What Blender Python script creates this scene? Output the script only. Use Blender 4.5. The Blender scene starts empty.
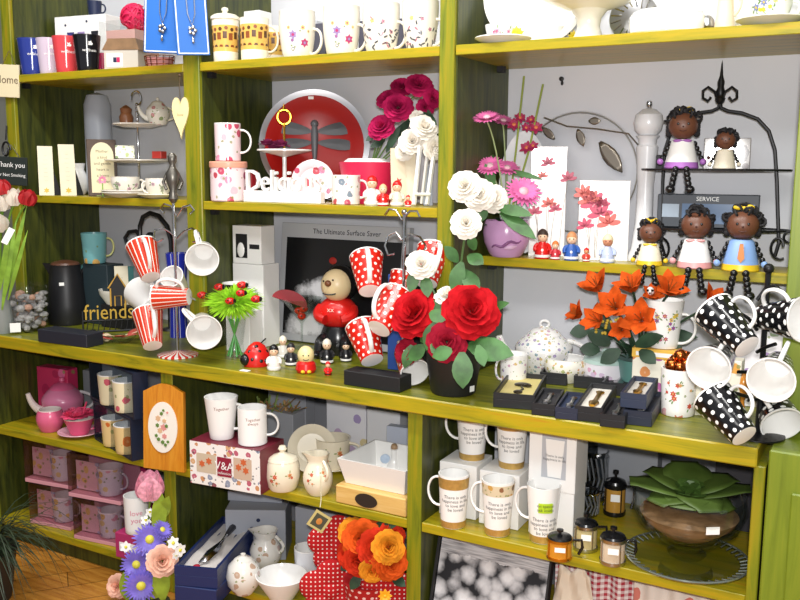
import bpy, bmesh, math, random
from mathutils import Vector, Matrix
random.seed(7)
PI=math.pi; D2R=PI/180
S=bpy.context.scene
COL=S.collection
# ---------------------------------------------------------------- camera
CAM=Vector((0.981,-1.967,1.246)); FPX=884.25
yaw,pitch,roll=29.318*D2R,8.375*D2R,0.435*D2R
FW=Vector((-math.sin(yaw)*math.cos(pitch),math.cos(yaw)*math.cos(pitch),-math.sin(pitch)))
_r=Vector((math.cos(yaw),math.sin(yaw),0)); _u=_r.cross(FW)
RT=_r*math.cos(roll)+_u*math.sin(roll); UP=-_r*math.sin(roll)+_u*math.cos(roll)
cd=bpy.data.cameras.new('camera'); cam=bpy.data.objects.new('camera',cd); COL.objects.link(cam)
cd.sensor_width=36; cd.lens=FPX*36/800; cd.clip_start=.02
m=Matrix((RT,UP,-FW)).transposed().to_4x4(); m.translation=CAM
cam.matrix_world=m; S.camera=cam
# ---------------------------------------------------------------- light, exposure
S.view_settings.view_transform='Standard'; S.view_settings.look='None'
S.view_settings.gamma=1; S.view_settings.use_curve_mapping=False; S.view_settings.exposure=0.0
w=bpy.data.worlds.new('world'); S.world=w; w.use_nodes=True
w.node_tree.nodes['Background'].inputs[0].default_value=(.80,.82,.86,1)
w.node_tree.nodes['Background'].inputs[1].default_value=.50
def area(name,loc,target,sx,sy,power,col=(1,1,1)):
    l=bpy.data.lights.new(name,'AREA'); l.shape='RECTANGLE'; l.size=sx; l.size_y=sy; l.energy=power; l.color=col
    o=bpy.data.objects.new(name,l); COL.objects.link(o); o.location=loc
    o.rotation_euler=(Vector(target)-Vector(loc)).to_track_quat('-Z','Y').to_euler(); return o
area('ceiling_tube_light',(-.1,-.80,2.62),(-.1,-.25,1.0),2.6,.10,44,(1,.98,.94))
area('ceiling_tube_light',(.2,-1.9,2.62),(.0,-.2,.8),2.6,.30,22,(1,.98,.95))
area('camera_flash',(1.0,-2.0,1.33),(-.25,.1,.9),.07,.05,32,(1,.98,.96))
# ---------------------------------------------------------------- placing helpers
def ray(px,py): return FW+RT*((px-400)/FPX)-UP*((py-300)/FPX)
def W(px,py,Y):
    d=ray(px,py); return CAM+d*((Y-CAM.y)/d.y)
def F(px,py,z):
    d=ray(px,py); return CAM+d*((z-CAM.z)/d.z)
def pix(p):
    d=Vector(p)-CAM; z=d.dot(FW); return 400+FPX*d.dot(RT)/z, 300-FPX*d.dot(UP)/z
def Sx(px,Y,z):
    y=300.
    for _ in range(12):
        p=W(px,y,Y); a=Vector((p.x,Y,z)); y=pix(a)[1]
    return Vector((W(px,y,Y).x,Y,z))
def mpp(p): return (Vector(p)-CAM).dot(FW)/FPX
def face(p):
    d=CAM-Vector(p); return math.atan2(d.x,-d.y)
def put(px,z,Y=None,py=None,w=0):
    """point on the shelf top at height z: by depth Y, or by the pixel row of the near edge of the base (w = base width in pixels)"""
    if Y is None:
        p=F(px,py,z); s=mpp(p); d=p-CAM; d.z=0; d.normalize(); p=p+d*(w*s/2)
    else: p=Sx(px,Y,z)
    p=p+Vector((0,0,.0006)); return p,mpp(p)
# ---------------------------------------------------------------- materials
def lin(c):
    if isinstance(c,str): c=tuple(int(c[i:i+2],16)/255 for i in (0,2,4))
    return tuple((v/12.92 if v<=.04045 else ((v+.055)/1.055)**2.4) for v in c)+(1,)
MATS={}
def mat(c,rough=.5,metal=0,coat=0,emit=0,spec=.5,bump=0,bscale=200,var=0,vscale=30,key=None):
    k=(c,rough,metal,coat,emit,spec,bump,bscale,var,vscale)
    if k in MATS: return MATS[k]
    m=bpy.data.materials.new('mat_'+str(len(MATS))); m.use_nodes=True; N=m.node_tree.nodes; L=m.node_tree.links
    b=N['Principled BSDF']; b.inputs['Base Color'].default_value=lin(c); b.inputs['Roughness'].default_value=rough
    b.inputs['Metallic'].default_value=metal; b.inputs['Coat Weight'].default_value=coat; b.inputs['Specular IOR Level'].default_value=spec
    if var or bump:
        tc=N.new('ShaderNodeTexCoord'); nz=N.new('ShaderNodeTexNoise'); nz.inputs['Scale'].default_value=vscale if var else bscale
        nz.inputs['Detail'].default_value=4; L.new(tc.outputs['Object'],nz.inputs['Vector'])
        if var:
            hs=N.new('ShaderNodeMixRGB'); hs.blend_type='MIX'; cl=lin(c)
            hs.inputs[1].default_value=tuple(max(0,v*(1-var)) for v in cl[:3])+(1,); hs.inputs[2].default_value=tuple(min(1,v*(1+var)+.02*var) for v in cl[:3])+(1,)
            mr=N.new('ShaderNodeMapRange'); mr.inputs[1].default_value=.35; mr.inputs[2].default_value=.65
            L.new(nz.outputs[0],mr.inputs[0]); L.new(mr.outputs[0],hs.inputs[0]); L.new(hs.outputs[0],b.inputs['Base Color'])
        if bump:
            nb=N.new('ShaderNodeTexNoise'); nb.inputs['Scale'].default_value=bscale; L.new(tc.outputs['Object'],nb.inputs['Vector'])
            bp=N.new('ShaderNodeBump'); bp.inputs['Strength'].default_value=bump; bp.inputs['Distance'].default_value=.004
            L.new(nb.outputs[0],bp.inputs['Height']); L.new(bp.outputs[0],b.inputs['Normal'])
    MATS[k]=m; return m
def newmat(rough=.4,coat=0):
    m=bpy.data.materials.new('mat_p'+str(len(bpy.data.materials))); m.use_nodes=True
    b=m.node_tree.nodes['Principled BSDF']; b.inputs['Roughness'].default_value=rough; b.inputs['Coat Weight'].default_value=coat
    return m,m.node_tree.nodes,m.node_tree.links,b
def mth(N,L,op,a,b=None,c=None):
    n=N.new('ShaderNodeMath'); n.operation=op
    for i,v in enumerate((a,b,c)):
        if v is None: continue
        if isinstance(v,(int,float)): n.inputs[i].default_value=v
        else: L.new(v,n.inputs[i])
    return n.outputs[0]
def mix(N,L,f,a,b):
    n=N.new('ShaderNodeMixRGB')
    for i,v in ((0,f),(1,a),(2,b)):
        if isinstance(v,(int,float)) and i==0: n.inputs[0].default_value=v
        elif isinstance(v,(str,tuple)): n.inputs[i].default_value=lin(v)
        else: L.new(v,n.inputs[i])
    return n.outputs[0]
def wood(name,cols,rough,stretch,scale=1.0,coat=0,planks=None):
    m,N,L,b=newmat(rough,coat); m.name=name
    tc=N.new('ShaderNodeTexCoord'); mp=N.new('ShaderNodeMapping'); mp.inputs['Scale'].default_value=stretch
    L.new(tc.outputs['Object'],mp.inputs['Vector'])
    nz=N.new('ShaderNodeTexNoise'); nz.inputs['Scale'].default_value=9*scale; nz.inputs['Detail'].default_value=7; nz.inputs['Roughness'].default_value=.62; nz.inputs['Distortion'].default_value=.6
    L.new(mp.outputs[0],nz.inputs['Vector'])
    cr=N.new('ShaderNodeValToRGB'); e=cr.color_ramp.elements
    while len(e)<len(cols): e.new(.5)
    for i,c in enumerate(cols): e[i].position=.28+.44*i/(len(cols)-1); e[i].color=lin(c)
    L.new(nz.outputs[0],cr.inputs[0]); out=cr.outputs[0]
    if planks:
        mp2=N.new('ShaderNodeMapping'); mp2.inputs['Rotation'].default_value=(0,0,planks[1]); L.new(tc.outputs['Object'],mp2.inputs['Vector'])
        bk=N.new('ShaderNodeTexBrick'); bk.inputs['Scale'].default_value=1; bk.inputs['Brick Width'].default_value=.9; bk.inputs['Row Height'].default_value=planks[0]; bk.inputs['Mortar Size'].default_value=.0015
        bk.inputs['Color1'].default_value=(.75,.75,.75,1); bk.inputs['Color2'].default_value=(1,1,1,1); bk.inputs['Mortar'].default_value=(.2,.2,.2,1)
        L.new(mp2.outputs[0],bk.inputs['Vector'])
        mm=N.new('ShaderNodeMixRGB'); mm.blend_type='MULTIPLY'; mm.inputs[0].default_value=1; L.new(out,mm.inputs[1]); L.new(bk.outputs[0],mm.inputs[2]); out=mm.outputs[0]
    L.new(out,b.inputs['Base Color'])
    bp=N.new('ShaderNodeBump'); bp.inputs['Strength'].default_value=.15; bp.inputs['Distance'].default_value=.002; L.new(nz.outputs[0],bp.inputs['Height']); L.new(bp.outputs[0],b.inputs['Normal'])
    return m
def floral(base,cols,scale=45,dens=.45,rough=.18,leaf='7f8f50',key=None):
    """printed flower sprays: scattered blots of several colours over a glaze"""
    k=('fl',base,tuple(cols),scale,dens,rough)
    if k in MATS: return MATS[k]
    m,N,L,b=newmat(rough)
    tc=N.new('ShaderNodeTexCoord'); nz=N.new('ShaderNodeTexNoise'); nz.inputs['Scale'].default_value=scale*1.5; L.new(tc.outputs['Object'],nz.inputs['Vector'])
    va=N.new('ShaderNodeVectorMath'); va.operation='MULTIPLY_ADD'; va.inputs[1].default_value=(.35/scale,)*3; L.new(nz.outputs['Color'],va.inputs[0]); L.new(tc.outputs['Object'],va.inputs[2])
    vo=N.new('ShaderNodeTexVoronoi'); vo.inputs['Scale'].default_value=scale; L.new(va.outputs[0],vo.inputs['Vector'])
    sp=N.new('ShaderNodeSeparateColor'); L.new(vo.outputs['Color'],sp.inputs[0])
    cr=N.new('ShaderNodeValToRGB'); cr.color_ramp.interpolation='CONSTANT'; e=cr.color_ramp.elements
    while len(e)<len(cols): e.new(.5)
    for i,c in enumerate(cols): e[i].position=i/len(cols); e[i].color=lin(c)
    L.new(sp.outputs[0],cr.inputs[0])
    on=mth(N,L,'LESS_THAN',sp.outputs[1],dens)
    near=mth(N,L,'LESS_THAN',vo.outputs['Distance'],.42)
    core=mth(N,L,'GREATER_THAN',vo.outputs['Distance'],.13)
    f=mth(N,L,'MULTIPLY',mth(N,L,'MULTIPLY',on,near),mth(N,L,'ADD',mth(N,L,'MULTIPLY',core,.25),.7))
    c=mix(N,L,f,base,cr.outputs[0])
    v2=N.new('ShaderNodeTexVoronoi'); v2.inputs['Scale'].default_value=scale*1.9; L.new(va.outputs[0],v2.inputs['Vector'])
    s2=N.new('ShaderNodeSeparateColor'); L.new(v2.outputs['Color'],s2.inputs[0])
    f2=mth(N,L,'MULTIPLY',mth(N,L,'LESS_THAN',s2.outputs[2],dens*.45),mth(N,L,'LESS_THAN',v2.outputs['Distance'],.3))
    c=mix(N,L,mth(N,L,'MULTIPLY',f2,.75),c,leaf); L.new(c,b.inputs['Base Color']); MATS[k]=m; return m
def uvmat(kind,a,bcol,nu,nv,size=.3,rough=.2):
    """dots or stripes laid out along a turned surface's own u (around) and v (up)"""
    k=(kind,a,bcol,nu,nv,size,rough)
    if k in MATS: return MATS[k]
    m,N,L,b=newmat(rough)
    uv=N.new('ShaderNodeUVMap'); sx=N.new('ShaderNodeSeparateXYZ'); L.new(uv.outputs[0],sx.inputs[0]); u,v=sx.outputs[0],sx.outputs[1]
    if kind=='stripe': f=mth(N,L,'LESS_THAN',mth(N,L,'FRACT',mth(N,L,'MULTIPLY',u,nu)),size)
    elif kind=='band': f=mth(N,L,'MULTIPLY',mth(N,L,'GREATER_THAN',v,nu),mth(N,L,'LESS_THAN',v,nv))
    else:
        vv=mth(N,L,'MULTIPLY',v,nv); row=mth(N,L,'FLOOR',vv)
        uu=mth(N,L,'FRACT',mth(N,L,'ADD',mth(N,L,'MULTIPLY',u,nu),mth(N,L,'MULTIPLY',mth(N,L,'MODULO',row,2),.5)))
        du=mth(N,L,'SUBTRACT',uu,.5); dv=mth(N,L,'SUBTRACT',mth(N,L,'FRACT',vv),.5)
        f=mth(N,L,'LESS_THAN',mth(N,L,'ADD',mth(N,L,'MULTIPLY',du,du),mth(N,L,'MULTIPLY',dv,dv)),size*size)
    L.new(mix(N,L,f,a,bcol),b.inputs['Base Color']); MATS[k]=m; return m
def objdots(a,bcol,scale,size,rough=.8,check=False):
    m,N,L,b=newmat(rough); tc=N.new('ShaderNodeTexCoord')
    sx=N.new('ShaderNodeSeparateXYZ'); L.new(tc.outputs['Object'],sx.inputs[0])
    if check:
        f1=mth(N,L,'LESS_THAN',mth(N,L,'FRACT',mth(N,L,'MULTIPLY',sx.outputs[0],scale)),.5); f2=mth(N,L,'LESS_THAN',mth(N,L,'FRACT',mth(N,L,'MULTIPLY',sx.outputs[2],scale)),.5)
        f=mth(N,L,'MULTIPLY',mth(N,L,'ADD',f1,f2),.5)
    else:
        du=mth(N,L,'SUBTRACT',mth(N,L,'FRACT',mth(N,L,'MULTIPLY',sx.outputs[0],scale)),.5); dv=mth(N,L,'SUBTRACT',mth(N,L,'FRACT',mth(N,L,'MULTIPLY',sx.outputs[2],scale)),.5)
        f=mth(N,L,'LESS_THAN',mth(N,L,'ADD',mth(N,L,'MULTIPLY',du,du),mth(N,L,'MULTIPLY',dv,dv)),size*size)
    L.new(mix(N,L,f,a,bcol),b.inputs['Base Color']); return m
def glassmat(tint,gloss=.35,rough=.03,base=.06):
    k=('gl',tint,gloss,rough,base)
    if k in MATS: return MATS[k]
    m=bpy.data.materials.new('glass_'+str(len(MATS))); m.use_nodes=True; N=m.node_tree.nodes; L=m.node_tree.links; N.clear()
    o=N.new('ShaderNodeOutputMaterial'); mx=N.new('ShaderNodeMixShader'); t=N.new('ShaderNodeBsdfTransparent'); g=N.new('ShaderNodeBsdfGlossy')
    t.inputs[0].default_value=lin(tint); g.inputs['Roughness'].default_value=rough; lw=N.new('ShaderNodeLayerWeight'); lw.inputs[0].default_value=gloss
    pw=mth(N,L,'ADD',base,mth(N,L,'MULTIPLY',mth(N,L,'POWER',lw.outputs['Facing'],2.5),gloss*1.6)); pw=mth(N,L,'MINIMUM',pw,1.0)
    L.new(pw,mx.inputs[0]); L.new(t.outputs[0],mx.inputs[1]); L.new(g.outputs[0],mx.inputs[2]); L.new(mx.outputs[0],o.inputs[0]); MATS[k]=m; return m
# common finishes
WHITE=mat('f4f3f0',.15); CREAM=mat('f3ecd6',.2); BONE=mat('ece6da',.2); BLACK=mat('141416',.25); BLACKM=mat('17171a',.6); IRON=mat('1b1b1d',.4,.4)
CHROME=mat('c9c9cb',.18,1); SILVER=mat('b9b9bc',.3,1); GOLD=mat('d8a23a',.28,1); COPPER=mat('b8622e',.25,1)
RED=mat('d3201c',.25); DRED=mat('9d1420',.6); PAPER=mat('f2f1ee',.6); GREYBOX=mat('c4c6cc',.55); NAVY=mat('1c2748',.5); INK=mat('33302e',.6)
PINK=mat('d8547f',.3); HOTP=mat('c8245c',.4); LEAFG=mat('3f6b33',.5,var=.3); DLEAF=mat('24402a',.5,var=.3); STEM=mat('5c7d36',.5); TAGW=mat('f7f7f4',.6)
GLASS=glassmat('fbfcfc',.22,.03,.03); GLASSG=glassmat('f3f6f5',.3,.05,.05)
# ---------------------------------------------------------------- mesh builder
def rotz(a): return Matrix.Rotation(a,4,'Z')
def rotx(a): return Matrix.Rotation(a,4,'X')
def roty(a): return Matrix.Rotation(a,4,'Y')
def tr(x,y,z): return Matrix.Translation((x,y,z))
def align(d,up=(0,0,1)):
    z=Vector(d).normalized(); x=Vector(up).cross(z)
    if x.length<1e-4: x=Vector((1,0,0)).cross(z)
    if x.length<1e-4: x=Vector((0,1,0)).cross(z)
    x.normalize(); y=z.cross(x); return Matrix((x,y,z)).transposed().to_4x4()
class MB:
    def __init__(s): s.v=[];s.f=[];s.m=[];s.uv=[];s.T=Matrix.Identity(4)
    def add(s,vs,fs,m=0,uvs=None,T=None):
        o=len(s.v); M_=s.T@T if T is not None else s.T
        s.v+=[M_@Vector(v) for v in vs]
        for i,f in enumerate(fs):
            s.f.append([o+j for j in f]); s.m.append(m if isinstance(m,int) else m[i])
            s.uv.append(uvs[i] if uvs else [(0,0)]*len(f))
        return s
    def box(s,x0,x1,y0,y1,z0,z1,m=0,b=0,T=None):
        if b<=0:
            v=[(x,y,z) for z in (z0,z1) for y in (y0,y1) for x in (x0,x1)]
            return s.add(v,[(0,2,3,1),(4,5,7,6),(0,1,5,4),(2,6,7,3),(0,4,6,2),(1,3,7,5)],m,T=T)
        c=((x0+x1)/2,(y0+y1)/2,(z0+z1)/2); h=((x1-x0)/2,(y1-y0)/2,(z1-z0)/2); b=min(b,min(h)*.9)
        v=[];ix={}
        for sx in (-1,1):
            for sy in (-1,1):
                for sz in (-1,1):
                    for ax in range(3):
                        p=[sx*(h[0]-b),sy*(h[1]-b),sz*(h[2]-b)]; p[ax]=(sx,sy,sz)[ax]*h[ax]
                        ix[(sx,sy,sz,ax)]=len(v); v.append((c[0]+p[0],c[1]+p[1],c[2]+p[2]))
        f=[]
        g=lambda a,sa,ua,su,sv:(lambda t:ix[tuple(t)+(a,)])([{a:sa,(a+1)%3:su,(a+2)%3:sv}[i] for i in range(3)])
        for a in range(3):
            for sa in (-1,1):
                q=[g(a,sa,0,-1,-1),g(a,sa,0,1,-1),g(a,sa,0,1,1),g(a,sa,0,-1,1)]
                f.append(q if sa>0 else q[::-1])
        for a in range(3):
            b1,c1=(a+1)%3,(a+2)%3
            for sb in (-1,1):
                for sc in (-1,1):
                    def k(sa,ax):
                        t=[0,0,0]; t[a]=sa;t[b1]=sb;t[c1]=sc; return ix[tuple(t)+(ax,)]
                    f.append([k(-1,b1),k(1,b1),k(1,c1),k(-1,c1)])
        for sx in (-1,1):
            for sy in (-1,1):
                for sz in (-1,1): f.append([ix[(sx,sy,sz,0)],ix[(sx,sy,sz,1)],ix[(sx,sy,sz,2)]])
        return s.add(v,f,m,T=T)
    def lathe(s,prof,n=28,m=0,T=None,sx=1,sy=1,zr=None,cap=True):
        v=[];f=[];uv=[];mm=[]
        zs=[p[1] for p in prof]; z0,z1=(min(zs),max(zs)) if zr is None else zr; dz=(z1-z0) or 1
        for r,z in prof:
            for j in range(n):
                a=2*PI*j/n; v.append((max(r,1e-5)*math.cos(a)*sx,max(r,1e-5)*math.sin(a)*sy,z))
        for i in range(len(prof)-1):
            for j in range(n):
                k=(j+1)%n; f.append((i*n+j,i*n+k,(i+1)*n+k,(i+1)*n+j))
                va,vb=(prof[i][1]-z0)/dz,(prof[i+1][1]-z0)/dz
                uv.append([(j/n,va),((j+1)/n,va),((j+1)/n,vb),(j/n,vb)]); mm.append(m if isinstance(m,int) else m[i])
        if cap and prof[0][0]>1e-4: f.append(tuple(range(n))[::-1]); uv.append([(0,0)]*n); mm.append(mm[0])
        if cap and prof[-1][0]>1e-4: f.append(tuple((len(prof)-1)*n+j for j in range(n))); uv.append([(0,1)]*n); mm.append(mm[-1] if isinstance(m,int) else m[-1])
        return s.add(v,f,mm,uv,T)
    def ell(s,c,r,m=0,n=12,T=None):
        if isinstance(r,(int,float)): r=(r,r,r)
        k=max(4,n//2+1); prof=[(math.sin(PI*i/k),-math.cos(PI*i/k)) for i in range(k+1)]; prof[0]=(0,-1); prof[-1]=(0,1)
        t=tr(*c)@Matrix.Diagonal((r[0],r[1],r[2],1)); return s.lathe(prof,n,m,(T@t) if T is not None else t)
    def tube(s,pts,r,n=8,m=0,closed=False,T=None,flat=1):
        pts=[Vector(p) for p in pts]; N=len(pts); R=r if isinstance(r,(list,tuple)) else [r]*N; v=[];f=[]
        px=None
        for i,p in enumerate(pts):
            if closed: t=pts[(i+1)%N]-pts[i-1]
            else: t=pts[min(i+1,N-1)]-pts[max(i-1,0)]
            t.normalize()
            if px is None:
                ref=Vector((0,0,1)) if abs(t.z)<.9 else Vector((0,1,0)); px=ref.cross(t).normalized()
            else: px=(px-t*px.dot(t)).normalized()
            py=t.cross(px)
            for j in range(n):
                a=2*PI*j/n; v.append(p+px*(R[i]*math.cos(a))+py*(R[i]*flat*math.sin(a)))
        for i in range(N if closed else N-1):
            for j in range(n):
                a,b=i*n,((i+1)%N)*n; k=(j+1)%n; f.append((a+j,a+k,b+k,b+j))
        if not closed: f.append(tuple(range(n))[::-1]); f.append(tuple((N-1)*n+j for j in range(n)))
        return s.add(v,f,m,T=T)
    def prism(s,out,y0,y1,m=0,T=None):
        """outline in (x,z) pushed from y0 to y1"""
        n=len(out); v=[(x,y0,z) for x,z in out]+[(x,y1,z) for x,z in out]
        f=[tuple(range(n)),tuple(range(n,2*n))[::-1]]+[(i,i+n,(i+1)%n+n,(i+1)%n) for i in range(n)]
        return s.add(v,f,m,T=T)
    def petal(s,L,wd,cup=.3,curl=0,tip=.15,m=0,T=None,nu=5,nv=4,base=.25,point=1.0):
        """leaf or petal along +Y, wd wide, cupped upward, tip curling"""
        v=[];f=[]
        for i in range(nu+1):
            t=i/nu; wv=wd/2*(base*(1-t)+(math.sin(PI*min(1,t*.92+.04))**point)) if t<1 else wd/2*tip
            for j in range(nv+1):
                q=2*j/nv-1; y=L*t; z=cup*wd*q*q*.5*(1 if t>0 else .3)+curl*L*t*t
                v.append((wv*q,y*(1-.25*abs(curl)*t),z))
        for i in range(nu):
            for j in range(nv):
                a=i*(nv+1)+j; f.append((a,a+1,a+nv+2,a+nv+1))
        return s.add(v,f,m,T=T)
    def build(s,name,mats,parent=None,smooth=35,recalc=True,solid=0):
        me=bpy.data.meshes.new(name); me.from_pydata([tuple(v) for v in s.v],[],s.f)
        if not isinstance(mats,(list,tuple)): mats=[mats]
        for q in mats: me.materials.append(q)
        me.polygons.foreach_set('material_index',s.m)
        ul=me.uv_layers.new(name='UVMap'); ul.data.foreach_set('uv',[c for fu in s.uv for q in fu for c in q])
        if recalc:
            bm=bmesh.new(); bm.from_mesh(me); bmesh.ops.recalc_face_normals(bm,faces=bm.faces); bm.to_mesh(me); bm.free()
        if smooth:
            me.polygons.foreach_set('use_smooth',[True]*len(me.polygons)); me.set_sharp_from_angle(angle=smooth*D2R)
        o=bpy.data.objects.new(name,me); COL.objects.link(o)
        if parent is not None: o.parent=parent
        if solid:
            md=o.modifiers.new('thickness','SOLIDIFY'); md.thickness=solid; md.offset=0
        return o
def tag(o,label,cat,group=None,kind=None):
    o['label']=label; o['category']=cat
    if group: o['group']=group
    if kind: o['kind']=kind
    return o
def thing(name,label,cat,loc,rz=0,group=None):
    o=bpy.data.objects.new(name,None); o.empty_display_size=.02; COL.objects.link(o); o.location=loc
    if isinstance(rz,Matrix): o.matrix_world=tr(*loc)@rz
    else: o.rotation_euler=(0,0,rz)
    return tag(o,label,cat,group)
def dup(root,loc,rz=None,label=None,group=None,scale=None):
    r=root.copy(); COL.objects.link(r); r.location=loc
    if rz is not None: r.rotation_euler=(0,0,rz)
    if label: r['label']=label
    if group: r['group']=group
    if scale: r.scale=(scale,)*3
    for ch in list(root.children):
        c=ch.copy(); COL.objects.link(c); c.parent=r
        for g in ch.children:
            d=g.copy(); COL.objects.link(d); d.parent=c
    return r
def struct(name,mb,m,**k):
    o=mb.build(name,m,**k); o['kind']='structure'; return o
# ---------------------------------------------------------------- lettering
_tx={}
def glyphs(body,size,align='CENTER',shear=0,spacing=1,lsp=1,ext=0):
    k=(body,align,shear,spacing,lsp,ext,size)
    if k not in _tx:
        c=bpy.data.curves.new('t','FONT'); c.body=body; c.size=size; c.align_x=align; c.align_y='CENTER'; c.shear=shear; c.space_character=spacing; c.space_line=lsp; c.resolution_u=2; c.extrude=ext
        o=bpy.data.objects.new('t',c); me=bpy.data.meshes.new_from_object(o)
        _tx[k]=([tuple(v.co) for v in me.vertices],[tuple(p.vertices) for p in me.polygons]); bpy.data.objects.remove(o); bpy.data.meshes.remove(me); bpy.data.curves.remove(c)
    return _tx[k]
def flat_text(mb,body,size,x,z,y,m=0,T=None,**k):
    """upright lettering facing -Y at depth y"""
    v,f=glyphs(body,size,**k); mb.add([(x+a,y-c,z+b) for a,b,c in v],f,m,T=T)
def rad(prof,z):
    for (r0,a),(r1,b) in zip(prof,prof[1:]):
        if min(a,b)<=z<=max(a,b) and a!=b: return r0+(r1-r0)*(z-a)/(b-a)
    return prof[-1][0]
def wrap_text(mb,body,size,prof,ang,z,m=0,eps=.0006,**k):
    """lettering wrapped on a turned surface; ang 0 faces -Y"""
    v,f=glyphs(body,size,**k); o=[]
    for a,b,c in v:
        r=rad(prof,z+b)+eps; t=ang+a/r; o.append((r*math.sin(t),-r*math.cos(t),z+b))
    mb.add(o,f,m)
def wrap_poly(mb,pts,prof,ang,z,m=0,eps=.0005):
    o=[]
    for a,b in pts:
        r=rad(prof,z+b)+eps; t=ang+a/r; o.append((r*math.sin(t),-r*math.cos(t),z+b))
    mb.add(o,[tuple(range(len(o)))],m)
def blossom(n,r,inner=.45):
    return [((r if i%2 else r*inner)*math.cos(PI*i/n),(r if i%2 else r*inner)*math.sin(PI*i/n)) for i in range(2*n)]
def circ(r,n=14,sy=1): return [(r*math.cos(2*PI*i/n),sy*r*math.sin(2*PI*i/n)) for i in range(n)]
# ---------------------------------------------------------------- heights and depths of the fittings
ZT,ZM,ZR,ZW,ZC,ZB=1.543,1.152,1.022,.710,.392,.075
PF,PD,DB=-.163,-.143,.333      # worktop front, lower carcase front, back panel
UX={0:(-1.63,-1.585),1:(-.845,-.785),2:(-.02,.02),3:(.79,.86)}
# ================================================================ setting
PANEL=wood('stained_shaded_panel',['1c230d','343b14','464b18','54561c'],.42,(6,6,.6),1.0)  # dark stain, with the shade of the inner faces mixed into the colour
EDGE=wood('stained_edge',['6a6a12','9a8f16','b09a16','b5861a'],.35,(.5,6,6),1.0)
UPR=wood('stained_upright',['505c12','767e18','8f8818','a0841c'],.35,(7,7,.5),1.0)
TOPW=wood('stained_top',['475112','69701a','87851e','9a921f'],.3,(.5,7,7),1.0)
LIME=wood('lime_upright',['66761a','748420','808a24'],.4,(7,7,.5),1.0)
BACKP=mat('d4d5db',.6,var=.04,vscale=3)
b=MB(); b.box(-3.4,2.6,.40,.46,0,2.7); struct('wall_back',b,mat('7d7f78',.8,var=.1,vscale=2))
b=MB(); b.box(-3.4,2.6,-3.2,.40,-.04,0); struct('floor',b,wood('floor_boards',['8a4f16','b3742a','c98a38','d89a45'],.28,(.6,8,8),1.0,planks=(.10,-.9)))
b=MB(); b.box(-3.46,-3.4,-3.2,.46,0,2.7); struct('wall_left',b,mat('4a4a40',.8,var=.1,vscale=2))
# ---- upper display hutch
hut=thing('display_shelving','tall green-stained wooden shelving with white back panels above the worktop','shelves',(0,0,ZW))
def prt(name,b,m,p,loc=None): 
    o=b.build(name,m,p); return o
def loc0(b,p): b.T=Matrix.Translation(-Vector(p.location))
for i,(x0,x1) in UX.items():
    b=MB(); loc0(b,hut); b.box(x0,x1 if i<3 else 1.2,0,.3345,ZW+.001,2.35,b=.002); b.build('upright',LIME if i==3 else UPR,hut)
    if i<3:
        b=MB(); loc0(b,hut); b.box(x1-.0005,x1+.004,.012,.333,ZW+.002,2.33); b.build('side_lining',PANEL,hut)  # thin sheet giving the inner face its darker colour, part stain, part painted shade
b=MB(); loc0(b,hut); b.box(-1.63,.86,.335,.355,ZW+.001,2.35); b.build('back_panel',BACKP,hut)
bays=[(-1.585+.004,-.845),(-.785+.004,-.02),(.02+.004,.79)]
SH=.024
def shelf(bay,z,y0,par,name='shelf',th=SH,y1=.334,m=None):
    b=MB(); loc0(b,par); x0,x1=bays[bay]; b.box(x0,x1,y0,y1,z-th,z,b=.0015); return b.build(name,m or EDGE,par)
for k in range(3): shelf(k,ZT,0,hut)
shelf(0,ZM,.04,hut); shelf(1,ZM,0,hut); shelf(2,ZR,.175,hut)
for bay,z,y in ((1,ZT,.03),(1,ZM,.03),(2,ZT,.25),(0,ZT,.03),(2,ZR,.22)):
    b=MB(); loc0(b,hut); x0=bays[bay][0]; b.box(x0,x0+.018,y,y+.02,z-SH-.016,z-SH); b.build('shelf_bracket',BLACKM,hut)
b=MB(); loc0(b,hut); b.box(-1.63,.86,0,.355,2.35,2.39,b=.002); b.build('top_board',UPR,hut)
b=MB(); loc0(b,hut); p=W(562,79,.333); b.lathe([(.002,0),(.006,.002),(.006,.008),(0,.010)],10,T=tr(p.x,p.y+.001,p.z)@rotx(PI/2)); b.ell((p.x+.002,p.y-.004,p.z-.011),(.004,.003,.006)); b.build('screw_hole',BLACKM,hut)
# ---- worktop and base cabinet
b=MB(); b.box(-1.68,.775,PF,.355,ZW-.040,ZW,b=.003); o=b.build('worktop',[TOPW,EDGE])
for pl in o.data.polygons:
    if pl.normal.y<-.5 or pl.normal.x>.5: pl.material_index=1
tag(o,'long green-stained wooden worktop crowded with gifts, under the display shelving','worktop')
bc=thing('base_cabinet','low green-stained open cabinet with three bays carrying the worktop','cabinet',(0,0,0))
bb=[(-1.63,-1.585),(-.83,-.785),(-.02,.02),(.768,.79)]
for i,(x0,x1) in enumerate(bb):
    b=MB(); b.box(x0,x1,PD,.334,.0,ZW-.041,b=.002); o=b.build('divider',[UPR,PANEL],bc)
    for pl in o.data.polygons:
        if abs(pl.normal.x)>.8: pl.material_index=1  # darker side faces paint in the shade inside the bays
bays=[(-1.585,-.83),(-.785,-.02),(.02,.768)]
b=MB(); b.box(-1.585,.768,.335,.355,.0,ZW-.041); b.build('back_board',mat('8f9096',.6),bc)  # white board, the shade inside the bays put into its grey
for k in range(3):
    shelf(k,ZC,PD+.003,bc); shelf(k,ZB,PD+.003,bc,'bottom_shelf')
    b=MB(); x0,x1=bays[k]; b.box(x0,x1,PD+.02,PD+.04,0.001,ZB-SH-.001); b.build('plinth',PANEL,bc)
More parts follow.
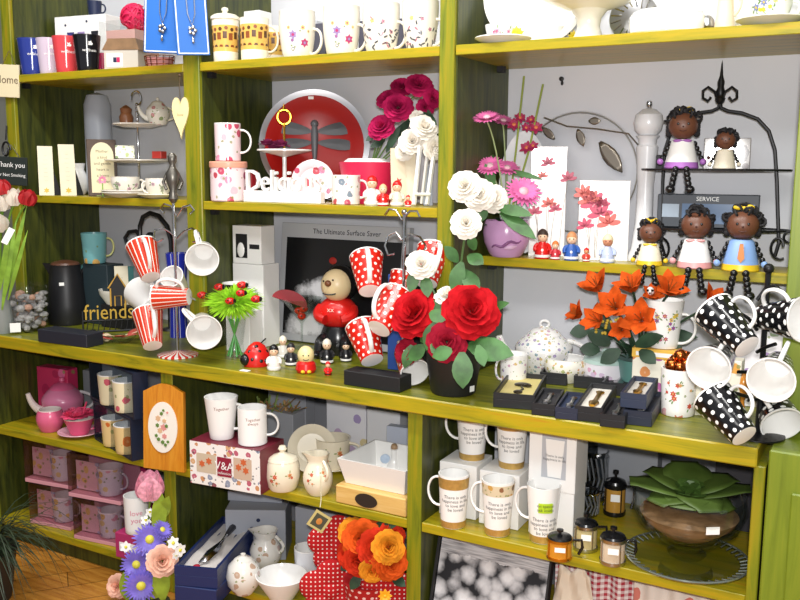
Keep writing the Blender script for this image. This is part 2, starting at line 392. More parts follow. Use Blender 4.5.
# next unit at the right end: a lime-green panelled door
b=MB(); b.box(.795,1.25,PF+.01,.33,0.001,ZW-.002,b=.003); sd=b.build('side_cabinet',LIME); tag(sd,'lime-green cabinet side at the lower right edge, beyond the worktop end','cabinet')
b=MB(); b.box(.84,1.2,PF+.003,PF+.0095,.08,ZW-.08,b=.003); b.build('door',LIME,sd)
# ================================================================ builders
def mug_prof(rt,rb,h,belly=0,foot=.0,th=.0028,lip=0):
    out=[]
    for i in range(9):
        t=i/8; r=rb+(rt-rb)*t+belly*math.sin(PI*t); out.append((r,.002+(h-.002)*t))
    out=[(rb*.86,0),(rb*.97,.0005)]+out[:-1]+[(out[-1][0]-(rt-rb)*.03,h*.968),out[-1]]
    if lip: out[-1]=(rt+lip,h)
    inn=[(r-th,z) for r,z in out[:1:-1]]; inn[0]=(out[-1][0]-th,h); inn[-1]=(max(inn[-1][0],.001),.006)
    return out,inn+[(0,.005)]
def mug_mesh(out,inn,n=32):
    b=MB(); no=len(out); prof=out+inn
    mm=[0]*(no-2)+[1]+[0]+[1]*(len(inn)-1); mm[no-1]=1
    prof=[(0.0,out[0][1])]+prof; mm=[1,1]+mm[1:]
    b.lathe(prof,n,mm,zr=(0,out[-1][1])); return b
def handle_pts(out,h,lo,hi,dx,ear=0,n=14):
    r0=rad(out,h*lo)-.001; r1=rad(out,h*hi)-.001; p=[]
    for i in range(n+1):
        t=i/n; a=PI*t; z=h*lo+(h*hi-h*lo)*(1-math.cos(a))/2; x=r0+(r1-r0)*t+dx*(math.sin(a)**.8 if 0<t<1 else 0); p.append((x,0,z+ear*math.sin(a)))
    return p
def mug(name,label,cat,px,z,wt,wb,h,Y=None,py=None,body=WHITE,inner=WHITE,hm=None,ha=0,hd=.42,lo=.22,hi=.82,belly=0,group=None,decor=None,rz=None,hr=None,loc=None,s=None,lip=0,M=None,foot=None):
    """wt, wb, h in metres-per-pixel units of the place it stands (or metres when s=1); ha = way the handle points as seen from the front: 0 right, 180 left"""
    if loc is None:
        p,s_=put(px,z,Y,py,wb); s=s or s_
    else: p=Vector(loc); s=s or 1
    rt,rb,H=wt*s/2,wb*s/2,h*s
    root=thing(name,label,cat,p,(face(p) if rz is None else rz) if M is None else M,group)
    out,inn=mug_prof(rt,rb,H,belly*s,lip=lip*s)
    mug_mesh(out,inn).build('body',[body,inner],root)
    if hd:
        b=MB(); hp=handle_pts(out,H,lo,hi,hd*2*rt*.95); r=hr or max(.0032,rt*.1)
        b.tube(hp,[r*1.15]+[r]*(len(hp)-2)+[r*1.15],8,T=rotz(ha*D2R),flat=.8); b.build('handle',hm or body,root)
    if decor: decor(root,out,H)
    return root
def sprig(cols,leaf='6f8f55',n=7,z0=.25,z1=.8,amax=.9,size=.16,seed=1,name='flower_print'):
    """printed flowers and leaves on the glaze"""
    def f(root,out,H):
        rn=random.Random(seed); b=MB(); ms=[mat(c,.3) for c in cols]+[mat(leaf,.3)]; rr=out[-1][0]
        for i in range(n):
            a=rn.uniform(-amax,amax); z=H*rn.uniform(z0,z1); q=rr*size*2*rn.uniform(.6,1.2); k=i%len(cols)
            wrap_poly(b,blossom(6,q,.55),out,a,z,k)
            wrap_poly(b,circ(q*.25,8),out,a,z,(k+1)%len(cols),eps=.0009)
            for t in (1,2):
                e=rn.uniform(0,6.28); d=q*1.35; wrap_poly(b,[(d*math.cos(e)+x*math.cos(e)-y*math.sin(e),d*math.sin(e)+x*math.sin(e)+y*math.cos(e)) for x,y in circ(q*.55,8,.4)],out,a,z,len(cols))
        b.build(name,ms,root,smooth=0,recalc=False)
    return f
def writing(lines,size,zf,col=INK,a=0,name='lettering',lsp=1):
    def f(root,out,H):
        b=MB(); wrap_text(b,lines,size*H,out,a,H*zf,lsp=lsp); b.build(name,col,root,smooth=0,recalc=False)
    return f
def both(*fs):
    def f(*a):
        for g in fs: g(*a)
    return f
def pricetag(root,x,y,z,w=.014,h=.010,T=None,name='price_tag'):
    b=MB(); b.box(x-w/2,x+w/2,y-.0006,y,z,z+h,T=T); return b.build(name,TAGW,root,smooth=0)
def saucer(name,label,px,z,wd,Y=None,py=None,m=WHITE,group=None,loc=None,h=.10):
    if loc is None: p,s=put(px,z,Y,py,wd)
    else: p,s=Vector(loc),1
    R=wd*s/2; b=MB(); t=.004
    b.lathe([(0,0),(R*.5,0),(R*.55,.002),(R*.8,R*h),(R,R*h*2.0),(R*.99,R*h*2+t*.5),(R*.78,R*h+t),(R*.5,t),(0,t)],40)
    o=b.build(name,m); o.location=p; return tag(o,label,'saucer',group)
def cup_on(name,label,px,z,wt,wb,h,Y,**k): return mug(name,label,'teacup',px,z,wt,wb,h,Y=Y,**k)
def carton(name,label,cat,px,z,w,d,h,Y=None,py=None,m=GREYBOX,rz=0,group=None,b_=.0015,loc=None,part=None,s=None):
    """cardboard box; w along its front, d deep, h tall, in pixels at the place; root at the middle of the front bottom edge"""
    if loc is None: p,s_=put(px,z,Y,py,0); s=s or s_
    else: p=Vector(loc); s=s or 1
    root=thing(name,label,cat,p,rz,group); root['_']=0; del root['_']
    W_,D_,H_=w*s,d*s,h*s; b=MB(); b.box(-W_/2,W_/2,0,D_,0,H_,b=b_); b.build('carton' if part is None else part,m,root)
    return root,W_,D_,H_
def panel(root,name,m,x0,x1,z0,z1,y=-.0008,T=None,t=.0007):
    b=MB(); b.box(x0,x1,y,y+t,z0,z1,T=T); return b.build(name,m,root,smooth=0)
def text_part(root,name,body,size,x,z,y=-.0012,col=INK,T=None,**k):
    b=MB(); flat_text(b,body,size,x,z,y,T=T,**k); return b.build(name,col,root,smooth=0,recalc=False)
# ---- flowers: every bloom is one mesh (petals fold round its own axis)
def rose_mb(R,seed=0,layers=6,T=None,b=None,m=0,open_=1.0):
    rn=random.Random(seed); b=b or MB(); T=T or Matrix.Identity(4)
    for l in range(layers):
        f=l/(layers-1); n=3+l; L=R*(.62+.5*f); tilt=(88-62*f*open_)*D2R; wd=R*(.6+.55*f)
        for k in range(n):
            a=2*PI*k/n+l*.9+rn.uniform(-.15,.15)
            b.petal(L,wd,cup=R*(.5-.2*f),curl=-.10-.28*f*rn.uniform(.7,1.2),tip=.45,m=m,base=.55,point=.6,nu=5,nv=4,
                T=T@rotz(a)@tr(0,R*(.05+.10*f),R*(.0+.16*(1-f)))@rotx(tilt+rn.uniform(-.1,.1)))
    return b
def daisy_mb(R,n=22,seed=0,T=None,b=None,m=0,mc=1,rows=2,wd=.2,core=.26,lift=.25):
    rn=random.Random(seed); b=b or MB(); T=T or Matrix.Identity(4)
    for r in range(rows):
        for k in range(n):
            a=2*PI*(k+.5*r)/n+rn.uniform(-.05,.05); L=R*(1-.22*r)*rn.uniform(.92,1.04)
            b.petal(L,R*wd,cup=R*.04,curl=-.12,tip=.3,m=m,base=.4,point=.7,nu=3,nv=2,T=T@rotz(a)@tr(0,0,R*.05*r)@rotx((lift+.22*r)*1.0))
    b.ell((0,0,R*.14),(R*core,R*core,R*.15),mc,10,T=T); return b
def lily_mb(R,seed=0,T=None,b=None,m=0,mc=1):
    rn=random.Random(seed); b=b or MB(); T=T or Matrix.Identity(4)
    for k in range(6):
        b.petal(R*1.15,R*.62,cup=R*.18,curl=-.42,tip=.05,m=m,base=.42,nu=6,nv=4,T=T@rotz(PI*k/3)@tr(0,R*.04,0)@rotx((74 if k%2 else 64)*D2R))
    for k in range(5):
        a=2*PI*k/5; b.tube([(0,0,0),(R*.12*math.cos(a),R*.12*math.sin(a),R*.5),(R*.22*math.cos(a),R*.22*math.sin(a),R*.8)],R*.02,5,mc,T=T)
    return b
def tulip_mb(R,H,T=None,b=None,m=0):
    b=b or MB(); T=T or Matrix.Identity(4)
    for l in range(2):
        for k in range(3):
            b.petal(H,R*1.7,cup=R*1.0,curl=.10,tip=.15,m=m,base=.5,nu=6,nv=5,T=T@rotz(2*PI*k/3+l*PI/3)@tr(0,R*(.55 if l else .42),0)@rotx(84*D2R)@tr(0,0,-R*.25))
    b.ell((0,0,H*.3),(R*.72,R*.72,H*.34),m,10,T=T); return b
def leaf_mb(b,p,d,L,wd,up=(0,0,1),m=0,curl=-.25,cup=.12):
    """leaf from p along d"""
    y=Vector(d).normalized(); x=y.cross(Vector(up))
    if x.length<1e-3: x=Vector((1,0,0))
    x.normalize(); z=x.cross(y); T=Matrix((x,y,z)).transposed().to_4x4(); T.translation=Vector(p)
    b.petal(L,wd,cup=wd*cup*2,curl=curl,tip=.03,m=m,base=.15,nu=6,nv=4,T=T); return b
def bez(p0,p1,p2,n=10):
    p0,p1,p2=map(Vector,(p0,p1,p2)); return [p0*(1-t)**2+p1*2*t*(1-t)+p2*t*t for t in [i/n for i in range(n+1)]]
def view_axes(p):
    """right, up and toward-the-viewer directions at p, level with the floor"""
    d=CAM-Vector(p); d.z=0; d.normalize(); return Vector((-d.y,d.x,0)),Vector((0,0,1)),d
def vdir(p,r,u,t):
    R,U,T=view_axes(p); return (R*r+U*u+T*t).normalized()
def orient(p,axis,hand):
    """rotation whose Z is axis (r,u,t) and X is as near as can be to hand (r,u,t), both told in right/up/toward"""
    z=vdir(p,*axis); x=vdir(p,*hand); x=(x-z*x.dot(z)).normalized(); y=z.cross(x); return Matrix((x,y,z)).transposed().to_4x4()
def hung_mug(name,label,px,py,Y,axis,hand,rt,rb,h,body,inner=WHITE,group=None,hm=None,decor=None,hd=.4,belly=0,**k):
    """a mug hooked on a rack; px,py is its middle"""
    c=W(px,py,Y); s=mpp(c); M=orient(c,axis,hand); o=c-(M.to_3x3()@Vector((0,0,h*s/2)))
    return mug(name,label,'mug',0,0,rt*2,rb*2,h,loc=o,s=s,M=M,body=body,inner=inner,hm=hm,group=group,decor=decor,hd=hd,belly=belly,**k)
# ================================================================ TOP SHELF, left bay
for (px,c,nm,lab,wd,y0,y1) in ((33,'2a3a8c','blue','blue tumbler cup with white printed emblem, far left on top shelf',27,40,75),(50,'cfc0d2','lilac','pale lilac tumbler cup between the blue and red cups',24,38,74),
      (67,'d8484e','red','coral red tumbler cup between the lilac and black cups',26,37,72),(88,'15151a','black','black tumbler cup at right end of the row of four cups',27,35,69)):
    def dec(root,out,H):
        b=MB(); wrap_poly(b,[(-.007,-.004),(.006,-.004),(.008,.001),(.003,.004),(.004,.009),(-.001,.006),(-.006,.007),(-.004,.002)],out,.25,H*.74); wrap_text(b,'wellness',H*.12,out,.2,H*.56); b.build('emblem',TAGW,root,smooth=0,recalc=False)
    mug('tumbler_cup',lab,'cup',px,ZT,wd,wd*.76,35,Y=.036+(.016 if nm in('lilac',) else 0),body=mat(c,.16),inner=mat(c,.3),hd=0,decor=dec,group='plain tumbler cups on the top shelf')
# white picture box behind
r,w_,d_,h_=carton('cup_box','white cup carton with pictured purple cups, behind the tumbler cups on top shelf','box',82,ZT,64,22,60,Y=.16,m=PAPER,rz=.12)
for x,c in ((-.04,'3a3a78'),(.005,'9a88b8'),(.062,'22222a')):
    b=MB(); b.prism([(x-.010,h_*.52),(x+.010,h_*.52),(x+.015,h_*.74),(x-.015,h_*.74)],-.001,-.0004); b.build('cup_picture',mat(c,.4),r,smooth=0)
for x,z_ in ((-.06,h_*.86),(.03,h_*.9)):
    b=MB(); b.lathe([(.004,0),(.004,.001),(0,.001)],10,T=tr(x,-.0005,z_)@rotx(PI/2)); b.build('emblem',NAVY,r)
mug('navy_mug','dark navy mug on the white cup carton, touching the photo top edge','mug',95,ZT+h_+.0006,14,12,14,Y=.19,body=NAVY,inner=NAVY,hd=.3)
# glass box with pink rattan ball
p,s=put(134,ZT,.17); 
r=thing('glass_vase','clear square glass vase holding a pink string ball, on top shelf','vase',p,.1)
b=MB(); q=22*s; b.box(-q,q,-q,q,0,.006); 
for sx in (-1,1): b.box(sx*q-.0015,sx*q+.0015,-q,q,.006,.16); b.box(-q,q,sx*q-.0015,sx*q+.0015,.006,.16)
b.build('glass',GLASS,r,smooth=0)
p2=W(135,18,.17); R=13.5*s
b=MB(); rn=random.Random(3)
for i in range(16):
    a=Matrix.Rotation(rn.uniform(0,6.3),4,Vector((rn.uniform(-1,1),rn.uniform(-1,1),rn.uniform(-1,1))).normalized())
    b.tube([a@Vector((R*math.cos(t),R*math.sin(t),R*.18*math.sin(3*t))) for t in [2*PI*k/24 for k in range(24)]],.0026,5,closed=True)
b.ell((0,0,0),R*.93,0,14)
o=b.build('string_ball',mat('d81f55',.5)); o.location=p2; tag(o,'bright pink woven string ball inside the square glass vase','ornament')
bx=MB(); bx.box(-q*.8,q*.8,-q*.8,q*.8,.0065,p2.z-p.z-R); o=bx.build('gift_box',mat('d9a9a0',.6)); o.location=p; o.rotation_euler.z=.1; tag(o,'pale pink gift box under the pink string ball in the glass vase','box')
# cottage-shaped tin
p,s=put(126,ZT,.07); r=thing('cottage_tin','beige house-shaped gift tin with sloping brown lid and small pictured label','tin',p,.35)
b=MB(); b.box(-18*s,18*s,-10*s,10*s,0,19*s,b=.001); b.build('body',mat('c7bfb4',.5),r)
b=MB(); b.prism([(-19.5*s,19*s),(19.5*s,19*s),(16*s,30*s),(-13*s,30*s)],-10.5*s,10.5*s); b.build('lid',mat('8a6b4c',.45,var=.15),r)
panel(r,'label',PAPER,-15*s,2*s,3*s,16*s,y=-10*s-.0008); panel(r,'label_print',NAVY,-8*s,-4.5*s,7*s,12*s,y=-10*s-.0014); panel(r,'label_print',HOTP,-4.3*s,-1*s,7*s,12*s,y=-10*s-.0014)
mug('magenta_mug','small magenta mug half hidden between black tumbler and beige tin','mug',103,ZT,13,11,20,Y=.11,body=HOTP,inner=HOTP,hd=.4,ha=10)
p,s=put(160,ZT,.09); r=thing('wire_basket','small copper wire basket with pink lining on the top shelf beneath blue cards','basket',p,.2)
b=MB(); 
for k in range(4): b.tube([(14*s*math.cos(t)*(1+.05*k),10*s*math.sin(t)*(1+.05*k),k*4*s+.002) for t in [2*PI*j/20 for j in range(20)]],.0012,5,closed=True)
for j in range(14):
    t=2*PI*j/14; b.tube([(14*s*math.cos(t),10*s*math.sin(t),.002),(16*s*math.cos(t),11.5*s*math.sin(t),12.5*s)],.0012,5)
b.build('wire',COPPER,r)
b=MB(); b.lathe([(0,.002),(13*s,.002),(14.5*s,11*s),(14*s,11*s),(12*s,.004),(0,.004)],20,sx=.98,sy=.7); b.build('lining',mat('c98a8a',.7),r)
# blue hanging picture cards (a pair of boxed keyrings)
BLUE=mat('2f6fc4',.4); DBLUE=mat('1d4796',.4)
def bluecard(px0,px1,py1,lab,rz,Y,tilt):
    p=W((px0+px1)/2,py1,Y); s=mpp(p); w_=(px1-px0)*s/math.cos(min(.6,abs(rz-face(p)))); r=thing('blue_gift_pack',lab,'gift pack',p,rz,'blue hanging gift packs'); h_=78*s
    T=roty(tilt)
    b=MB(); b.box(-w_/2,w_/2,0,.012,0,h_,b=.001,T=T); b.build('pack',BLUE,r)
    b=MB(); e=.003
    for x0,x1,z0,z1 in ((-w_/2+e,w_/2-e,e,2*e),(-w_/2+e,-w_/2+2*e,e,h_-e),(w_/2-2*e,w_/2-e,e,h_-e),(-w_/2+e,w_/2-e,h_-2*e,h_-e)): b.box(x0,x1,-.0007,0,z0,z1,T=T)
    b.build('border',PAPER,r,smooth=0)
    b=MB(); b.tube([(-.012,-.002,h_*.9),(-.010,-.003,h_*.5),(0,-.005,h_*.36),(.010,-.003,h_*.5),(.012,-.002,h_*.9)],.0018,6,T=T)
    for k in range(5): b.ell((.008*math.cos(k*1.26),-.006,h_*.3+.009*math.sin(k*1.26)),(.0055,.004,.0055),0,8,T=T)
    b.ell((0,-.006,h_*.18),(.004,.003,.009),0,8,T=T); b.build('silver_charm',SILVER,r)
    b=MB(); b.tube([(0,.006,h_),(0,.012,h_+.05)],.001,5,T=T); b.build('hanging_loop',SILVER,r)
    return r
bluecard(144,181,53,'blue gift pack with silver charm and white border, left of the hanging pair',.30,-.035,.06)
bluecard(178,210,55,'blue gift pack with white border, right of the hanging pair, partly behind',.9,-.022,-.05)
# cream heart tag on the left upright
p=W(181,117,-.006); s=mpp(p); r=thing('wooden_heart','cream wooden heart hanging by a cord on the left upright','heart ornament',p,face(p)*.3)
hp=[]; 
for i in range(36):
    t=2*PI*i/36; x=16*math.sin(t)**3; z=13*math.cos(t)-5*math.cos(2*t)-2*math.cos(3*t)-math.cos(4*t); hp.append((x*9.4*s/16,(z+2.5)*22.5*s/15 if z<0 else (z+2.5)*20*s/15))
b=MB(); b.prism(hp,-.003,.003); b.build('heart',mat('ead9a4',.5,var=.08),r)
b=MB(); b.tube([(0,-.001,17*s),(-.003,0,32*s),(-.002,.004,41*s)],.0009,5); b.ell((-.002,.003,41*s),.004,0,8); b.build('cord',mat('5c4a35',.7),r)
text_part(r,'lettering','love',.012,0,2*s,-.0034,mat('a08f62',.6))

# ================================================================ TOP SHELF, middle bay
YEL=mat('e3b860',.25); BRN='6a3f22'
def kitband(root,out,H):
    rn=random.Random(5); b=MB()
    for k in range(7):
        a=-1.4+k*.45; z=H*rn.uniform(.45,.62); wrap_poly(b,[(x*1.0,y*1.6) for x,y in blossom(4,H*.07,.7)],out,a,z,k%2)
        wrap_poly(b,circ(H*.045,8),out,a+.1,z+H*.16,1-k%2)
        wrap_poly(b,[(-H*.05,-H*.02),(H*.05,-H*.02),(H*.03,H*.03),(-H*.03,H*.03)],out,a+.15,H*.36,k%2)
    b.build('picture_print',[mat('8a4a22',.4),mat('5a3a20',.4)],root,smooth=0,recalc=False)
BAND=uvmat('band',(.953,.925,.84),(.878,.706,.36),.24,.84)
c=mug('storage_canister','cream canister with golden picture band and knobbed lid, on top shelf','canister',226,ZT,27,24,42,Y=.05,body=BAND,inner=CREAM,hd=0,decor=kitband)
s=mpp(c.location); b=MB(); b.lathe([(0,41.5*s),(14.5*s,41.5*s),(14.5*s,44*s),(11*s,46.5*s),(4*s,47.5*s),(2.2*s,49*s),(3.6*s,51*s),(3*s,53*s),(0,54*s)],24); b.build('lid',CREAM,c)
mug('picture_mug','cream mug with golden picture band, right beside the lidded canister','mug',255,ZT,29,27,41,Y=.05,body=BAND,inner=CREAM,hm=CREAM,ha=0,hd=.34,decor=kitband,group='golden picture mugs')
mug('picture_mug','cream golden picture mug partly hidden behind the mug beside the canister','mug',274,ZT,27,25,36,Y=.15,body=BAND,inner=CREAM,hm=CREAM,ha=150,hd=.3,decor=kitband,group='golden picture mugs')
carton('white_carton','plain white carton standing behind the golden picture canister','box',247,ZT,33,20,56,Y=.2,m=PAPER)
carton('white_carton','plain pale carton standing in the dark behind the first flowered latte mug','box',300,ZT,40,20,44,Y=.22,m=GREYBOX)
def latte(px,w,y0,y1,lab,seed,vine=False,wb=.78):
    def fl(root,out,H):
        b=MB(); P=['9c86b4','b83a72','d8c878','9c86b4']
        for a,z,q,k in ((-.25,.47,.105,0),(.45,.31,.10,1),(.3,.62,.06,2),(-.5,.62,.05,2),(.65,.55,.04,2),(-.3,.36,.05,0)):
            wrap_poly(b,blossom(6,q*H,.62),out,a,z*H,k); wrap_poly(b,circ(q*H*.3,8),out,a,z*H,1 if k!=1 else 0,eps=.0009)
        for a,z in ((-.35,.25),(-.15,.22),(.15,.55)): wrap_poly(b,blossom(5,.03*H,.4),out,a,z*H,4)
        wrap_poly(b,circ(.035*H,10),out,-.28,.18*H,5); wrap_poly(b,circ(.022*H,10),out,-.28,.18*H,6,eps=.0009)
        b.build('flower_print',[mat(c_,.3) for c_ in P]+[mat('7c8f6a',.3),mat('3c3c3c',.3),WHITE],root,smooth=0,recalc=False)
    def vn(root,out,H):
        rn=random.Random(seed); b=MB()
        for k in range(34):
            a=rn.uniform(-1.3,1.3); z=rn.uniform(.06,.45 if k<24 else .85); e=rn.uniform(0,6.3); q=.05*H
            wrap_poly(b,[(x*math.cos(e)-y*math.sin(e),x*math.sin(e)+y*math.cos(e)) for x,y in circ(q,8,.38)],out,a,z*H,0 if k%6 else 1)
        for a,z,q in ((-.5,.62,.06),(.1,.6,.05),(.6,.4,.05)): wrap_poly(b,blossom(5,q*H,.6),out,a,z*H,1+(q>.055))
        b.build('vine_print',[mat('55555a',.3),mat('b87a8a',.3),mat('d0bd7a',.3)],root,smooth=0,recalc=False)
    return mug('latte_mug',lab,'mug',px,ZT,w,w*wb,y1-y0,Y=.07,body=BONE,inner=BONE,ha=-25,hd=.30,lo=.10,hi=.62,belly=1.6,decor=vn if vine else fl,group='tall flowered latte mugs on top shelf')
latte(297.5,36,4,50,'tall cream latte mug with purple and magenta flowers, leftmost latte mug',1)
latte(341.5,37,-1,47,'tall cream latte mug with purple and magenta flowers, second latte mug',2)
latte(381,37,-4,44,'tall cream latte mug with black vine sprigs, third latte mug',3,True)
latte(420,37,-7,41,'tall cream latte mug with dense grey vine print, next to the middle upright',8,True,.72)
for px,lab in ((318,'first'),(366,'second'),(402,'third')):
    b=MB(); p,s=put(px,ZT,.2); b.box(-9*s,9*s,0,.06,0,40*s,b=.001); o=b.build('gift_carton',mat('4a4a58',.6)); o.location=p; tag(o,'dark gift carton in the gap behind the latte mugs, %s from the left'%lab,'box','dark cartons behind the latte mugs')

# ================================================================ TOP SHELF, right bay
sa=saucer('saucer','white saucer under the teacup with the yellow flower handle',503,ZT,57,Y=.05)
s=mpp(sa.location)
c=mug('teacup','white teacup with pink flower print and a yellow flower on its handle','teacup',499,ZT+.0065,29,18,17,loc=sa.location+Vector((-.01,0,.0046)),s=s,hd=.22,belly=1,decor=sprig(['c24a7a','d8a0b0'],n=5,z0=.3,z1=.6,size=.11,seed=4),rz=face(sa.location))
b=MB(); daisy_mb(8*s,10,2,tr(17*s,-.004,8*s)@rotx(PI/2),b,0,0,2,.42); b.build('yellow_flower',mat('ecd21c',.4),c)
def standplate(name,lab,px,pyc,R,Y,z,m,lean=.22,rz=None,rim=None,cat='plate',deep=.12,parts=None):
    """plate on edge leaning back; R in pixels"""
    p,s=put(px,z,Y); Rm=R*s; r=thing(name,lab,cat,p,face(p) if rz is None else rz)
    T=tr(0,0,Rm*math.cos(lean)+.001)@rotx(PI/2-lean)
    b=MB(); t=.004
    pr=[(0,-t),(Rm*.62,-t),(Rm*.72,Rm*deep*.3),(Rm,Rm*deep),(Rm,Rm*deep+.003),(Rm*.9,Rm*deep*.8+.003),(Rm*.70,Rm*deep*.3+.003),(Rm*.6,0),(0,0)]
    b.lathe(pr,56,[1 if rim and 1<i<5 else 0 for i in range(8)],T=T)
    b.build('dish',[m,rim] if rim else m,r); return r,s,T,Rm
standplate('dinner_plate','large plain white plate standing behind the flower-handled teacup',533,0,50,.19,ZT,WHITE)
# footed compote
p,s=put(588,ZT,.09); b=MB(); b.lathe([(0,0),(18*s,0),(18*s,2*s),(14*s,5*s),(11*s,14*s),(12*s,22*s),(18*s,30*s),(34*s,35*s),(46*s,41*s),(48*s,46*s),(46*s,46.5*s),(33*s,38*s),(0,34*s)],40)
o=b.build('footed_compote',mat('ece8de',.2)); o.location=p; tag(o,'white footed compote bowl on a flared pedestal, centre of top right shelf','bowl')
c=mug('teacup','white teacup with black handle and yellow flower, just left of the compote','teacup',556,ZT,20,12,22,Y=.2,ha=0,hd=.35,hm=BLACK)
s=mpp(c.location); b=MB(); daisy_mb(6*s,9,2,tr(17*s,-.003,13*s)@rotx(PI/2),b,0,0,2,.42); b.build('yellow_flower',mat('ecd21c',.4),c)
# covered dish
p,s=put(666,ZT,.06); r=thing('covered_dish','white oval covered dish with knobbed lid on top right shelf','dish',p,face(p))
b=MB(); b.lathe([(0,0),(32*s,0),(35*s,2*s),(36*s,8*s),(36*s,17*s),(34.5*s,19*s),(0,19*s)],44,sy=.62); b.build('base',WHITE,r)
b=MB(); b.lathe([(34.5*s,19.3*s),(33*s,21.5*s),(27*s,24*s),(8*s,26*s),(5*s,28*s),(7*s,31*s),(5*s,34*s),(0,35*s)],44,sy=.62); b.build('lid',WHITE,r)
def fan_plate(px,Y,R,lab):
    p,s=put(px,ZT,Y); r=thing('glass_plate',lab,'plate',p,face(p)); b=MB(); T=tr(0,0,R*s)@rotx(PI/2-.2); b.lathe([(0,0),(R*s*.6,0),(R*s,.012),(R*s,.016),(R*s*.6,.005),(0,.005)],36,T=T)
    b.build('plate',SILVER,r); b=MB()
    for k in range(18): b.tube([T@Vector((R*s*.55*math.cos(k*PI/9),R*s*.55*math.sin(k*PI/9),.007)),T@Vector((R*s*.95*math.cos(k*PI/9+.2),R*s*.95*math.sin(k*PI/9+.2),.016))],.002,5)
    b.build('cut_rim',CHROME,r)
fan_plate(633,.2,24,'silvery cut-glass plate standing behind the covered dish')
p,s=put(706,ZT,.12); b=MB(); b.lathe([(0,0),(7*s,0),(4*s,4*s),(8*s,9*s),(7*s,15*s),(4*s,19*s),(0,20*s)],16); o=b.build('silver_salt_shaker',SILVER); o.location=p; tag(o,'small silver filigree shaker beside the covered dish','shaker')
p,s=put(724,ZT,.12); r=thing('cream_jug','tall plain cream jug between silver shaker and white plate','jug',p,face(p)); b=MB(); b.lathe([(0,0),(10*s,0),(11*s,4*s),(8*s,20*s),(7*s,36*s),(9*s,48*s),(8*s,48*s),(6*s,36*s),(0,34*s)],24); b.build('body',mat('e8d8bc',.3),r)
b=MB(); b.tube(bez((8*s,0,18*s),(20*s,0,30*s),(8*s,0,44*s)),.004,8); b.build('handle',mat('e8d8bc',.3),r)
standplate('dinner_plate','white plate leaning at right, behind the yellow-flowered teacup',752,0,32,.17,ZT,WHITE)
sa=saucer('saucer','white saucer with pale green rim at right end of top shelf',770,ZT,66,Y=.05,m=mat('dfe0cf',.2)); s=mpp(sa.location)
c=mug('teacup','white teacup with yellow flower print at right end of top shelf','teacup',768,ZT,40,24,26,loc=sa.location+Vector((0,0,.0046)),s=s,ha=0,hd=.25,belly=2,decor=sprig(['e2c62a','d8d060','7c86b8'],n=9,z0=.35,z1=.9,size=.10,seed=9),rz=face(sa.location))
# ================================================================ MIDDLE SHELF, left bay
p,s=put(101,ZM,.22); r=thing('plastic_canister','tall frosted clear plastic canister behind the cake stand','canister',p,face(p))
b=MB(); b.lathe([(0,0),(12*s,0),(13*s,6*s),(13*s,88*s),(10*s,97*s),(0,100*s)],24); b.build('body',mat('aab0ba',.35),r)
b=MB(); b.lathe([(5*s,0),(5*s,40*s),(4*s,42*s),(0,42*s)],16); b.build('inner_tube',mat('b9c0c6',.3),r)
p,s=put(140,ZM,.17); r=thing('cake_stand','three-tier cake stand with twisted chrome centre rod, left middle shelf','cake stand',p,face(p))
def tier(R,z): 
    b=MB(); b.lathe([(0,z),(R*.6,z),(R,z+2.5*s),(R,z+3.4*s),(R*.6,z+1*s),(0,z+1*s)],36); b.build('tier_plate',mat('e7e0d4',.2),r)
tier(33*s,33*s); tier(24*s,68*s)
b=MB(); b.lathe([(12*s,0),(3*s,2*s),(1.2*s,5*s),(1.2*s,32*s),(2.5*s,34*s),(1.2*s,36*s),(1*s,67*s),(2.2*s,69*s),(1*s,71*s),(.9*s,88*s),(0,89*s)],12)
for k in range(5): b.ell((0,0,(74+k*4)*s),(1.6*s,1.6*s,1.8*s),0,8)
b.tube([(5*s*math.sin(t)*(.9 if t<3.1 else 1),0,(96-7*math.cos(t))*s) for t in [.2+.3*i for i in range(17)]],.9*s,6); b.build('centre_rod',CHROME,r)
zt=p.z+69*s+.001
def teapot(name,lab,loc,s,R,m,ml=None,rz=None,hm=None,sm=None,spout=1,knob='ring',H=None,group=None,prints=None,cat='teapot',tall=.82):
    """s=1: R in metres"""
    R=R*s; H=R*2*tall; r=thing(name,lab,cat,loc,face(loc) if rz is None else rz,group)
    out=[(0,0),(R*.6,0),(R*.62,H*.03)]+[(R*(.62+.38*math.sin(PI*(.04+.60*t))**.9) if t<.62 else R*(1-.42*((t-.62)/.38)**1.6),H*(.04+.96*t)) for t in [i/12 for i in range(13)]]
    b=MB(); b.lathe(out+[(R*.5,H)],32); b.build('body',m,r)
    b=MB(); b.lathe([(R*.60,H),(R*.56,H*1.04),(R*.4,H*1.14),(R*.14,H*1.19),(0,H*1.2)],28)
    if knob=='ring': b.tube([(R*.15*math.sin(t),0,H*1.27-R*.15*math.cos(t)*.8) for t in [2*PI*i/16 for i in range(16)]],R*.05,6,closed=True)
    else: b.lathe([(R*.06,H*1.18),(R*.14,H*1.25),(R*.12,H*1.33),(0,H*1.36)],14)
    b.build('lid',ml or m,r)
    b=MB(); P=bez((-R*.75*spout,0,H*.3),(-R*1.35*spout,0,H*.35),(-R*1.55*spout,0,H*.92),9); b.tube(P,[R*(.24-.13*i/9) for i in range(10)],10); b.build('spout',sm or m,r)
    b=MB(); P=[(R*spout*(.78+.72*math.sin(PI*t)**.8),0,H*(.24+.62*t)) for t in [i/14 for i in range(15)]]; b.tube(P,R*.075,8); b.build('handle',hm or m,r)
    if prints: prints(r,out,H)
    return r
teapot('small_teapot','small cream flowered teapot on the upper tier of the cake stand',Vector((p.x+20*s,p.y+8*s,zt+.003)),s,12,floral('ece7da',['c98a8a','8a9a6a'],60,.4),knob='ball',hm=CREAM)
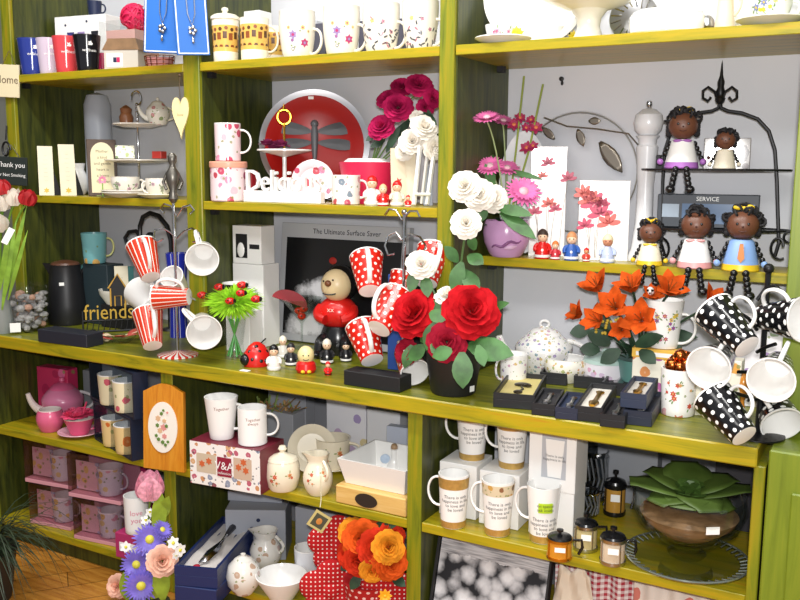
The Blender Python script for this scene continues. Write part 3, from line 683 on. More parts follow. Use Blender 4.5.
q=Vector((p.x-15*s,p.y,zt+.003)); b=MB(); b.lathe([(0,0),(6*s,0),(7*s,8*s),(5*s,12*s),(6*s,16*s),(2*s,19*s),(0,20*s)],16); o=b.build('trinket_pot',mat('8c5a3a',.3)); o.location=q; tag(o,'small brown-lidded trinket pot on the upper cake stand tier','pot')
for dx,dz,lab in ((-4,38,'small green and cream card on the lower tier of the cake stand'),):
    b=MB(); b.box(-9*s,9*s,0,.002,0,13*s,T=rotx(-.3)); o=b.build('greeting_card',floral('e7e3cf',['6f8a5a','a8b878'],70,.6,.6)); o.location=(p.x+dx*s,p.y-14*s,p.z+37.5*s); o.rotation_euler.z=face(p); tag(o,lab,'card')
b=MB(); b.box(-6*s,6*s,-4*s,4*s,0,7*s,b=.001); o=b.build('red_box',mat('b8362f',.4)); o.location=(p.x+25*s,p.y+3*s,p.z+37.5*s); tag(o,'little red box at right on the lower cake stand tier','box')
# leaning bookmark cards
def bookmark(px,lab,w,h,Y,z,rz=0.0,m='efe6c8'):
    p,s=put(px,z,Y); r=thing('bookmark_card',lab,'card',p,face(p)+rz,'cream verse cards with black stands')
    b=MB(); b.box(-w*s/2,w*s/2,0,.0025,0,h*s,T=rotx(-.12)); b.build('card',mat(m,.5,var=.04),r)
    b=MB(); b.prism([(w*s*.45,0),(w*s*1.05,0),(w*s*.5,h*s*.55)],.006,.008,T=rotz(.2)); b.build('easel_stand',BLACKM,r)
    b=MB(); 
    for k in range(7): flat_text(b,'......' if k%3 else '....',.008*s*1000/2.6,0,h*s*(.82-.085*k),-.0006,T=rotx(-.12))
    b.build('lettering',mat('8f8a76',.6),r,smooth=0,recalc=False)
    b=MB(); b.prism([(x,h*s*.10+z_) for x,z_ in blossom(6,w*s*.22,.5)],-.0008,-.0002,T=rotx(-.12)); b.build('flower_print',mat('d9b94a',.5),r,smooth=0); return r
bookmark(47,'cream verse card leftmost on the left middle shelf, with black easel stand',14,49,.05,ZM)
bookmark(69,'cream verse card in front of the small white jug, with black easel stand',15,51,.08,ZM,.15)
def jug(name,lab,px,z,R,H,Y=None,py=None,m=WHITE,ha=0,cat='jug',hm=None,decor=None,group=None,spout=True,loc=None,s=None,rz=0):
    if loc is None: p,s=put(px,z,Y,py,R*2)
    else: p=loc
    R,H=R*s,H*s; r=thing(name,lab,cat,p,face(p)+rz,group)
    out=[(R*.6,0)]+[(R*(.62+.38*math.sin(PI*min(1,t*1.25)**.9) if t<.8 else .62+.14*((t-.8)/.2)),H*t) for t in [i/14 for i in range(1,15)]]
    b=MB(); prof=[(0,0)]+out+[(a-.003,z_) for a,z_ in out[::-1]][:9]+[(0,H*.35)]
    b.lathe(prof,28)
    if spout:
        for i,v in enumerate(b.v):
            if v.z>H*.82 and v.x<0:
                k=(v.z/H-.82)/.18; c=max(0,-v.x/(R*.76)); b.v[i]=Vector((v.x-R*.32*k*c**4,v.y*(1-.35*k*c**2),v.z+H*.04*k*c**3))
    b.build('body',m,r)
    b=MB(); b.tube([(R*(.72+.55*math.sin(PI*t)),0,H*(.35+.52*t)) for t in [i/12 for i in range(13)]],max(.003,R*.1),8,T=rotz(ha*D2R)); b.build('handle',hm or m,r)
    if decor: decor(r,[(0.001,0)]+out,H)
    return r
jug('small_jug','small white jug half hidden behind the second cream verse card',78,ZM,11,31,Y=.17,ha=180)
# plaque
p,s=put(104,ZM,.10); p.z+=.002; r=thing('verse_plaque','cream arched verse plaque in dark brown frame, left middle shelf','plaque',p,face(p)+.1)
T=rotx(-.1); b=MB(); b.box(-14*s,14*s,.002,.010,0,56*s,b=.001,T=T); b.build('frame',mat('4a3524',.4),r)
b=MB(); arc=[(-11*s,3*s),(11*s,3*s)]+[(11*s*math.cos(t),40*s+13*s*math.sin(t)) for t in [PI*i/12 for i in range(13)]]; b.prism(arc,-.001,.002,T=T); b.build('verse_panel',mat('e6dcb6',.5),r)
b=MB()
for k,tx in enumerate(('Mother','a kind','and gentle','heart is','a home','for ever')): flat_text(b,tx,3.9*s,0,(44-6*k)*s,-.0016,T=T)
b.build('lettering',mat('7b6f50',.6),r,smooth=0,recalc=False)
p,s=put(103,ZM,.045); r=thing('flower_clip','tiny pink flower ornament on green leaf base before the arched plaque','ornament',p,face(p))
b=MB(); daisy_mb(4.6*s,8,1,tr(0,0,17*s)@rotx(PI/2),b,0,1,2,.5); b.build('flower',[mat('e58aa8',.4),mat('f2d8a0',.4)],r)
b=MB(); b.tube([(0,0,0),(0,0,15*s)],.6*s,6); 
for a in (0,2,4): leaf_mb(b,(0,0,1*s),(math.cos(a),math.sin(a),.3),9*s,5*s)
b.build('stem',mat('7fae35',.4),r)
sa=saucer('saucer','white saucer, lower one of the stacked pair on left middle shelf',126,ZM,48,Y=.075,m=BONE); s=mpp(sa.location)
sb=saucer('saucer','white saucer stacked on top, carrying the small flowered teacup',0,0,44,loc=sa.location+Vector((0,0,.0058)),m=BONE) if False else None
o=sa.copy(); COL.objects.link(o); o.location=sa.location+Vector((0,0,.0065)); o['label']='white saucer, upper one of the stacked pair under the flowered teacup'
mug('teacup','white teacup with tiny flower print on the two stacked saucers','teacup',0,0,28,17,17,loc=o.location+Vector((0,0,.0046)),s=s,ha=0,hd=.22,belly=2,body=BONE,inner=BONE,decor=sprig(['b88aa0','8a9a7a'],n=5,size=.09,seed=3),rz=face(o.location))
sa=saucer('saucer','cream saucer at the right end of the left middle shelf',158,ZM,40,Y=.075,m=CREAM)
mug('teacup','white teacup with tiny flowers at the right end of left middle shelf','teacup',0,0,24,15,18,loc=sa.location+Vector((.003,0,.0046)),s=s,ha=180,hd=.2,belly=2,body=BONE,inner=BONE,decor=sprig(['b88aa0','8a9a7a'],n=4,size=.09,seed=6),rz=face(sa.location))
# ================================================================ MIDDLE SHELF, middle bay
FP=floral('f1d9dc',['d98aa8','c2405f','b83a4a','e6b8c4','a04a6a'],38,.62)
p,s=put(229,ZM,.045); r=thing('floral_canister','round pink flowered canister with orange-pink lid, left end of the middle shelf','canister',p,face(p))
b=MB(); b.lathe([(0,0),(17*s,0),(18*s,1*s),(18*s,33*s),(0,33*s)],36); b.build('body',FP,r)
b=MB(); b.lathe([(18.6*s,33*s),(18.8*s,34*s),(18.8*s,38*s),(18*s,39*s),(0,39*s)],36); b.build('lid',mat('e6a58c',.35),r)
mug('floral_mug','pink flowered mug standing on the round pink canister','mug',0,0,26,25,37,loc=p+Vector((0,0,39.4*s)),s=s,body=FP,inner=WHITE,hm=WHITE,ha=-10,hd=.42,rz=face(p))
b=MB(); b.box(-8*s,8*s,0,.03,0,30*s,b=.001); o=b.build('red_gift_box',mat('c02a35',.4)); p,s=put(246,ZM,.16); o.location=p; tag(o,'small red gift box just behind the pink canister and Delicious sign','box')
# dragonfly plate
r,s,T,Rm=standplate('dragonfly_plate','large round red plate with silver rim and a silver dragonfly',315,0,54,.235,ZM,mat('a51712',.35,spec=.3),rim=SILVER,lean=.14,deep=.16)
b=MB(); zz=.005
def P2(x,y): return T@Vector((x*Rm,y*Rm,zz))
for sx in (-1,1):
    for (a,L,wd,y0) in ((.14,.74,.30,.26),(-.08,.68,.26,.06)):
        pts=[]
        for i in range(18):
            t=2*PI*i/18; x=L/2*(1-math.cos(t)); y=wd/2*math.sin(t)*(.55+.45*(x/L))
            pts.append((sx*(.05+x*math.cos(a)-y*math.sin(a)),y0+x*math.sin(a)+y*math.cos(a)))
        o_=len(b.v); b.add([P2(x,y) for x,y in pts]+[P2(sx*.05+sum(q[0]-sx*.05 for q in pts)/18,sum(q[1] for q in pts)/18)+Vector((0,-.004,0))],[(i,(i+1)%18,18) for i in range(18)])
b.build('wing',mat('4e5054',.5),r,smooth=0)
b=MB(); b.tube([P2(0,.36),P2(0,.2),P2(0,0),P2(0,-.4)],[Rm*.05,Rm*.07,Rm*.06,Rm*.025],10); b.ell(P2(0,.40),Rm*.075,0,10); b.build('dragonfly_body',mat('5f6165',.45),r)
panel(r,'price_tag',TAGW,-.008,.008,0,.008,T=tr(-.01,-.012,Rm*1.83))
# cake stand with gold loop
p,s=put(285,ZM,.11); r=thing('cake_plate','white cake plate on a gold rod with heart loop handle','cake stand',p,face(p))
b=MB(); b.lathe([(13*s,0),(4*s,2*s),(2*s,8*s),(2*s,44*s),(14*s,47*s),(27*s,50*s),(27*s,51.5*s),(0,48.5*s)],36); b.build('plate',WHITE,r)
b=MB(); b.tube([(0,0,48*s),(0,0,76*s)],1.1*s,8); b.tube([(6.5*s*math.sin(t),0,(83-7*math.cos(t))*s) for t in [2*PI*i/20 for i in range(20)]],1.2*s,7,closed=True)
b.lathe([(2.2*s,90*s),(1*s,93*s),(0,97*s)],8); b.ell((-5*s,0,88*s),1.6*s); b.ell((5*s,0,88*s),1.6*s); b.ell((0,0,75*s),2*s); b.build('gold_handle',GOLD,r)
b=MB(); 
for k in range(5): rose_mb(8*s,k,4,tr((-8+4.2*k)*s,(k%2-.5)*6*s,(2+2.5*math.sin(k*2+1))*s),b)
o=b.build('purple_flower_heads',mat('8c2f5c',.6)); o.location=p+Vector((-11*s,0,51.5*s)); tag(o,'purple fabric flower spray lying on the white cake plate','flowers'); o.name='flower_spray'
# Delicious sign
p,s=put(281,ZM,.035); r=thing('word_sign','white wooden standing sign spelling Delicious on a white base','sign',p,.02)
hw=47*s; b=MB(); b.box(-hw,hw,0,.022,0,11.5*s,b=.001); b.build('base',WHITE,r)
b=MB(); v,f=glyphs('Delicious',34*s,ext=.006,spacing=.93); 
xs=[q[0] for q in v]; wd=max(xs)-min(xs); zmin=min(q[1] for q in v); sc=hw*1.92/wd; cx=(max(xs)+min(xs))/2
b.add([((a-cx)*sc,.011-c,(bb_-zmin)*sc*1.15+11*s) for a,bb_,c in v],f); b.build('letters',WHITE,r,smooth=0)
standplate('side_plate','small pink-flowered plate standing up behind the Delicious sign',313,0,21,.115,ZM,FP,lean=.2,deep=.1)
mug('floral_mug','small white mug with red and pink roses right of the Delicious sign','mug',346,ZM,29,28,29,Y=.06,body=floral('f4ece6',['c24a4f','b83a5a','7a8a9a','d9a0a8'],42,.6),inner=WHITE,hm=WHITE,ha=0,hd=.28)
# pink pot with roses
p,s=put(370,ZM,.17); r=thing('rose_arrangement','hot pink bucket of magenta roses with white blooms on the middle shelf','flowers',p,face(p))
b=MB(); b.lathe([(0,0),(24*s,0),(31*s,40*s),(30*s,40.5*s),(24*s,4*s),(0,4*s)],36); b.build('bucket',mat('d8264f',.4),r)
b=MB(); b.lathe([(27*s,30*s),(28.5*s,39*s),(22*s,44*s),(10*s,42*s),(0,40*s)],20); b.build('tissue_lining',mat('e8e4e2',.7),r)
MAG=mat('a8104c',.8,var=.3,spec=.15); WR=mat('efe8dc',.8,spec=.2)
def bloomset(r,lst,matf,nm='rose_bloom',fn=rose_mb,**k):
    o=Vector(r.location); Mi=rotz(-r.rotation_euler.z)
    for i,(px,py,R,Y,tw) in enumerate(lst):
        c=W(px,py,Y); q=Mi@(c-o); d=Mi@vdir(c,*tw); Rr=R*mpp(c)
        mb=fn(Rr,seed=i,T=tr(*q)@align(d),**k); mb.build(nm,matf if not isinstance(matf,list) else matf,r)
def stems(r,lst,base,m=STEM,rad_=.002,nm='stem'):
    o=Vector(r.location); Mi=rotz(-r.rotation_euler.z); b=MB()
    for px,py,Y in lst:
        q=Mi@(W(px,py,Y)-o); b.tube(bez(base,(base[0]*.5+q.x*.5,base[1]*.5+q.y*.5,base[2]*.2+q.z*.8),q,7),rad_,6)
    return b.build(nm,m,r)
def leaves(r,lst,m=LEAFG,nm='leaf',each=True):
    """lst: start pixel, end pixel, depth, width in pixels"""
    o=Vector(r.location); Mi=rotz(-r.rotation_euler.z)
    for (x0,y0,x1,y1,Y,wd) in lst:
        a=W(x0,y0,Y); e=W(x1,y1,Y-.02); s_=mpp(a); d=Mi@(e-a); up=Mi@vdir(a,0,.5,.9)
        leaf_mb(MB(),(0,0,0),d,d.length,wd*s_,up=up) ; b=MB(); leaf_mb(b,Mi@(a-o),d,d.length*1.05,wd*s_,up=up,curl=-.15); b.build(nm,m,r)
bloomset(r,[(382,128,12,.12,(-.3,.5,.8)),(398,108,13,.12,(0,.4,.8)),(419,86,12,.13,(.1,.6,.7)),(402,88,10,.16,(0,.6,.7)),(432,98,9,.13,(.5,.3,.7)),(388,100,10,.17,(-.3,.6,.6)),(425,108,8,.14,(.3,.2,.8))],MAG)
bloomset(r,[(412,142,11,.10,(0,.3,.9)),(424,128,12,.10,(.2,.5,.8)),(434,148,10,.11,(.4,0,.8)),(404,152,8,.12,(-.2,.2,.9)),(419,118,8,.12,(0,.6,.7))],WR)
stems(r,[(383,128,.14),(399,110,.14),(419,92,.15),(412,145,.12),(424,131,.12),(432,102,.15)],(0,0,30*s))
leaves(r,[(385,140,370,146,.13,8),(410,120,392,140,.15,9),(420,112,436,122,.12,9),(400,126,385,152,.13,8),(428,110,438,140,.13,8),(375,135,366,140,.14,6)],DLEAF)
# cards and white easel
def card(name,lab,px,z,Y,w,h,m,rz=0,lean=.15,cat='card'):
    p,s=put(px,z,Y); r=thing(name,lab,cat,p,face(p)+rz); T=rotx(-lean); b=MB(); b.box(-w*s/2,w*s/2,0,.003,0,h*s,T=T); b.build('card',m,r,smooth=0); return r,s,T
r,s,T=card('greeting_card','beige card with red flower leaning beside the pink bucket, at left',399,ZM,.10,15,57,mat('e0cfb2',.5),.2)
b=MB(); b.prism([(x,24*s+z_) for x,z_ in blossom(5,4*s,.4)],-.001,0,T=T); b.prism([(-1*s,8*s),(0,8*s),(1*s,22*s),(0,22*s)],-.001,0,T=T); b.build('flower_print',mat('b8382f',.5),r,smooth=0)
r,s,T=card('greeting_card','plain cream card leaning against the white easel',409,ZM,.12,14,58,mat('e9dcc0',.5),.1)
p,s=put(425,ZM,.08); p.z+=.005; r=thing('white_easel','small white ladder-like easel standing at right end of the middle shelf','easel',p,face(p)+.15); b=MB()
for x0,x1 in ((-11,-5),(2,10)): b.tube([(x0*s,0,0),(x1*s,.012,58*s)],2.2*s,4)
b.tube([(-11*s,-.004,10*s),(5*s,-.004,10*s)],1.6*s,4); b.tube([(0,.06,0),(3*s,.014,54*s)],1.8*s,4); b.build('frame',WHITE,r)
r,s,T=card('grey_gift_tag','grey tag hanging behind the bars of the white easel',428,ZM,.13,9,40,mat('8f95a2',.5),.1)
# ---- figurines: built once, copied
def figurine(name,lab,loc,s,robe,hat,trim=WHITE,rz=None,group=None,skin='f0c9a8',cat='figurine'):
    r=thing(name,lab,cat,loc,face(loc) if rz is None else rz,group)
    b=MB(); b.lathe([(0,0),(4.6*s,0),(5*s,1*s),(4.4*s,5*s),(3*s,9*s),(2.2*s,10.5*s),(0,11*s)],18)
    for sx in (-1,1): b.tube(bez((sx*2.6*s,0,9*s),(sx*5.4*s,-1*s,8*s),(sx*4.4*s,-2.6*s,5*s),5),1.25*s,7)
    b.build('robe',robe,r)
    b=MB(); b.ell((0,-.2*s,13.6*s),(3.3*s,3.2*s,3.4*s),0,14); b.ell((0,-3.3*s,13.2*s),.55*s,0,6); b.build('head',mat(skin,.45),r)
    b=MB(); b.lathe([(3.5*s,13.6*s),(3.5*s,15.4*s),(2.6*s,17.4*s),(1*s,18.6*s),(0,18.8*s)],14,T=tr(0,.5*s,0)); b.build('hat',hat,r)
    b=MB(); 
    for sx in (-1,1): b.ell((sx*1.2*s,-3.1*s,14*s),.42*s,0,6)
    b.build('eyes',BLACK,r)
    b=MB(); b.lathe([(5.1*s,1*s),(5.15*s,2.4*s),(4.8*s,2.6*s)],18); b.ell((0,-3.6*s,5.4*s),1.2*s,0,6); b.build('trim',trim,r)
    return r
def figs(lst,z,nm='figurine',**k):
    out=[]
    for px,Y,h,robe,hat,lab,skin in lst:
        p,s=put(px,z,Y); out.append(figurine(nm,lab,p,s*h/19,robe,hat,skin=skin,**k))
    return out
YELM=mat('e8c22a',.35)
figs([(372,.05,30,mat('e8e2da',.3),RED,'small white-robed figurine with red hat, left on the shelf edge under the pink bucket','f0c9a8'),
      (383,.04,22,RED,mat('d9b48a',.4),'short red figurine with tan cap beside the white-robed one','f0c9a8'),
      (397,.045,26,mat('d8cdb8',.4),RED,'beige-robed figurine with red hat before the beige cards','f0c9a8'),
      (408,.03,12,RED,RED,'tiny red figurine on the shelf edge nearest the white easel','f0c9a8')],ZM,group='small figurines on the middle shelf')
# ================================================================ MIDDLE SHELF, right bay
r,s,T,Rm=standplate('oval_plate','plain white plate upright behind the pink gerberas',522,0,40,.288,ZR,mat('e6e6e8',.2),lean=.06)
r.scale=(.62,1,1.5)
# glass charger with silver leaves
p,s=put(575,ZR,.318); r=thing('glass_charger','big round clear glass plate with silver leaf shapes, standing at the back wall','plate',p,face(p)*.2)
Rm=60*s; T=tr(0,0,82*s)@rotx(PI/2-.03); b=MB(); b.lathe([(0,-.003),(Rm*.8,-.003),(Rm,.004),(Rm,.008),(Rm*.8,.002),(0,.002)],56,T=T); b.tube([(0,.004,0),(0,.004,25*s)],6*s,6,flat=.2); b.build('plate',glassmat('fcfcfc',.15,.1,.03),r)
for (x,y,a,L,wd) in ((-.02,.78,-1.2,.30,.14),(.35,.55,-.9,.62,.24),(.15,.92,0,.2,.12),(-.4,.6,2.4,.3,.12)):
    b=MB(); b.petal(L*Rm,wd*Rm,cup=.004,curl=0,tip=.05,T=T@tr(x*Rm,y*Rm*.9,.010)@rotz(a-PI/2),base=.1); b.build('silver_leaf',mat('8d8478',.3,.8),r,solid=.001)
b=MB(); b.tube([T@Vector((Rm*.97*math.cos(t),Rm*.97*math.sin(t),.008)) for t in [2*PI*i/48 for i in range(48)]],.002,6,closed=True)
b.tube([T@Vector((x*Rm,y*Rm,.009)) for x,y in ((-.6,.9),(-.2,.75),(.3,.7),(.8,.62),(1.0,.4))],.0022,6); b.build('silver_line',mat('9a968e',.3,.8),r)
VASE=mat('f3f1ee',.2)
def squarevase(px,Y,w,h,lab,seed,rz):
    p,s=put(px,ZR,Y); r=thing('square_vase',lab,'vase',p,rz); W_=w*s*.86; H_=h*s; D_=.05
    b=MB(); t=.004; b.box(-W_/2,W_/2,0,D_,0,.006); b.box(-W_/2,W_/2,0,t,.006,H_,b=.0015); b.box(-W_/2,W_/2,D_-t,D_,.006,H_,b=.0015); b.box(-W_/2,-W_/2+t,t,D_-t,.006,H_); b.box(W_/2-t,W_/2,t,D_-t,.006,H_); b.build('body',VASE,r)
    rn=random.Random(seed); b=MB(); y=-.0006
    for k in range(7):
        x0=rn.uniform(-.35,.38)*W_; x1=x0+rn.uniform(-.25,.2)*W_; top=H_*rn.uniform(.35,.85); n=10; L=[]
        for i in range(n+1):
            t_=i/n; L.append((x0+(x1-x0)*t_*t_,H_*.03+top*t_))
        b.add([(x-.0006,y,z) for x,z in L]+[(x+.0006,y,z) for x,z in L],[(i,i+1,n+2+i,n+1+i) for i in range(n)],2)
        for (cx,cz,q) in ((L[-1][0],L[-1][1],rn.uniform(.12,.22)*W_*1.2),):
            for e in [j*PI/4+.2 for j in range(5)]:
                b.add([(cx+q*.55*math.cos(e)+q*.55*(math.cos(u)*math.cos(e)-.45*math.sin(u)*math.sin(e)),y-.0003,cz+q*.55*math.sin(e)+q*.55*(math.cos(u)*math.sin(e)+.45*math.sin(u)*math.cos(e))) for u in [PI*i/5 for i in range(10)]],[tuple(range(10))],k%2)
    b.build('flower_print',[mat('c02a55',.4),mat('d9554a',.4),mat('8a7a6a',.4)],r,smooth=0,recalc=False); return r
squarevase(546,.26,41,108,'tall white square vase with magenta flower print, left of the pair',11,.35)
squarevase(602,.235,57,79,'shorter wide white square vase with pink flower print, right of the pair',14,.30)
# pepper mill
p,s=put(642,ZR,.28); s*=1.06; b=MB(); b.lathe([(0,0),(14*s,0),(14*s,5*s),(11*s,12*s),(8*s,35*s),(7.5*s,70*s),(9.5*s,98*s),(10*s,106*s),(8*s,108*s),(8.5*s,113*s),(11*s,116*s)],26)
r=thing('pepper_mill','tall white turned pepper mill at the back of right middle shelf','pepper mill',p,0); b.build('body',mat('dcdcde',.25),r)
b=MB(); b.lathe([(8*s,116.5*s),(12*s,121*s),(13.5*s,128*s),(12*s,135*s),(6*s,140*s),(2*s,141*s),(0,141*s)],26); b.build('head',mat('dcdcde',.25),r)
b=MB(); b.lathe([(1.5*s,141*s),(3*s,144*s),(2.6*s,147*s),(0,148*s)],12); b.build('knob',CHROME,r)
# purple pot of gerberas
p,s=put(506,ZR,.195); r=thing('gerbera_arrangement','lilac smiling-lips pot of pink gerberas and white roses','flowers',p,face(p)); LIL=mat('cf9fcb',.22)
out=[(0,0),(14*s,0),(17*s,3*s),(22*s,14*s),(23.5*s,24*s),(22*s,33*s),(21*s,36*s),(19.5*s,36*s),(20.5*s,30*s),(0,28*s)]
b=MB(); b.lathe(out,36); b.build('pot',LIL,r)
def onpot(a,z,e=0):
    rr=rad(out[:7],z*s)+e; return (rr*math.sin(a),-rr*math.cos(a),z*s)
b=MB(); b.tube([onpot(-.75+.12*i,10+7.5*(i/12)+1.6*math.sin(i*.52*2),.0004) for i in range(13)],[.6*s+1.0*s*math.sin(PI*i/12) for i in range(13)],8)
b.build('lips',mat('8a5a86',.25),r)
b=MB(); b.tube([onpot(-.1+.1*i,9.5+2.4*(i/6),.0012) for i in range(7)],[.5*s+2.0*s*math.sin(PI*i/6) for i in range(7)],8); b.build('lower_lip',mat('e0b8d6',.2),r)
GER=mat('dc6aa4',.5,var=.2); GCORE=mat('d9b0b8',.6)
lst=[(487,119,15,.09,(-.1,.9,.4)),(503,122,13,.24,(.2,.9,.4)),(490,167,15,.16,(-.1,.7,.6)),(507,169,14,.20,(.1,.8,.5)),(523,193,20,.14,(.25,.65,.7))]
bloomset(r,lst,[GER,GCORE],'gerbera_bloom',daisy_mb)
bloomset(r,[(465,187,14,-.045,(-.2,.4,.85)),(479,195,14,.05,(0,.3,.95)),(494,199,12,.10,(.2,.3,.9))],WR)
stems(r,[(487,121,.09),(503,125,.24),(490,170,.17),(507,172,.21),(523,196,.16)],(0,0,30*s),mat('9fb07a',.5))
b=MB(); Mi=rotz(-r.rotation_euler.z)
for (px,py,Y) in ((524,76,.24),(543,84,.24)): b.tube([(0,0,30*s),Mi@(W(px-8 if px<530 else px-14,150,Y)-p),Mi@(W(px,py,Y)-p)],.0028,7)
b.build('green_cane',mat('8a9a3a',.5),r)
leaves(r,[(494,185,486,164,.16,10),(500,212,535,235,.10,14),(496,207,530,212,.10,12),(485,205,478,222,.10,12),(497,160,489,157,.2,8),(500,170,540,175,.2,6)],LEAFG)
b=MB(); 
for k in range(26): leaf_mb(b,((random.random()-.5)*26*s,(random.random()-.5)*20*s,34*s),(random.uniform(-1,1),random.uniform(-1,.4),random.uniform(.0,.7)),random.uniform(9,18)*s,5*s)
b.build('foliage',DLEAF,r)
b=MB()
lst=[(514,125,8),(520,118,7),(526,128,6),(536,128,8),(531,120,6),(527,148,8),(533,146,6)]
for i,(px,py,R) in enumerate(lst):
    c=W(px,py,.24); daisy_mb(R*s,6,i,tr(*(Mi@(c-p)))@align(Mi@vdir(c,.3*math.sin(i),.5,.8)),b,0,1,2,.45)
b.build('orchid_sprig',[mat('a82a55',.5),mat('d87a4a',.5)],r)
figs([(542,.195,30,RED,mat('3a2a20',.6),'small red-and-white robed figurine with dark hair beside the lilac pot','f0c9a8'),
      (555,.188,19,mat('c0303a',.4),mat('d87a3a',.5),'short crimson figurine with orange hair between red and blue robed ones','f0c9a8'),
      (571,.195,29,mat('2f5aa8',.35),mat('c98a5a',.5),'blue-robed figurine with tan hair in front of the wide square vase','f0c9a8'),
      (586,.185,14,mat('c8402f',.35),RED,'very small red figurine lying low on the shelf edge','e8a070'),
      (607,.19,29,mat('b8c4e0',.35),mat('e8d8b0',.5),'pale blue figurine with cream hat and red base, before the vase','c98a6a')],ZR,group='small figurines on the right middle shelf')
# ---- wrought-iron two-tier stand
Yst=.255
p,s=put(715,ZR,Yst); r=thing('iron_stand','black wrought-iron two-tier display stand with scrolled finial, right middle shelf','stand',p,face(p)); Mi=rotz(-face(p))
def LP(px,py,Y=Yst): return Mi@(W(px,py,Y)-p)
b=MB()
for sx in (-1,1):
    cx=720
    b.tube([LP(cx,102),LP(cx+sx*1.5,108),LP(cx+sx*8,111),LP(cx+sx*22,113),LP(cx+sx*38,119),LP(cx+sx*49,131),LP(cx+sx*55,150),LP(cx+sx*57,180),LP(cx+sx*58,215),LP(cx+sx*59,244)],.0042,7)
    b.tube([LP(cx+sx*1,104),LP(cx+sx*5,92),LP(cx+sx*12,87),LP(cx+sx*17,91),LP(cx+sx*17,98),LP(cx+sx*12,101),LP(cx+sx*9,97)],.0035,7)
    b.tube([LP(cx+sx*59,243),LP(cx+sx*55,256)],.0042,7)
    b.tube([LP(cx+sx*59+sx*12*math.cos(t)*(.35+.1*t),247-14*math.sin(t)*(.5+.08*t),Yst-.03) for t in [.4*i for i in range(14)]],.0032,6)
    b.tube([LP(cx+sx*59+sx*10+sx*7*math.cos(t)*(1-.08*t),238-7*math.sin(t)*(1-.08*t),Yst-.02) for t in [.45*i for i in range(13)]],.003,6)
b.build('frame',IRON,r)
c=LP(720,102); q=s
b=MB(); b.lathe([(2*q,-2*q),(4*q,0),(5*q,3*q),(3.5*q,6*q),(4.5*q,10*q),(3*q,14*q),(3.4*q,19*q),(1.6*q,25*q),(.6*q,37*q),(0,40*q)],12,T=tr(*c)); b.build('finial',IRON,r)
for nm,y in (('upper_tray',170),('lower_tray',229)):
    c=LP(715,y); R=70*s; b=MB(); b.lathe([(0,-.002),(R,-.002),(R+.002,.002),(R-.001,.003),(R*.97,0),(0,0)],48,T=tr(*c),sy=.42); b.build(nm,mat('1d1d20',.25),r)
ztu=(W(715,170,Yst)).z+.001; ztl=W(715,229,Yst).z+.001
# things on the stand's trays
r,w_,d_,h_=carton('clear_box','small clear box of brown potpourri on the upper tray','box',726,ztu,44,18,31,Y=.25,m=glassmat('e6e2de',.3,.05,.15),rz=face(p))
b=MB(); rn=random.Random(2)
for k in range(40): b.ell((rn.uniform(-.42,.42)*w_,rn.uniform(.1,.9)*d_,rn.uniform(.08,.7)*h_),rn.uniform(2.5,4.5)*s,0,7)
b.build('filling',mat('5a2f2c',.6,var=.3),r)
carton('black_box','flat black box at left end of the upper tray, behind the tallest seated doll','box',668,ztu,24,16,14,Y=.272,m=BLACKM,rz=face(p))
r,w_,d_,h_=carton('window_box','long slate-blue window box lying on the lower tray behind the dolls','box',706,ztl,96,22,33,Y=.262,m=mat('3b4048',.5),rz=face(p)*.6)
panel(r,'window',mat('5b7291',.2),-w_*.25,w_*.46,h_*.12,h_*.72); panel(r,'window_glint',mat('9aa7b5',.3),-w_*.45,-w_*.28,h_*.3,h_*.7)
text_part(r,'lettering','SERVICE',6*s,0,h_*.86,col=TAGW)
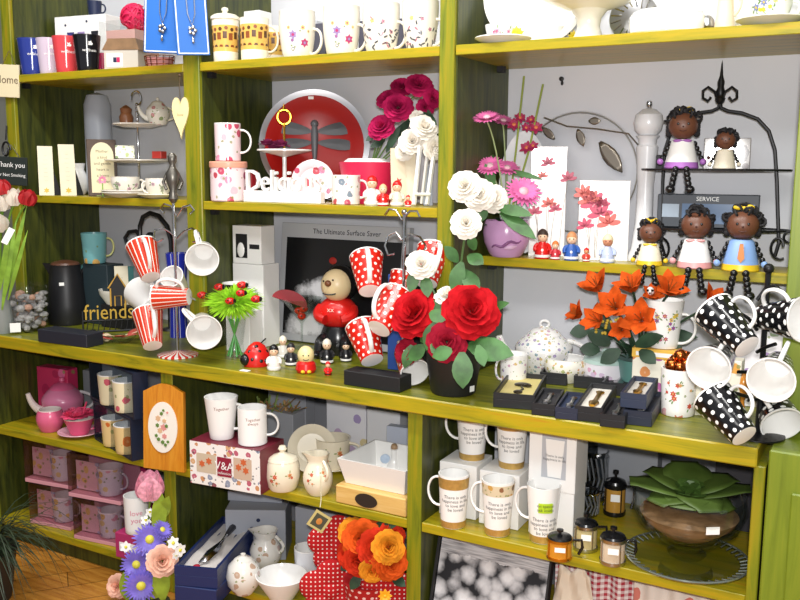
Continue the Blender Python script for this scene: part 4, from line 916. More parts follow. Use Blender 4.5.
# ---- pot dolls: plain round-headed dolls with looped wool hair, bead arms and bead legs
WOOL=mat('19171a',.7); SKIN=mat('6a4230',.4)
def doll(name,lab,px,py,Y,z,h,body,hem,bow=None,legs=True,tie=None,turn=0,bead=None):
    p,s=put(px,z,Y); s=s*h/60; r=thing(name,lab,'doll',p,face(p)+turn,'seated wool-haired dolls')
    b=MB(); b.lathe([(0,0),(16*s,0),(16.5*s,1*s),(15.6*s,6*s)],26); b.build('hem',hem,r)
    b=MB(); b.lathe([(15.6*s,6.05*s),(11*s,26*s),(9*s,28*s),(0,28.5*s)],26); b.build('dress',body,r)
    b=MB(); b.ell((0,-1*s,41*s),(14*s,13*s,13*s),0,20); b.build('head',SKIN,r)
    b=MB(); rn=random.Random(int(px))
    for k in range(34):
        a=rn.uniform(0,6.28); e=rn.uniform(.15,1.45); x=math.cos(a)*math.cos(e); y=math.sin(a)*math.cos(e)
        if y<-.35 and e<.75: continue
        c=Vector((x*13*s,y*12*s,41*s+math.sin(e)*13*s)); q=rn.uniform(3,4.6)*s
        M_=tr(*c)@align((x,y,math.sin(e)))@rotz(rn.uniform(0,3)); b.tube([M_@Vector((q*math.cos(t),0,q*math.sin(t)+q*.5)) for t in [2*PI*i/9 for i in range(9)]],1.25*s,5,closed=True)
    for sx in (-1,1):
        for k in range(4): b.ell((sx*13*s,3*s,(44-3.5*k)*s),3.4*s,0,8)
    b.ell((0,2*s,43*s),(13.6*s,12.4*s,12.6*s),0,16); b.build('wool_hair',WOOL,r)
    b=MB()
    for sx in (-1,1): b.ell((sx*4.6*s,-12.9*s,42.5*s),(1.3*s,.9*s,1.4*s),0,8)
    b.build('eyes',BLACK,r)
    b=MB(); b.tube([(4*s*math.sin(t),-13.4*s+1.2*s*abs(math.sin(t))**2,(38-2.4*math.cos(t))*s) for t in [-.9+.18*i for i in range(11)]],.45*s,6); b.ell((0,-14*s,40*s),(1.1*s,.9*s,1*s),0,7); b.build('smile',mat('4a2418',.5),r)
    for sx in (-1,1):
        b=MB()
        for k in range(4): b.ell((sx*(11.5+2.2*k)*s,-(1+1.2*k)*s,(24-4.6*k)*s),2.7*s,0,9)
        b.ell((sx*20*s,-6*s,6.5*s),3.2*s,1,9); b.build('bead_arm',[BLACK,hem if bead is None else bead],r)
    if legs:
        for sx in (-1,1):
            b=MB()
            for k in range(4): b.ell((sx*(5+.8*k)*s,-(19+1*k)*s if k else -17.5*s,(-1-4.6*k)*s),3.3*s,0,10)
            b.ell((sx*9*s,-25*s,-20*s),(4.8*s,6*s,4*s),0,10); b.build('bead_leg',BLACK,r)
    if bow:
        b=MB(); b.ell((0,-3*s,56*s),2.2*s,0,8)
        for sx in (-1,1): b.ell((sx*5*s,-3*s,57*s),(4*s,1.6*s,2.6*s),0,10,T=None)
        b.build('hair_bow',bow,r)
    b=MB()
    if tie: b.prism([(-1.5*s,25*s),(1.5*s,25*s),(3*s,12*s),(0,8*s),(-3*s,12*s)],-16.2*s,-13*s); b.build('tie',tie,r)
    else:
        for sx in (-1,1): b.ell((sx*4*s,-9*s,26.5*s),(5*s,2.5*s,1.6*s),0,10)
        b.build('collar',hem,r)
    return r
LILAC=mat('a869b8',.35); PKH=mat('e0a0a0',.4); LBL=mat('86a8dc',.4)
doll('wool_haired_doll','doll in white dress with lilac hem, seated on the upper iron tray',681,0,.212,ztu+.0015,61,WHITE,LILAC,bow=YELM)
doll('wool_haired_doll','small doll in cream dress seated before the clear box on the upper tray',724,0,.215,ztu+.0015,41,mat('e6ddc8',.4),mat('e6ddc8',.4),legs=False)
doll('wool_haired_doll','smallest doll with yellow bow seated at left on the shelf edge',649,0,.188,ZR,47,mat('efe6cc',.35),YELM,bow=YELM)
doll('wool_haired_doll','doll in white dress with pink checked hem, middle of shelf edge',694,0,.190,ZR,62,WHITE,PKH)
doll('wool_haired_doll','doll in blue and white suit with tie and yellow hem, right on shelf edge',740,0,.188,ZR,66,LBL,YELM,bow=YELM,tie=mat('c8792a',.4),bead=LBL)
# ================================================================ WORKTOP, left end
p,s=put(29,ZW,py=333,w=36); r=thing('pebble_vase','round clear vase filled with pale pebbles and shells at left end of worktop','vase',p,face(p)); R=21*s
b=MB(); b.lathe([(0,0),(R*.9,0),(R,4*s),(R,38*s),(R*.92,46*s),(R*.9,46*s),(R*.96,38*s),(R*.95,4*s),(0,.004)],32); b.build('glass',GLASS,r)
b=MB(); b2=MB(); rn=random.Random(4)
for k in range(90):
    a=rn.uniform(0,6.28); d=R*.8*math.sqrt(rn.random()); (b if k%4 else b2).ell((d*math.cos(a),d*math.sin(a),rn.uniform(4,36)*s),(rn.uniform(3,5)*s,rn.uniform(3,5)*s,rn.uniform(2,4)*s),0,8)
st=b.build('pebbles',mat('a39f9d',.5,var=.3,vscale=60),r); st['kind']='stuff'; st=b2.build('shells',mat('c79a84',.5),r); st['kind']='stuff'
pricetag(r,-12*s,-R-.0005,2*s,.032,.030)
# coffee pot
p,s=put(68,ZW,py=326,w=34); r=thing('coffee_pot','tall matt black coffee pot with ring handle and white price tag','coffee pot',p,face(p))
b=MB(); b.lathe([(0,0),(18*s,0),(19*s,2*s),(18.5*s,20*s),(16*s,44*s),(14.5*s,56*s),(15*s,59*s),(13.5*s,59*s),(0,56*s)],32); b.build('body',mat('1b1b1e',.42),r)
b=MB(); b.add([(-13*s,-4*s,46*s),(-13*s,4*s,46*s),(-14*s,6*s,60*s),(-14*s,-6*s,60*s),(-21*s,0,61*s)],[(0,3,4),(1,4,2),(0,4,1)],0); b.build('spout',mat('1b1b1e',.42),r)
b=MB(); b.tube([(14*s+(12+11*math.cos(t))*s*1.0,0,(46+12*math.sin(t))*s) for t in [2*PI*i/24 for i in range(24)]],2.2*s,8,closed=True); b.build('ring_handle',BLACK,r)
b=MB(); b.lathe([(13.8*s,59.2*s),(13*s,61*s),(6*s,63*s),(0,63.5*s)],24); b.build('lid',mat('5c3a2a',.35),r)
pricetag(r,-4*s,-18.2*s,40*s,.016,.011)
# navy long box
carton('long_box','long flat navy box lying at the front of the worktop, before the coffee pot','box',62,ZW,68,22,13,py=345,m=mat('22242f',.5),rz=.04)
# teal boxes and mug
TEAL=floral('5fa0a0',['c8794a','a85a3a','d8b878'],30,.3,.4)
carton('teal_box','teal flower-printed gift box under the left shelf, left of the teal mug','box',70,ZW,28,16,52,Y=.20,m=TEAL)
zq=W(95,263,.17).z
r=mug('teal_mug','teal flowered mug with pale yellow handle, between teal boxes','mug',95,zq,25,21,30,Y=.17,body=floral('78b4b8',['d8a85a','c86a5a','e8d8a8'],34,.4),inner=mat('78b4b8',.3),hm=mat('d8d890',.3),ha=0,hd=.3)
carton('dark_box','tall dark box that the teal mug stands on','box',97,ZW,34,22,(zq-ZW-.002)/mpp(Sx(97,.145,ZW)),Y=.145,m=mat('26343a',.5))
carton('teal_box','teal box at right behind the leaning cream verse card','box',112,ZW,28,18,54,Y=.22,m=TEAL)
bookmark(124,'cream verse card leaning under the left shelf beside the iron scroll',13,62,.14,ZW,.1,'d8cfb4')
# wrought-iron scroll
Yq=.17; p,s=put(160,ZW,Yq); r=thing('iron_scroll','black wrought-iron scroll ornament behind the striped mug rack','ornament',p,face(p)); Mi=rotz(-face(p)); b=MB()
pts=[(170,300),(172,285),(172,262),(171,240),(167,226),(159,216),(150,213),(143,217),(140,226),(140,236),(144,243),(150,243),(153,238),(151,233)]
b.tube([Mi@(W(x,y,Yq)-p) for x,y in pts],[2.4*s]*11+[2*s]*3,8)
b.tube([Mi@(W(x,y,Yq)-p) for x,y in ((140,236),(136,231),(129,232),(125,238),(127,243))],2*s,8)
b.ell(Mi@(W(150,236,Yq)-p),4*s); z0=(Mi@(W(170,300,Yq)-p)); b.tube([z0,(z0.x,0,2*s)],2.4*s,8); b.lathe([(0,0),(9*s,0),(8*s,2*s),(0,3*s)],16,T=tr(z0.x,0,0)); b.build('scroll',mat('17171a',.4),r)
# white bowl, friend sign
p,s=put(118,ZW+.062,.16); b=MB(); b.lathe([(0,0),(9*s,0),(9*s,2*s),(17*s,14*s),(18*s,19*s),(17*s,19*s),(15*s,13*s),(0,3*s)],32); o=b.build('white_bowl',BONE); o.location=p; tag(o,'white bowl on a dark box just behind the house-shaped friends sign','bowl')
carton('dark_box','dark box under the white bowl on the worktop','box',119,ZW,50,20,23,Y=.12,m=BLACKM)
p,s=put(110,ZW,py=333,w=10); r=thing('friends_sign','black metal sign with small house outline and yellow letters spelling friends','sign',p,face(p)); H=.003
b=MB(); b.tube([(-25*s,0,1*s),(25*s,0,1*s)],1.1*s,6); b.tube([(-25*s,0,1*s),(-25*s,0,22*s)],.9*s,6); b.tube([(25*s,0,1*s),(26*s,0,24*s)],.9*s,6)
b.tube([(-25*s,0,12*s),(25*s,0,12*s)],.8*s,6)
for k in range(9): b.tube([(-22*s+5.4*k*s,0,1*s),(-22*s+5.4*k*s+2*s,0,12*s)],.5*s,5)
b.tube([(-25*s,0,2*s),(-14*s,.03,1*s)],.8*s,5); b.tube([(25*s,0,2*s),(14*s,.03,1*s)],.8*s,5); b.build('wire_frame',BLACKM,r)
b=MB(); ho=[(2,26),(2,44),(0,44),(9,58),(18,42),(16,42),(16,26)]
b.tube([(x*s,0,z_*s) for x,z_ in ho],.9*s,6); b.tube([(6*s,0,26*s),(6*s,0,36*s),(12*s,0,36*s),(12*s,0,26*s)],.7*s,6); b.build('house_outline',mat('c89a3a',.4),r)
b=MB(); b.prism([(x*s,z_*s) for x,z_ in ho],.001,.003); b.build('house_panel',BLACKM,r)
b=MB(); v,f=glyphs('friends',19*s,ext=.0012); 
xs=[q_[0] for q_ in v]; k=47*s/(max(xs)-min(xs)); b.add([(a*k,-.003-c,(bb_*1.15)+20*s) for a,bb_,c in v],f); b.build('lettering',mat('c09a2e',.5),r,smooth=0)
# glass dish with coral star petals
p,s=put(118,ZW,py=345,w=36); r=thing('glass_dish','shallow glass dish of coral and cream wooden petals, before the friends sign','dish',p,face(p)); b=MB(); b.lathe([(0,0),(13*s,0),(18*s,5*s),(17.4*s,5.4*s),(12*s,1.2*s),(0,1.2*s)],30); b.build('dish',GLASSG,r)
b=MB(); b2=MB()
for k in range(8): (b if k%3 else b2).petal(20*s,9*s,cup=.006,curl=-.1,tip=.1,T=tr((k-3.5)*3*s,((k*3)%5-2)*3*s,(2+k*.6)*s)@rotz(k*.8)@rotx(.35))
b.build('coral_petals',mat('c9564a',.5),r,solid=.002); b2.build('cream_petals',mat('e8d2ae',.5),r,solid=.002)
# ---- mug racks
def rack(name,lab,px,py,ytop,arms,m=CHROME,base=16,hooks=4,rr=.0032,coaster=None,fin=True):
    p,s=put(px,ZW,py=py,w=base*1.2); r=thing(name,lab,'mug rack',p,face(p)); Mi=rotz(-face(p)); H=(W(px,ytop,p.y)-p).z
    b=MB(); b.lathe([(0,0),(base*s,0),(base*s,1.5*s),(base*.4*s,3*s),(2*s,5*s),(0,5*s)],28); b.build('base',coaster or m,r)
    b=MB(); b.tube([(0,0,3*s),(0,0,H)],rr*1.25,8); 
    if fin: b.ell((0,0,H),rr*2.4,0,10)
    b.build('pole',m,r)
    for pts in arms:
        b=MB(); b.tube([Mi@(W(x,y,p.y+dy)-p) for x,y,dy in pts],rr*.85,7); b.build('hook_arm',m,r)
    return r,p,s
r,p,s=rack('mug_rack','chrome mug rack hung with red and white striped mugs, worktop left',178,358,200,[
   [(177,238,0),(170,232,0),(163,228,0),(155,230,0),(153,238,-.02),(158,242,-.02),(163,239,-.02)],
   [(177,238,0),(184,231,0),(192,228,0),(199,233,-.02),(199,241,-.02),(193,242,-.02)],
   [(177,216,0),(171,206,0),(164,204,0),(160,209,0),(164,213,0)],[(177,216,0),(183,207,0),(190,205,0),(194,210,0),(190,214,0)],
   [(177,300,0),(168,296,-.02),(160,290,-.03)],[(177,300,0),(186,295,-.02),(196,300,-.03)]],base=20,coaster=uvmat('stripe',(.8,.2,.15),(.92,.9,.86),18,.5,.5))
b=MB(); H=(W(176,203,p.y)-p).z; Mi=rotz(-face(p))
b.lathe([(2*s,0),(5*s,4*s),(3*s,12*s),(6*s,20*s),(7*s,28*s),(3.4*s,34*s),(2.6*s,37*s),(4.2*s,40*s),(4.4*s,45*s),(2*s,48*s),(0,48*s)],14,T=tr(0,0,H),sy=.7)
b.tube([(5*s,0,H+29*s),(9*s,0,H+20*s),(6*s,-3*s,H+13*s)],1.5*s,7); b.tube([(-5*s,0,H+29*s),(-9*s,0,H+20*s),(-6*s,-3*s,H+13*s)],1.5*s,7); b.build('figure_finial',mat('6a665f',.35,.8),r)
RW=uvmat('stripe',(.81,.23,.13),(.95,.93,.89),16,.5,.2)
Y0=p.y
G='red and white striped mugs on the chrome rack'
hung_mug('striped_mug','red and white striped mug hanging high at left of chrome rack, base down',146,261,Y0-.03,(-.2,.75,-.62),(.1,.4,.9),16,9.5,40,RW,group=G,hm=WHITE,hr=.0055,lo=.12,hi=.86)
hung_mug('striped_mug','red and white striped mug hanging lowest on the chrome rack, base towards viewer',150,329,Y0-.04,(-.1,.74,-.66),(.2,.5,.8),15.5,9.5,40,RW,group=G,hm=WHITE,hr=.0055,lo=.12,hi=.86)
hung_mug('striped_mug','red and white striped mug lying sideways in the middle of the chrome rack',172,297,Y0-.05,(-.9,-.05,-.35),(.1,.9,.4),13,8.5,36,RW,group=G,hm=WHITE,hr=.0055,lo=.12,hi=.86)
hung_mug('white_mug','plain white round mug mouth facing out, upper right of the chrome rack',203,255,Y0-.03,(-.05,-.12,.98),(-.25,.95,0),16.5,10,40,WHITE,group='white mugs on the chrome rack',hm=WHITE)
hung_mug('white_mug','plain white round mug mouth facing out, lower right of the chrome rack',203,327,Y0-.03,(.05,-.10,.98),(-.7,.7,0),17.5,10,40,WHITE,group='white mugs on the chrome rack',hm=WHITE)
hung_mug('white_mug','white mug seen from its base, tucked behind the middle striped mug',147,300,Y0+.035,(-.3,.3,-.9),(0,1,0),17,11,40,WHITE,group='white mugs on the chrome rack',hm=WHITE)
hung_mug('white_mug','little white mug mouth facing up beside the rack pole, right of middle',176,282,Y0+.03,(-.3,.5,.7),(-.8,.5,0),12,8,26,WHITE,group='white mugs on the chrome rack',hm=WHITE)
p2,s2=put(179,ZW,.12); b=MB(); b.lathe([(0,0),(9*s2,0),(8*s2,40*s2),(11*s2,84*s2),(10*s2,84*s2),(0,60*s2)],20); o=b.build('crystal_vase',uvmat('stripe',(.14,.18,.62),(.75,.76,.82),9,.5,.1)); o.location=p2; tag(o,'cobalt blue and silver cut vase behind the chrome mug rack','vase')
# ================================================================ WORKTOP, middle
r,w_,d_,h_=carton('white_gift_box','white gift box, lower of the stacked pair under the middle shelf','box',249,ZW,38,26,82,Y=.12,m=PAPER)
zb=ZW+h_+.001
r,w2,d2,h2=carton('white_gift_box','white gift box with dark window and black label, upper of the stacked pair','box',247,zb,36,22,38,Y=.12,m=PAPER)
panel(r,'window',BLACKM,-w2*.38,w2*.02,h2*.15,h2*.78); b=MB(); b.ell((-w2*.18,-.004,h2*.36),(w2*.13,.004,h2*.2)); b.build('window_picture',WHITE,r); panel(r,'label',BLACKM,w2*.1,w2*.44,h2*.4,h2*.52)
mug('black_mug','black mug with white rim in front of the stacked white boxes','mug',236,ZW+.125,26,25,26,Y=.055,body=uvmat('band',(.93,.93,.92),(.06,.06,.07),.8,1.1),inner=WHITE,hm=SILVER,ha=-20,hd=.4)
carton('dark_box','dark box under the black mug, behind the green feather lamp','box',238,ZW,30,20,(.124)/mpp(Sx(238,.03,ZW)),Y=.03,m=PAPER)
# big picture box
def pufmat(puffs):
    m,N,L,bb_=newmat(.35); tc=N.new('ShaderNodeTexCoord'); nz=N.new('ShaderNodeTexNoise'); nz.inputs['Scale'].default_value=26; nz.inputs['Detail'].default_value=8; nz.inputs['Roughness'].default_value=.7; L.new(tc.outputs['Object'],nz.inputs['Vector'])
    tot=None
    for (x,z,rx,rz_) in puffs:
        mp=N.new('ShaderNodeMapping'); mp.inputs['Location'].default_value=(-x/rx,0,-z/rz_); mp.inputs['Scale'].default_value=(1/rx,0,1/rz_); L.new(tc.outputs['Object'],mp.inputs['Vector'])
        ln=N.new('ShaderNodeVectorMath'); ln.operation='LENGTH'; L.new(mp.outputs[0],ln.inputs[0])
        v=mth(N,L,'SUBTRACT',1.12,mth(N,L,'ADD',ln.outputs['Value'],mth(N,L,'MULTIPLY',mth(N,L,'SUBTRACT',nz.outputs[0],.5),1.5)))
        tot=v if tot is None else mth(N,L,'MAXIMUM',tot,v)
    cl=N.new('ShaderNodeClamp'); L.new(mth(N,L,'MULTIPLY',tot,1.6),cl.inputs[0])
    L.new(mix(N,L,cl.outputs[0],'141416','e6e6ea'),bb_.inputs['Base Color']); return m
p,s=put(337,ZW,.245); p.z+=.003; r=thing('picture_box','large grey flat box titled The Ultimate Surface Saver with fluffy black and white picture','box',p,0); 
w_,h_=150*s,121*s; T=rotx(-.10); b=MB(); b.box(-w_/2,w_/2,0,.03,0,h_,b=.0015,T=T); b.build('box',mat('b9bbbf',.5),r)
panel(r,'picture',pufmat([(-.055,.165,.10,.035),(-.115,.05,.085,.045),(-.02,.03,.05,.03)]),-w_/2+.022,w_/2-.022,.022,h_-.045,T=T)
text_part(r,'title','The Ultimate Surface Saver',.022,.012,h_-.024,-.001,BLACK,T=T)
b=MB(); b.ell((-.03,-.002,h_*.70),(.014,.002,.011),0,12,T=T); b.build('ladybird_picture',mat('b0281f',.4),r)
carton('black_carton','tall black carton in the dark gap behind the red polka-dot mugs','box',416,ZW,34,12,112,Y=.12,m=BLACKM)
carton('blue_tag_box','small blue and white packet beside the red polka-dot rack','box',396,ZW+.001,20,8,96,Y=.06,m=mat('2b4f9a',.5))
# green feather lamp in flared glass
p,s=put(235,ZW,py=360,w=20); r=thing('feather_posy','lime feather puff with red ladybirds standing in a clear flared glass','ornament',p,face(p))
b=MB(); b.lathe([(0,0),(10*s,0),(10*s,2*s),(8.5*s,14*s),(12*s,40*s),(11.4*s,40*s),(7.6*s,14*s),(0,4*s)],28); b.build('glass',GLASS,r)
b=MB()
for k in range(7): b.tube([(7*s*math.cos(k),7*s*math.sin(k),2*s),(-5*s*math.cos(k),-5*s*math.sin(k),40*s)],.9*s,6)
b.build('green_stems',mat('4fa84a',.4),r)
b=MB(); rn=random.Random(9)
for k in range(800):
    d=Vector((rn.gauss(0,1),rn.gauss(0,1),rn.gauss(.1,.8))).normalized(); L=rn.uniform(.6,1.1); e=Vector((d.x*31*s*L,d.y*28*s*L,56*s+d.z*20*s*L)); a=Vector((d.x*6*s,d.y*6*s,54*s+d.z*4*s)); n_=d.cross(Vector((rn.uniform(-1,1),rn.uniform(-1,1),rn.uniform(-1,1)))).normalized()*rn.uniform(.8,1.6)*s
    md_=(a+e)/2+Vector((0,0,2*s)); b.add([a,md_-n_,e,md_+n_],[(0,1,2,3)])
st=b.build('feathers',mat('b0e838',.8,var=.15,vscale=60,spec=.2),r,smooth=0,recalc=False); st['kind']='stuff'
for (px,py) in ((202,295),(219,287),(242,285),(230,301),(256,299),(241,293)):
    c=rotz(-face(p))@(W(px,py,p.y-.05)-p); b=MB(); b.ell(c,(5*s,3*s,3.6*s),0,12); b.ell(c+Vector((4*s,-.5*s,0)),(2*s,2.4*s,2.4*s),1,8)
    for q_ in ((-2,1),(1,-1),(-.5,-2)): b.ell(c+Vector((q_[0]*s,-2.8*s,q_[1]*s)),.8*s,1,6)
    b.build('ladybird',[RED,BLACK],r)
# martini glass
p,s=put(302,ZW,py=350,w=24); r=thing('martini_glass','martini glass holding a dark red slice and ladybirds, before the picture box','glass',p,face(p))
b=MB(); b.lathe([(0,0),(13*s,0),(13*s,.6*s),(2*s,3*s),(1.2*s,6*s),(1.2*s,24*s),(2*s,26*s),(21*s,50*s),(20.4*s,50*s),(1*s,27*s),(0,27*s)],32); b.build('glass',GLASSG,r)
b=MB(); b.prism([(18*s*math.cos(t),12*s*math.sin(t)) for t in [PI*i/14 for i in range(15)]],-1.2*s,1.2*s,T=tr(-12*s,-2*s,46*s)@roty(.35)); b.build('red_slice',mat('9c1f2a',.3),r)
b=MB(); b2=MB()
for q_ in ((0,-2,32),(2,0,39),(-3,1,37)): b.ell((q_[0]*s,q_[1]*s,q_[2]*s),(4.4*s,3.6*s,3.6*s),0,10); b2.ell((q_[0]*s,(q_[1]-3.4)*s,(q_[2]+.6)*s),1*s,0,6)
b.build('ladybirds',RED,r); b2.build('ladybird_spots',BLACK,r)
# ladybird doll
p,s=put(338,ZW,py=356,w=30); r=thing('ladybird_doll','sitting doll in red ladybird suit with cream face and black hood','doll',p,face(p)-.25)
b=MB(); b.lathe([(0,0),(15*s,0),(18*s,5*s),(18*s,18*s),(14*s,28*s),(0,30*s)],26)
for sx in (-1,1): b.tube(bez((sx*9*s,-8*s,16*s),(sx*14*s,-22*s,20*s),(sx*13*s,-26*s,3.6*s),8),[6*s,6*s,5.6*s,5.4*s,5*s,5*s,4.6*s,4.4*s,4*s],10); b.ell((sx*13*s,-29*s,4*s),(5*s,8*s,4*s),0,12)
b.build('trousers',BLACK,r)
b=MB(); b.ell((0,0,41*s),(20*s,17*s,17*s),0,24); b.build('red_jacket',RED,r)
b=MB(); 
for sx in (-1,1): b.tube(bez((sx*16*s,-3*s,46*s),(sx*22*s,-13*s,38*s),(sx*8*s,-18*s,36*s),8),5*s,10)
b.build('sleeves',mat('c41c18',.3),r)
b=MB(); b.ell((2*s,4*s,70*s),(18.5*s,17*s,18.5*s),0,22); b.build('hood',BLACK,r)
b=MB(); b.ell((0,-5*s,69*s),(15.5*s,14.5*s,16*s),0,24); b.build('face',mat('ecd3a4',.35),r)
b=MB(); b.ell((-5*s,-19*s,72*s),(3.4*s,2.4*s,3.2*s),0,12); b.build('nose',mat('7a4a2c',.4),r)
b=MB(); b.tube([(9*s*math.sin(t)-4*s,-18.8*s+1.4*s*t*t,(65-4*math.cos(t))*s) for t in [-.8+.16*i for i in range(11)]],.7*s,6); b.ell((-10*s,-17*s,74*s),1*s,0,8); b.ell((0,-19.2*s,75.5*s),1*s,0,8); b.build('smile_and_eyes',BLACK,r)
b=MB(); flat_text(b,'xx',7*s,-3*s,46*s,-17.6*s); b.build('jacket_print',mat('f0d8c8',.4),r,smooth=0,recalc=False)
# ladybird ornament and small heads
p,s=put(257,ZW,py=368,w=24); r=thing('ladybird_ornament','shiny red ladybird ornament with black spots and head at the worktop edge','ornament',p,face(p)+.2)
b=MB(); b.lathe([(0,0),(13*s,0),(14*s,4*s),(12.5*s,13*s),(8*s,20*s),(3*s,23.6*s),(0,24*s)],26,sy=.85); b.build('shell',RED,r)
b=MB(); b.ell((-12*s,-3*s,7*s),(5.5*s,6*s,6*s),0,12)
for a,z_ in ((-.5,8),(.1,15),(.5,6),(-.2,20),(.9,14),(-.9,15),(.15,6)):
    R_=(13.6-((z_/24)**2)*9)*s; b.ell((R_*math.sin(a),-R_*.85*math.cos(a),z_*s),(2.2*s,1.1*s,2.2*s),0,9)
b.tube([(4*s,0,22*s),(9*s,-2*s,27*s)],.7*s,5); b.build('spots_and_head',BLACK,r)
BW=mat('d9d5cc',.3)
figs([(274,-.10,26,mat('e8e0d8',.3),BLACK,'small white and red figurine with black cap beside the ladybird ornament','f0c9a8'),],ZW,group='small black, white and red figurines on the worktop')
def figpy(px,py,h,robe,hat,lab,trim=WHITE):
    p,s=put(px,ZW,py=py,w=8); return figurine('figurine',lab,p,s*h/19,robe,hat,trim=trim,group='small black, white and red figurines on the worktop')
figpy(283,358,22,BW,CREAM,'small pale figurine with cream hat behind the black-capped one')
figpy(291,366,23,mat('2a2a2c',.3),mat('2a2a2c',.3),'small black-robed figurine left of the egg-headed one')
figpy(327,364,25,mat('1e1e20',.3),mat('e8e0d0',.3),'small black-robed figurine with cream cap right of the egg head')
figpy(346,362,21,mat('1e1e20',.3),BLACK,'small black figurine with black cap nearest the red polka-dot mug')
figpy(328,376,14,RED,RED,'tiny bright red figurine in front at the worktop edge',trim=BLACK)
p,s=put(306,ZW,py=374,w=18); r=thing('egg_figurine','egg-headed cream figurine in red coat at the front of worktop','figurine',p,face(p)); b=MB(); b.lathe([(0,0),(9*s,0),(10.5*s,3*s),(9.5*s,9*s),(6*s,12*s),(0,12*s)],20); b.build('coat',RED,r)
b=MB(); b.ell((0,0,17*s),(8.4*s,8.2*s,9.5*s),0,18); b.build('egg_head',mat('f0dca0',.35),r); b=MB(); b.ell((-3*s,-9*s,2*s),(2.4*s,2.6*s,2*s),0,8); b.ell((3*s,-9*s,2*s),(2.4*s,2.6*s,2*s),0,8); b.build('feet',YELM,r)
b=MB(); b.ell((-2.6*s,-7.6*s,18*s),.8*s,0,6); b.ell((2.6*s,-7.6*s,18*s),.8*s,0,6); b.tube([(-3*s,-7.9*s,14*s),(0,-8.2*s,13*s),(3*s,-7.9*s,14*s)],.4*s,5); b.build('eyes_and_mouth',BLACK,r)
b=MB(); b.box(-5*s,5*s,-3*s,3*s,0,.5*s); o=b.build('price_tag',TAGW); o.location=put(245,ZW,py=371)[0]; tag(o,'white price tag lying on the worktop before the ladybird ornament','tag')
# black flat box
carton('flat_black_box','long flat black jewellery box lying on the worktop left of the rose pot','box',371,ZW,66,24,15,py=389,m=BLACKM,rz=-.02)
# red polka rack
r,p,s=rack('mug_rack','silver mug rack hung with red polka-dot mugs, worktop middle',403,384,212,[
   [(402,240,0),(396,232,0),(388,236,0),(385,246,-.02),(388,255,-.03),(394,254,-.03)],[(402,240,0),(410,234,0),(420,237,0),(426,246,-.02),(422,254,-.02)],
   [(402,220,0),(396,210,0),(389,209,0),(385,215,0)],[(402,220,0),(410,211,0),(417,211,0),(420,217,0)],[(402,300,0),(392,294,-.03),(386,298,-.05)],[(402,300,0),(410,294,-.02),(418,298,-.02)],[(402,330,0),(392,326,-.02),(380,328,-.03)]],m=CHROME,base=13)
Y0=p.y; RP=uvmat('dots',(.80,.12,.06),(.96,.93,.88),12,6,.22,.2); G='red polka-dot mugs on the silver rack'
hung_mug('polka_dot_mug','red polka-dot mug hanging highest at left on the silver rack',368,274,Y0-.03,(-.08,.72,-.66),(.05,.4,.9),17.5,11,42,RP,group=G,hm=WHITE,hr=.0062,lo=.1,hi=.86)
hung_mug('polka_dot_mug','red polka-dot mug tilted to the right in the middle of the silver rack',389,312,Y0-.05,(.42,.62,-.62),(-.5,.5,.7),18.5,12,46,RP,group=G,hm=WHITE,hr=.0062,lo=.1,hi=.86)
hung_mug('polka_dot_mug','red polka-dot mug hanging lowest, just above the flat black box',367,343,Y0-.04,(-.25,.70,-.66),(.1,.4,.9),17.5,11.5,42,RP,group=G,hm=WHITE,hr=.0062,lo=.1,hi=.86)
hung_mug('polka_dot_mug','red polka-dot mug behind the white rose, right of the silver rack',430,266,Y0+.03,(.15,.75,-.6),(.3,.4,.8),17,11,42,RP,group=G,hm=WHITE,hr=.0062,lo=.1,hi=.86)
hung_mug('polka_dot_mug','red polka-dot mug low at right, its white mouth showing beside the black pot',409,362,Y0-.01,(.3,-.35,.85),(-.4,.8,0),15,10,38,RP,group=G,hm=WHITE,hr=.0062,lo=.1,hi=.86)
hung_mug('polka_dot_mug','red polka-dot mug in the middle gap behind the left red rose',399,292,Y0+.05,(.3,.8,-.4),(.6,.5,.5),15,10,38,RP,group=G,hm=WHITE,hr=.0062,lo=.1,hi=.86)
# ---- black pot of red roses
p,s=put(453,ZW,py=398,w=46); r=thing('potted_roses','black tapered pot of large red artificial roses at the worktop edge','flowers',p,face(p))
b=MB(); b.lathe([(0,0),(21*s,0),(22.5*s,2*s),(29*s,46*s),(30*s,47*s),(30*s,51*s),(28*s,51*s),(27*s,44*s),(0,42*s)],36); b.build('pot',mat('1c1c1e',.5),r)
pricetag(r,0,-24.5*s,5*s,.016,.014,T=rotz(.85))
RR=mat('b40a16',.8,var=.3,spec=.12); R2=mat('98102a',.8,var=.3,spec=.12); Yp=p.y
bloomset(r,[(471,312,24,Yp-.05,(.15,.45,.85)),(416,314,22,Yp-.03,(-.35,.5,.75))],RR)
bloomset(r,[(447,342,17,Yp-.09,(-.05,.25,.95)),(407,352,11,Yp-.02,(-.5,.2,.8))],R2)
bloomset(r,[(450,298,13,Yp-.02,(0,.9,.4)),(421,265,13,Yp-.02,(0,.5,.85)),(466,224,13,Yp-.05,(0,.35,.9))],WR)
stems(r,[(471,320,Yp-.04),(416,322,Yp-.02),(447,350,Yp-.07),(450,305,Yp-.02),(421,272,Yp-.02),(466,232,Yp-.045),(462,260,Yp)],(0,0,42*s),mat('4f6f3f',.5),.0028)
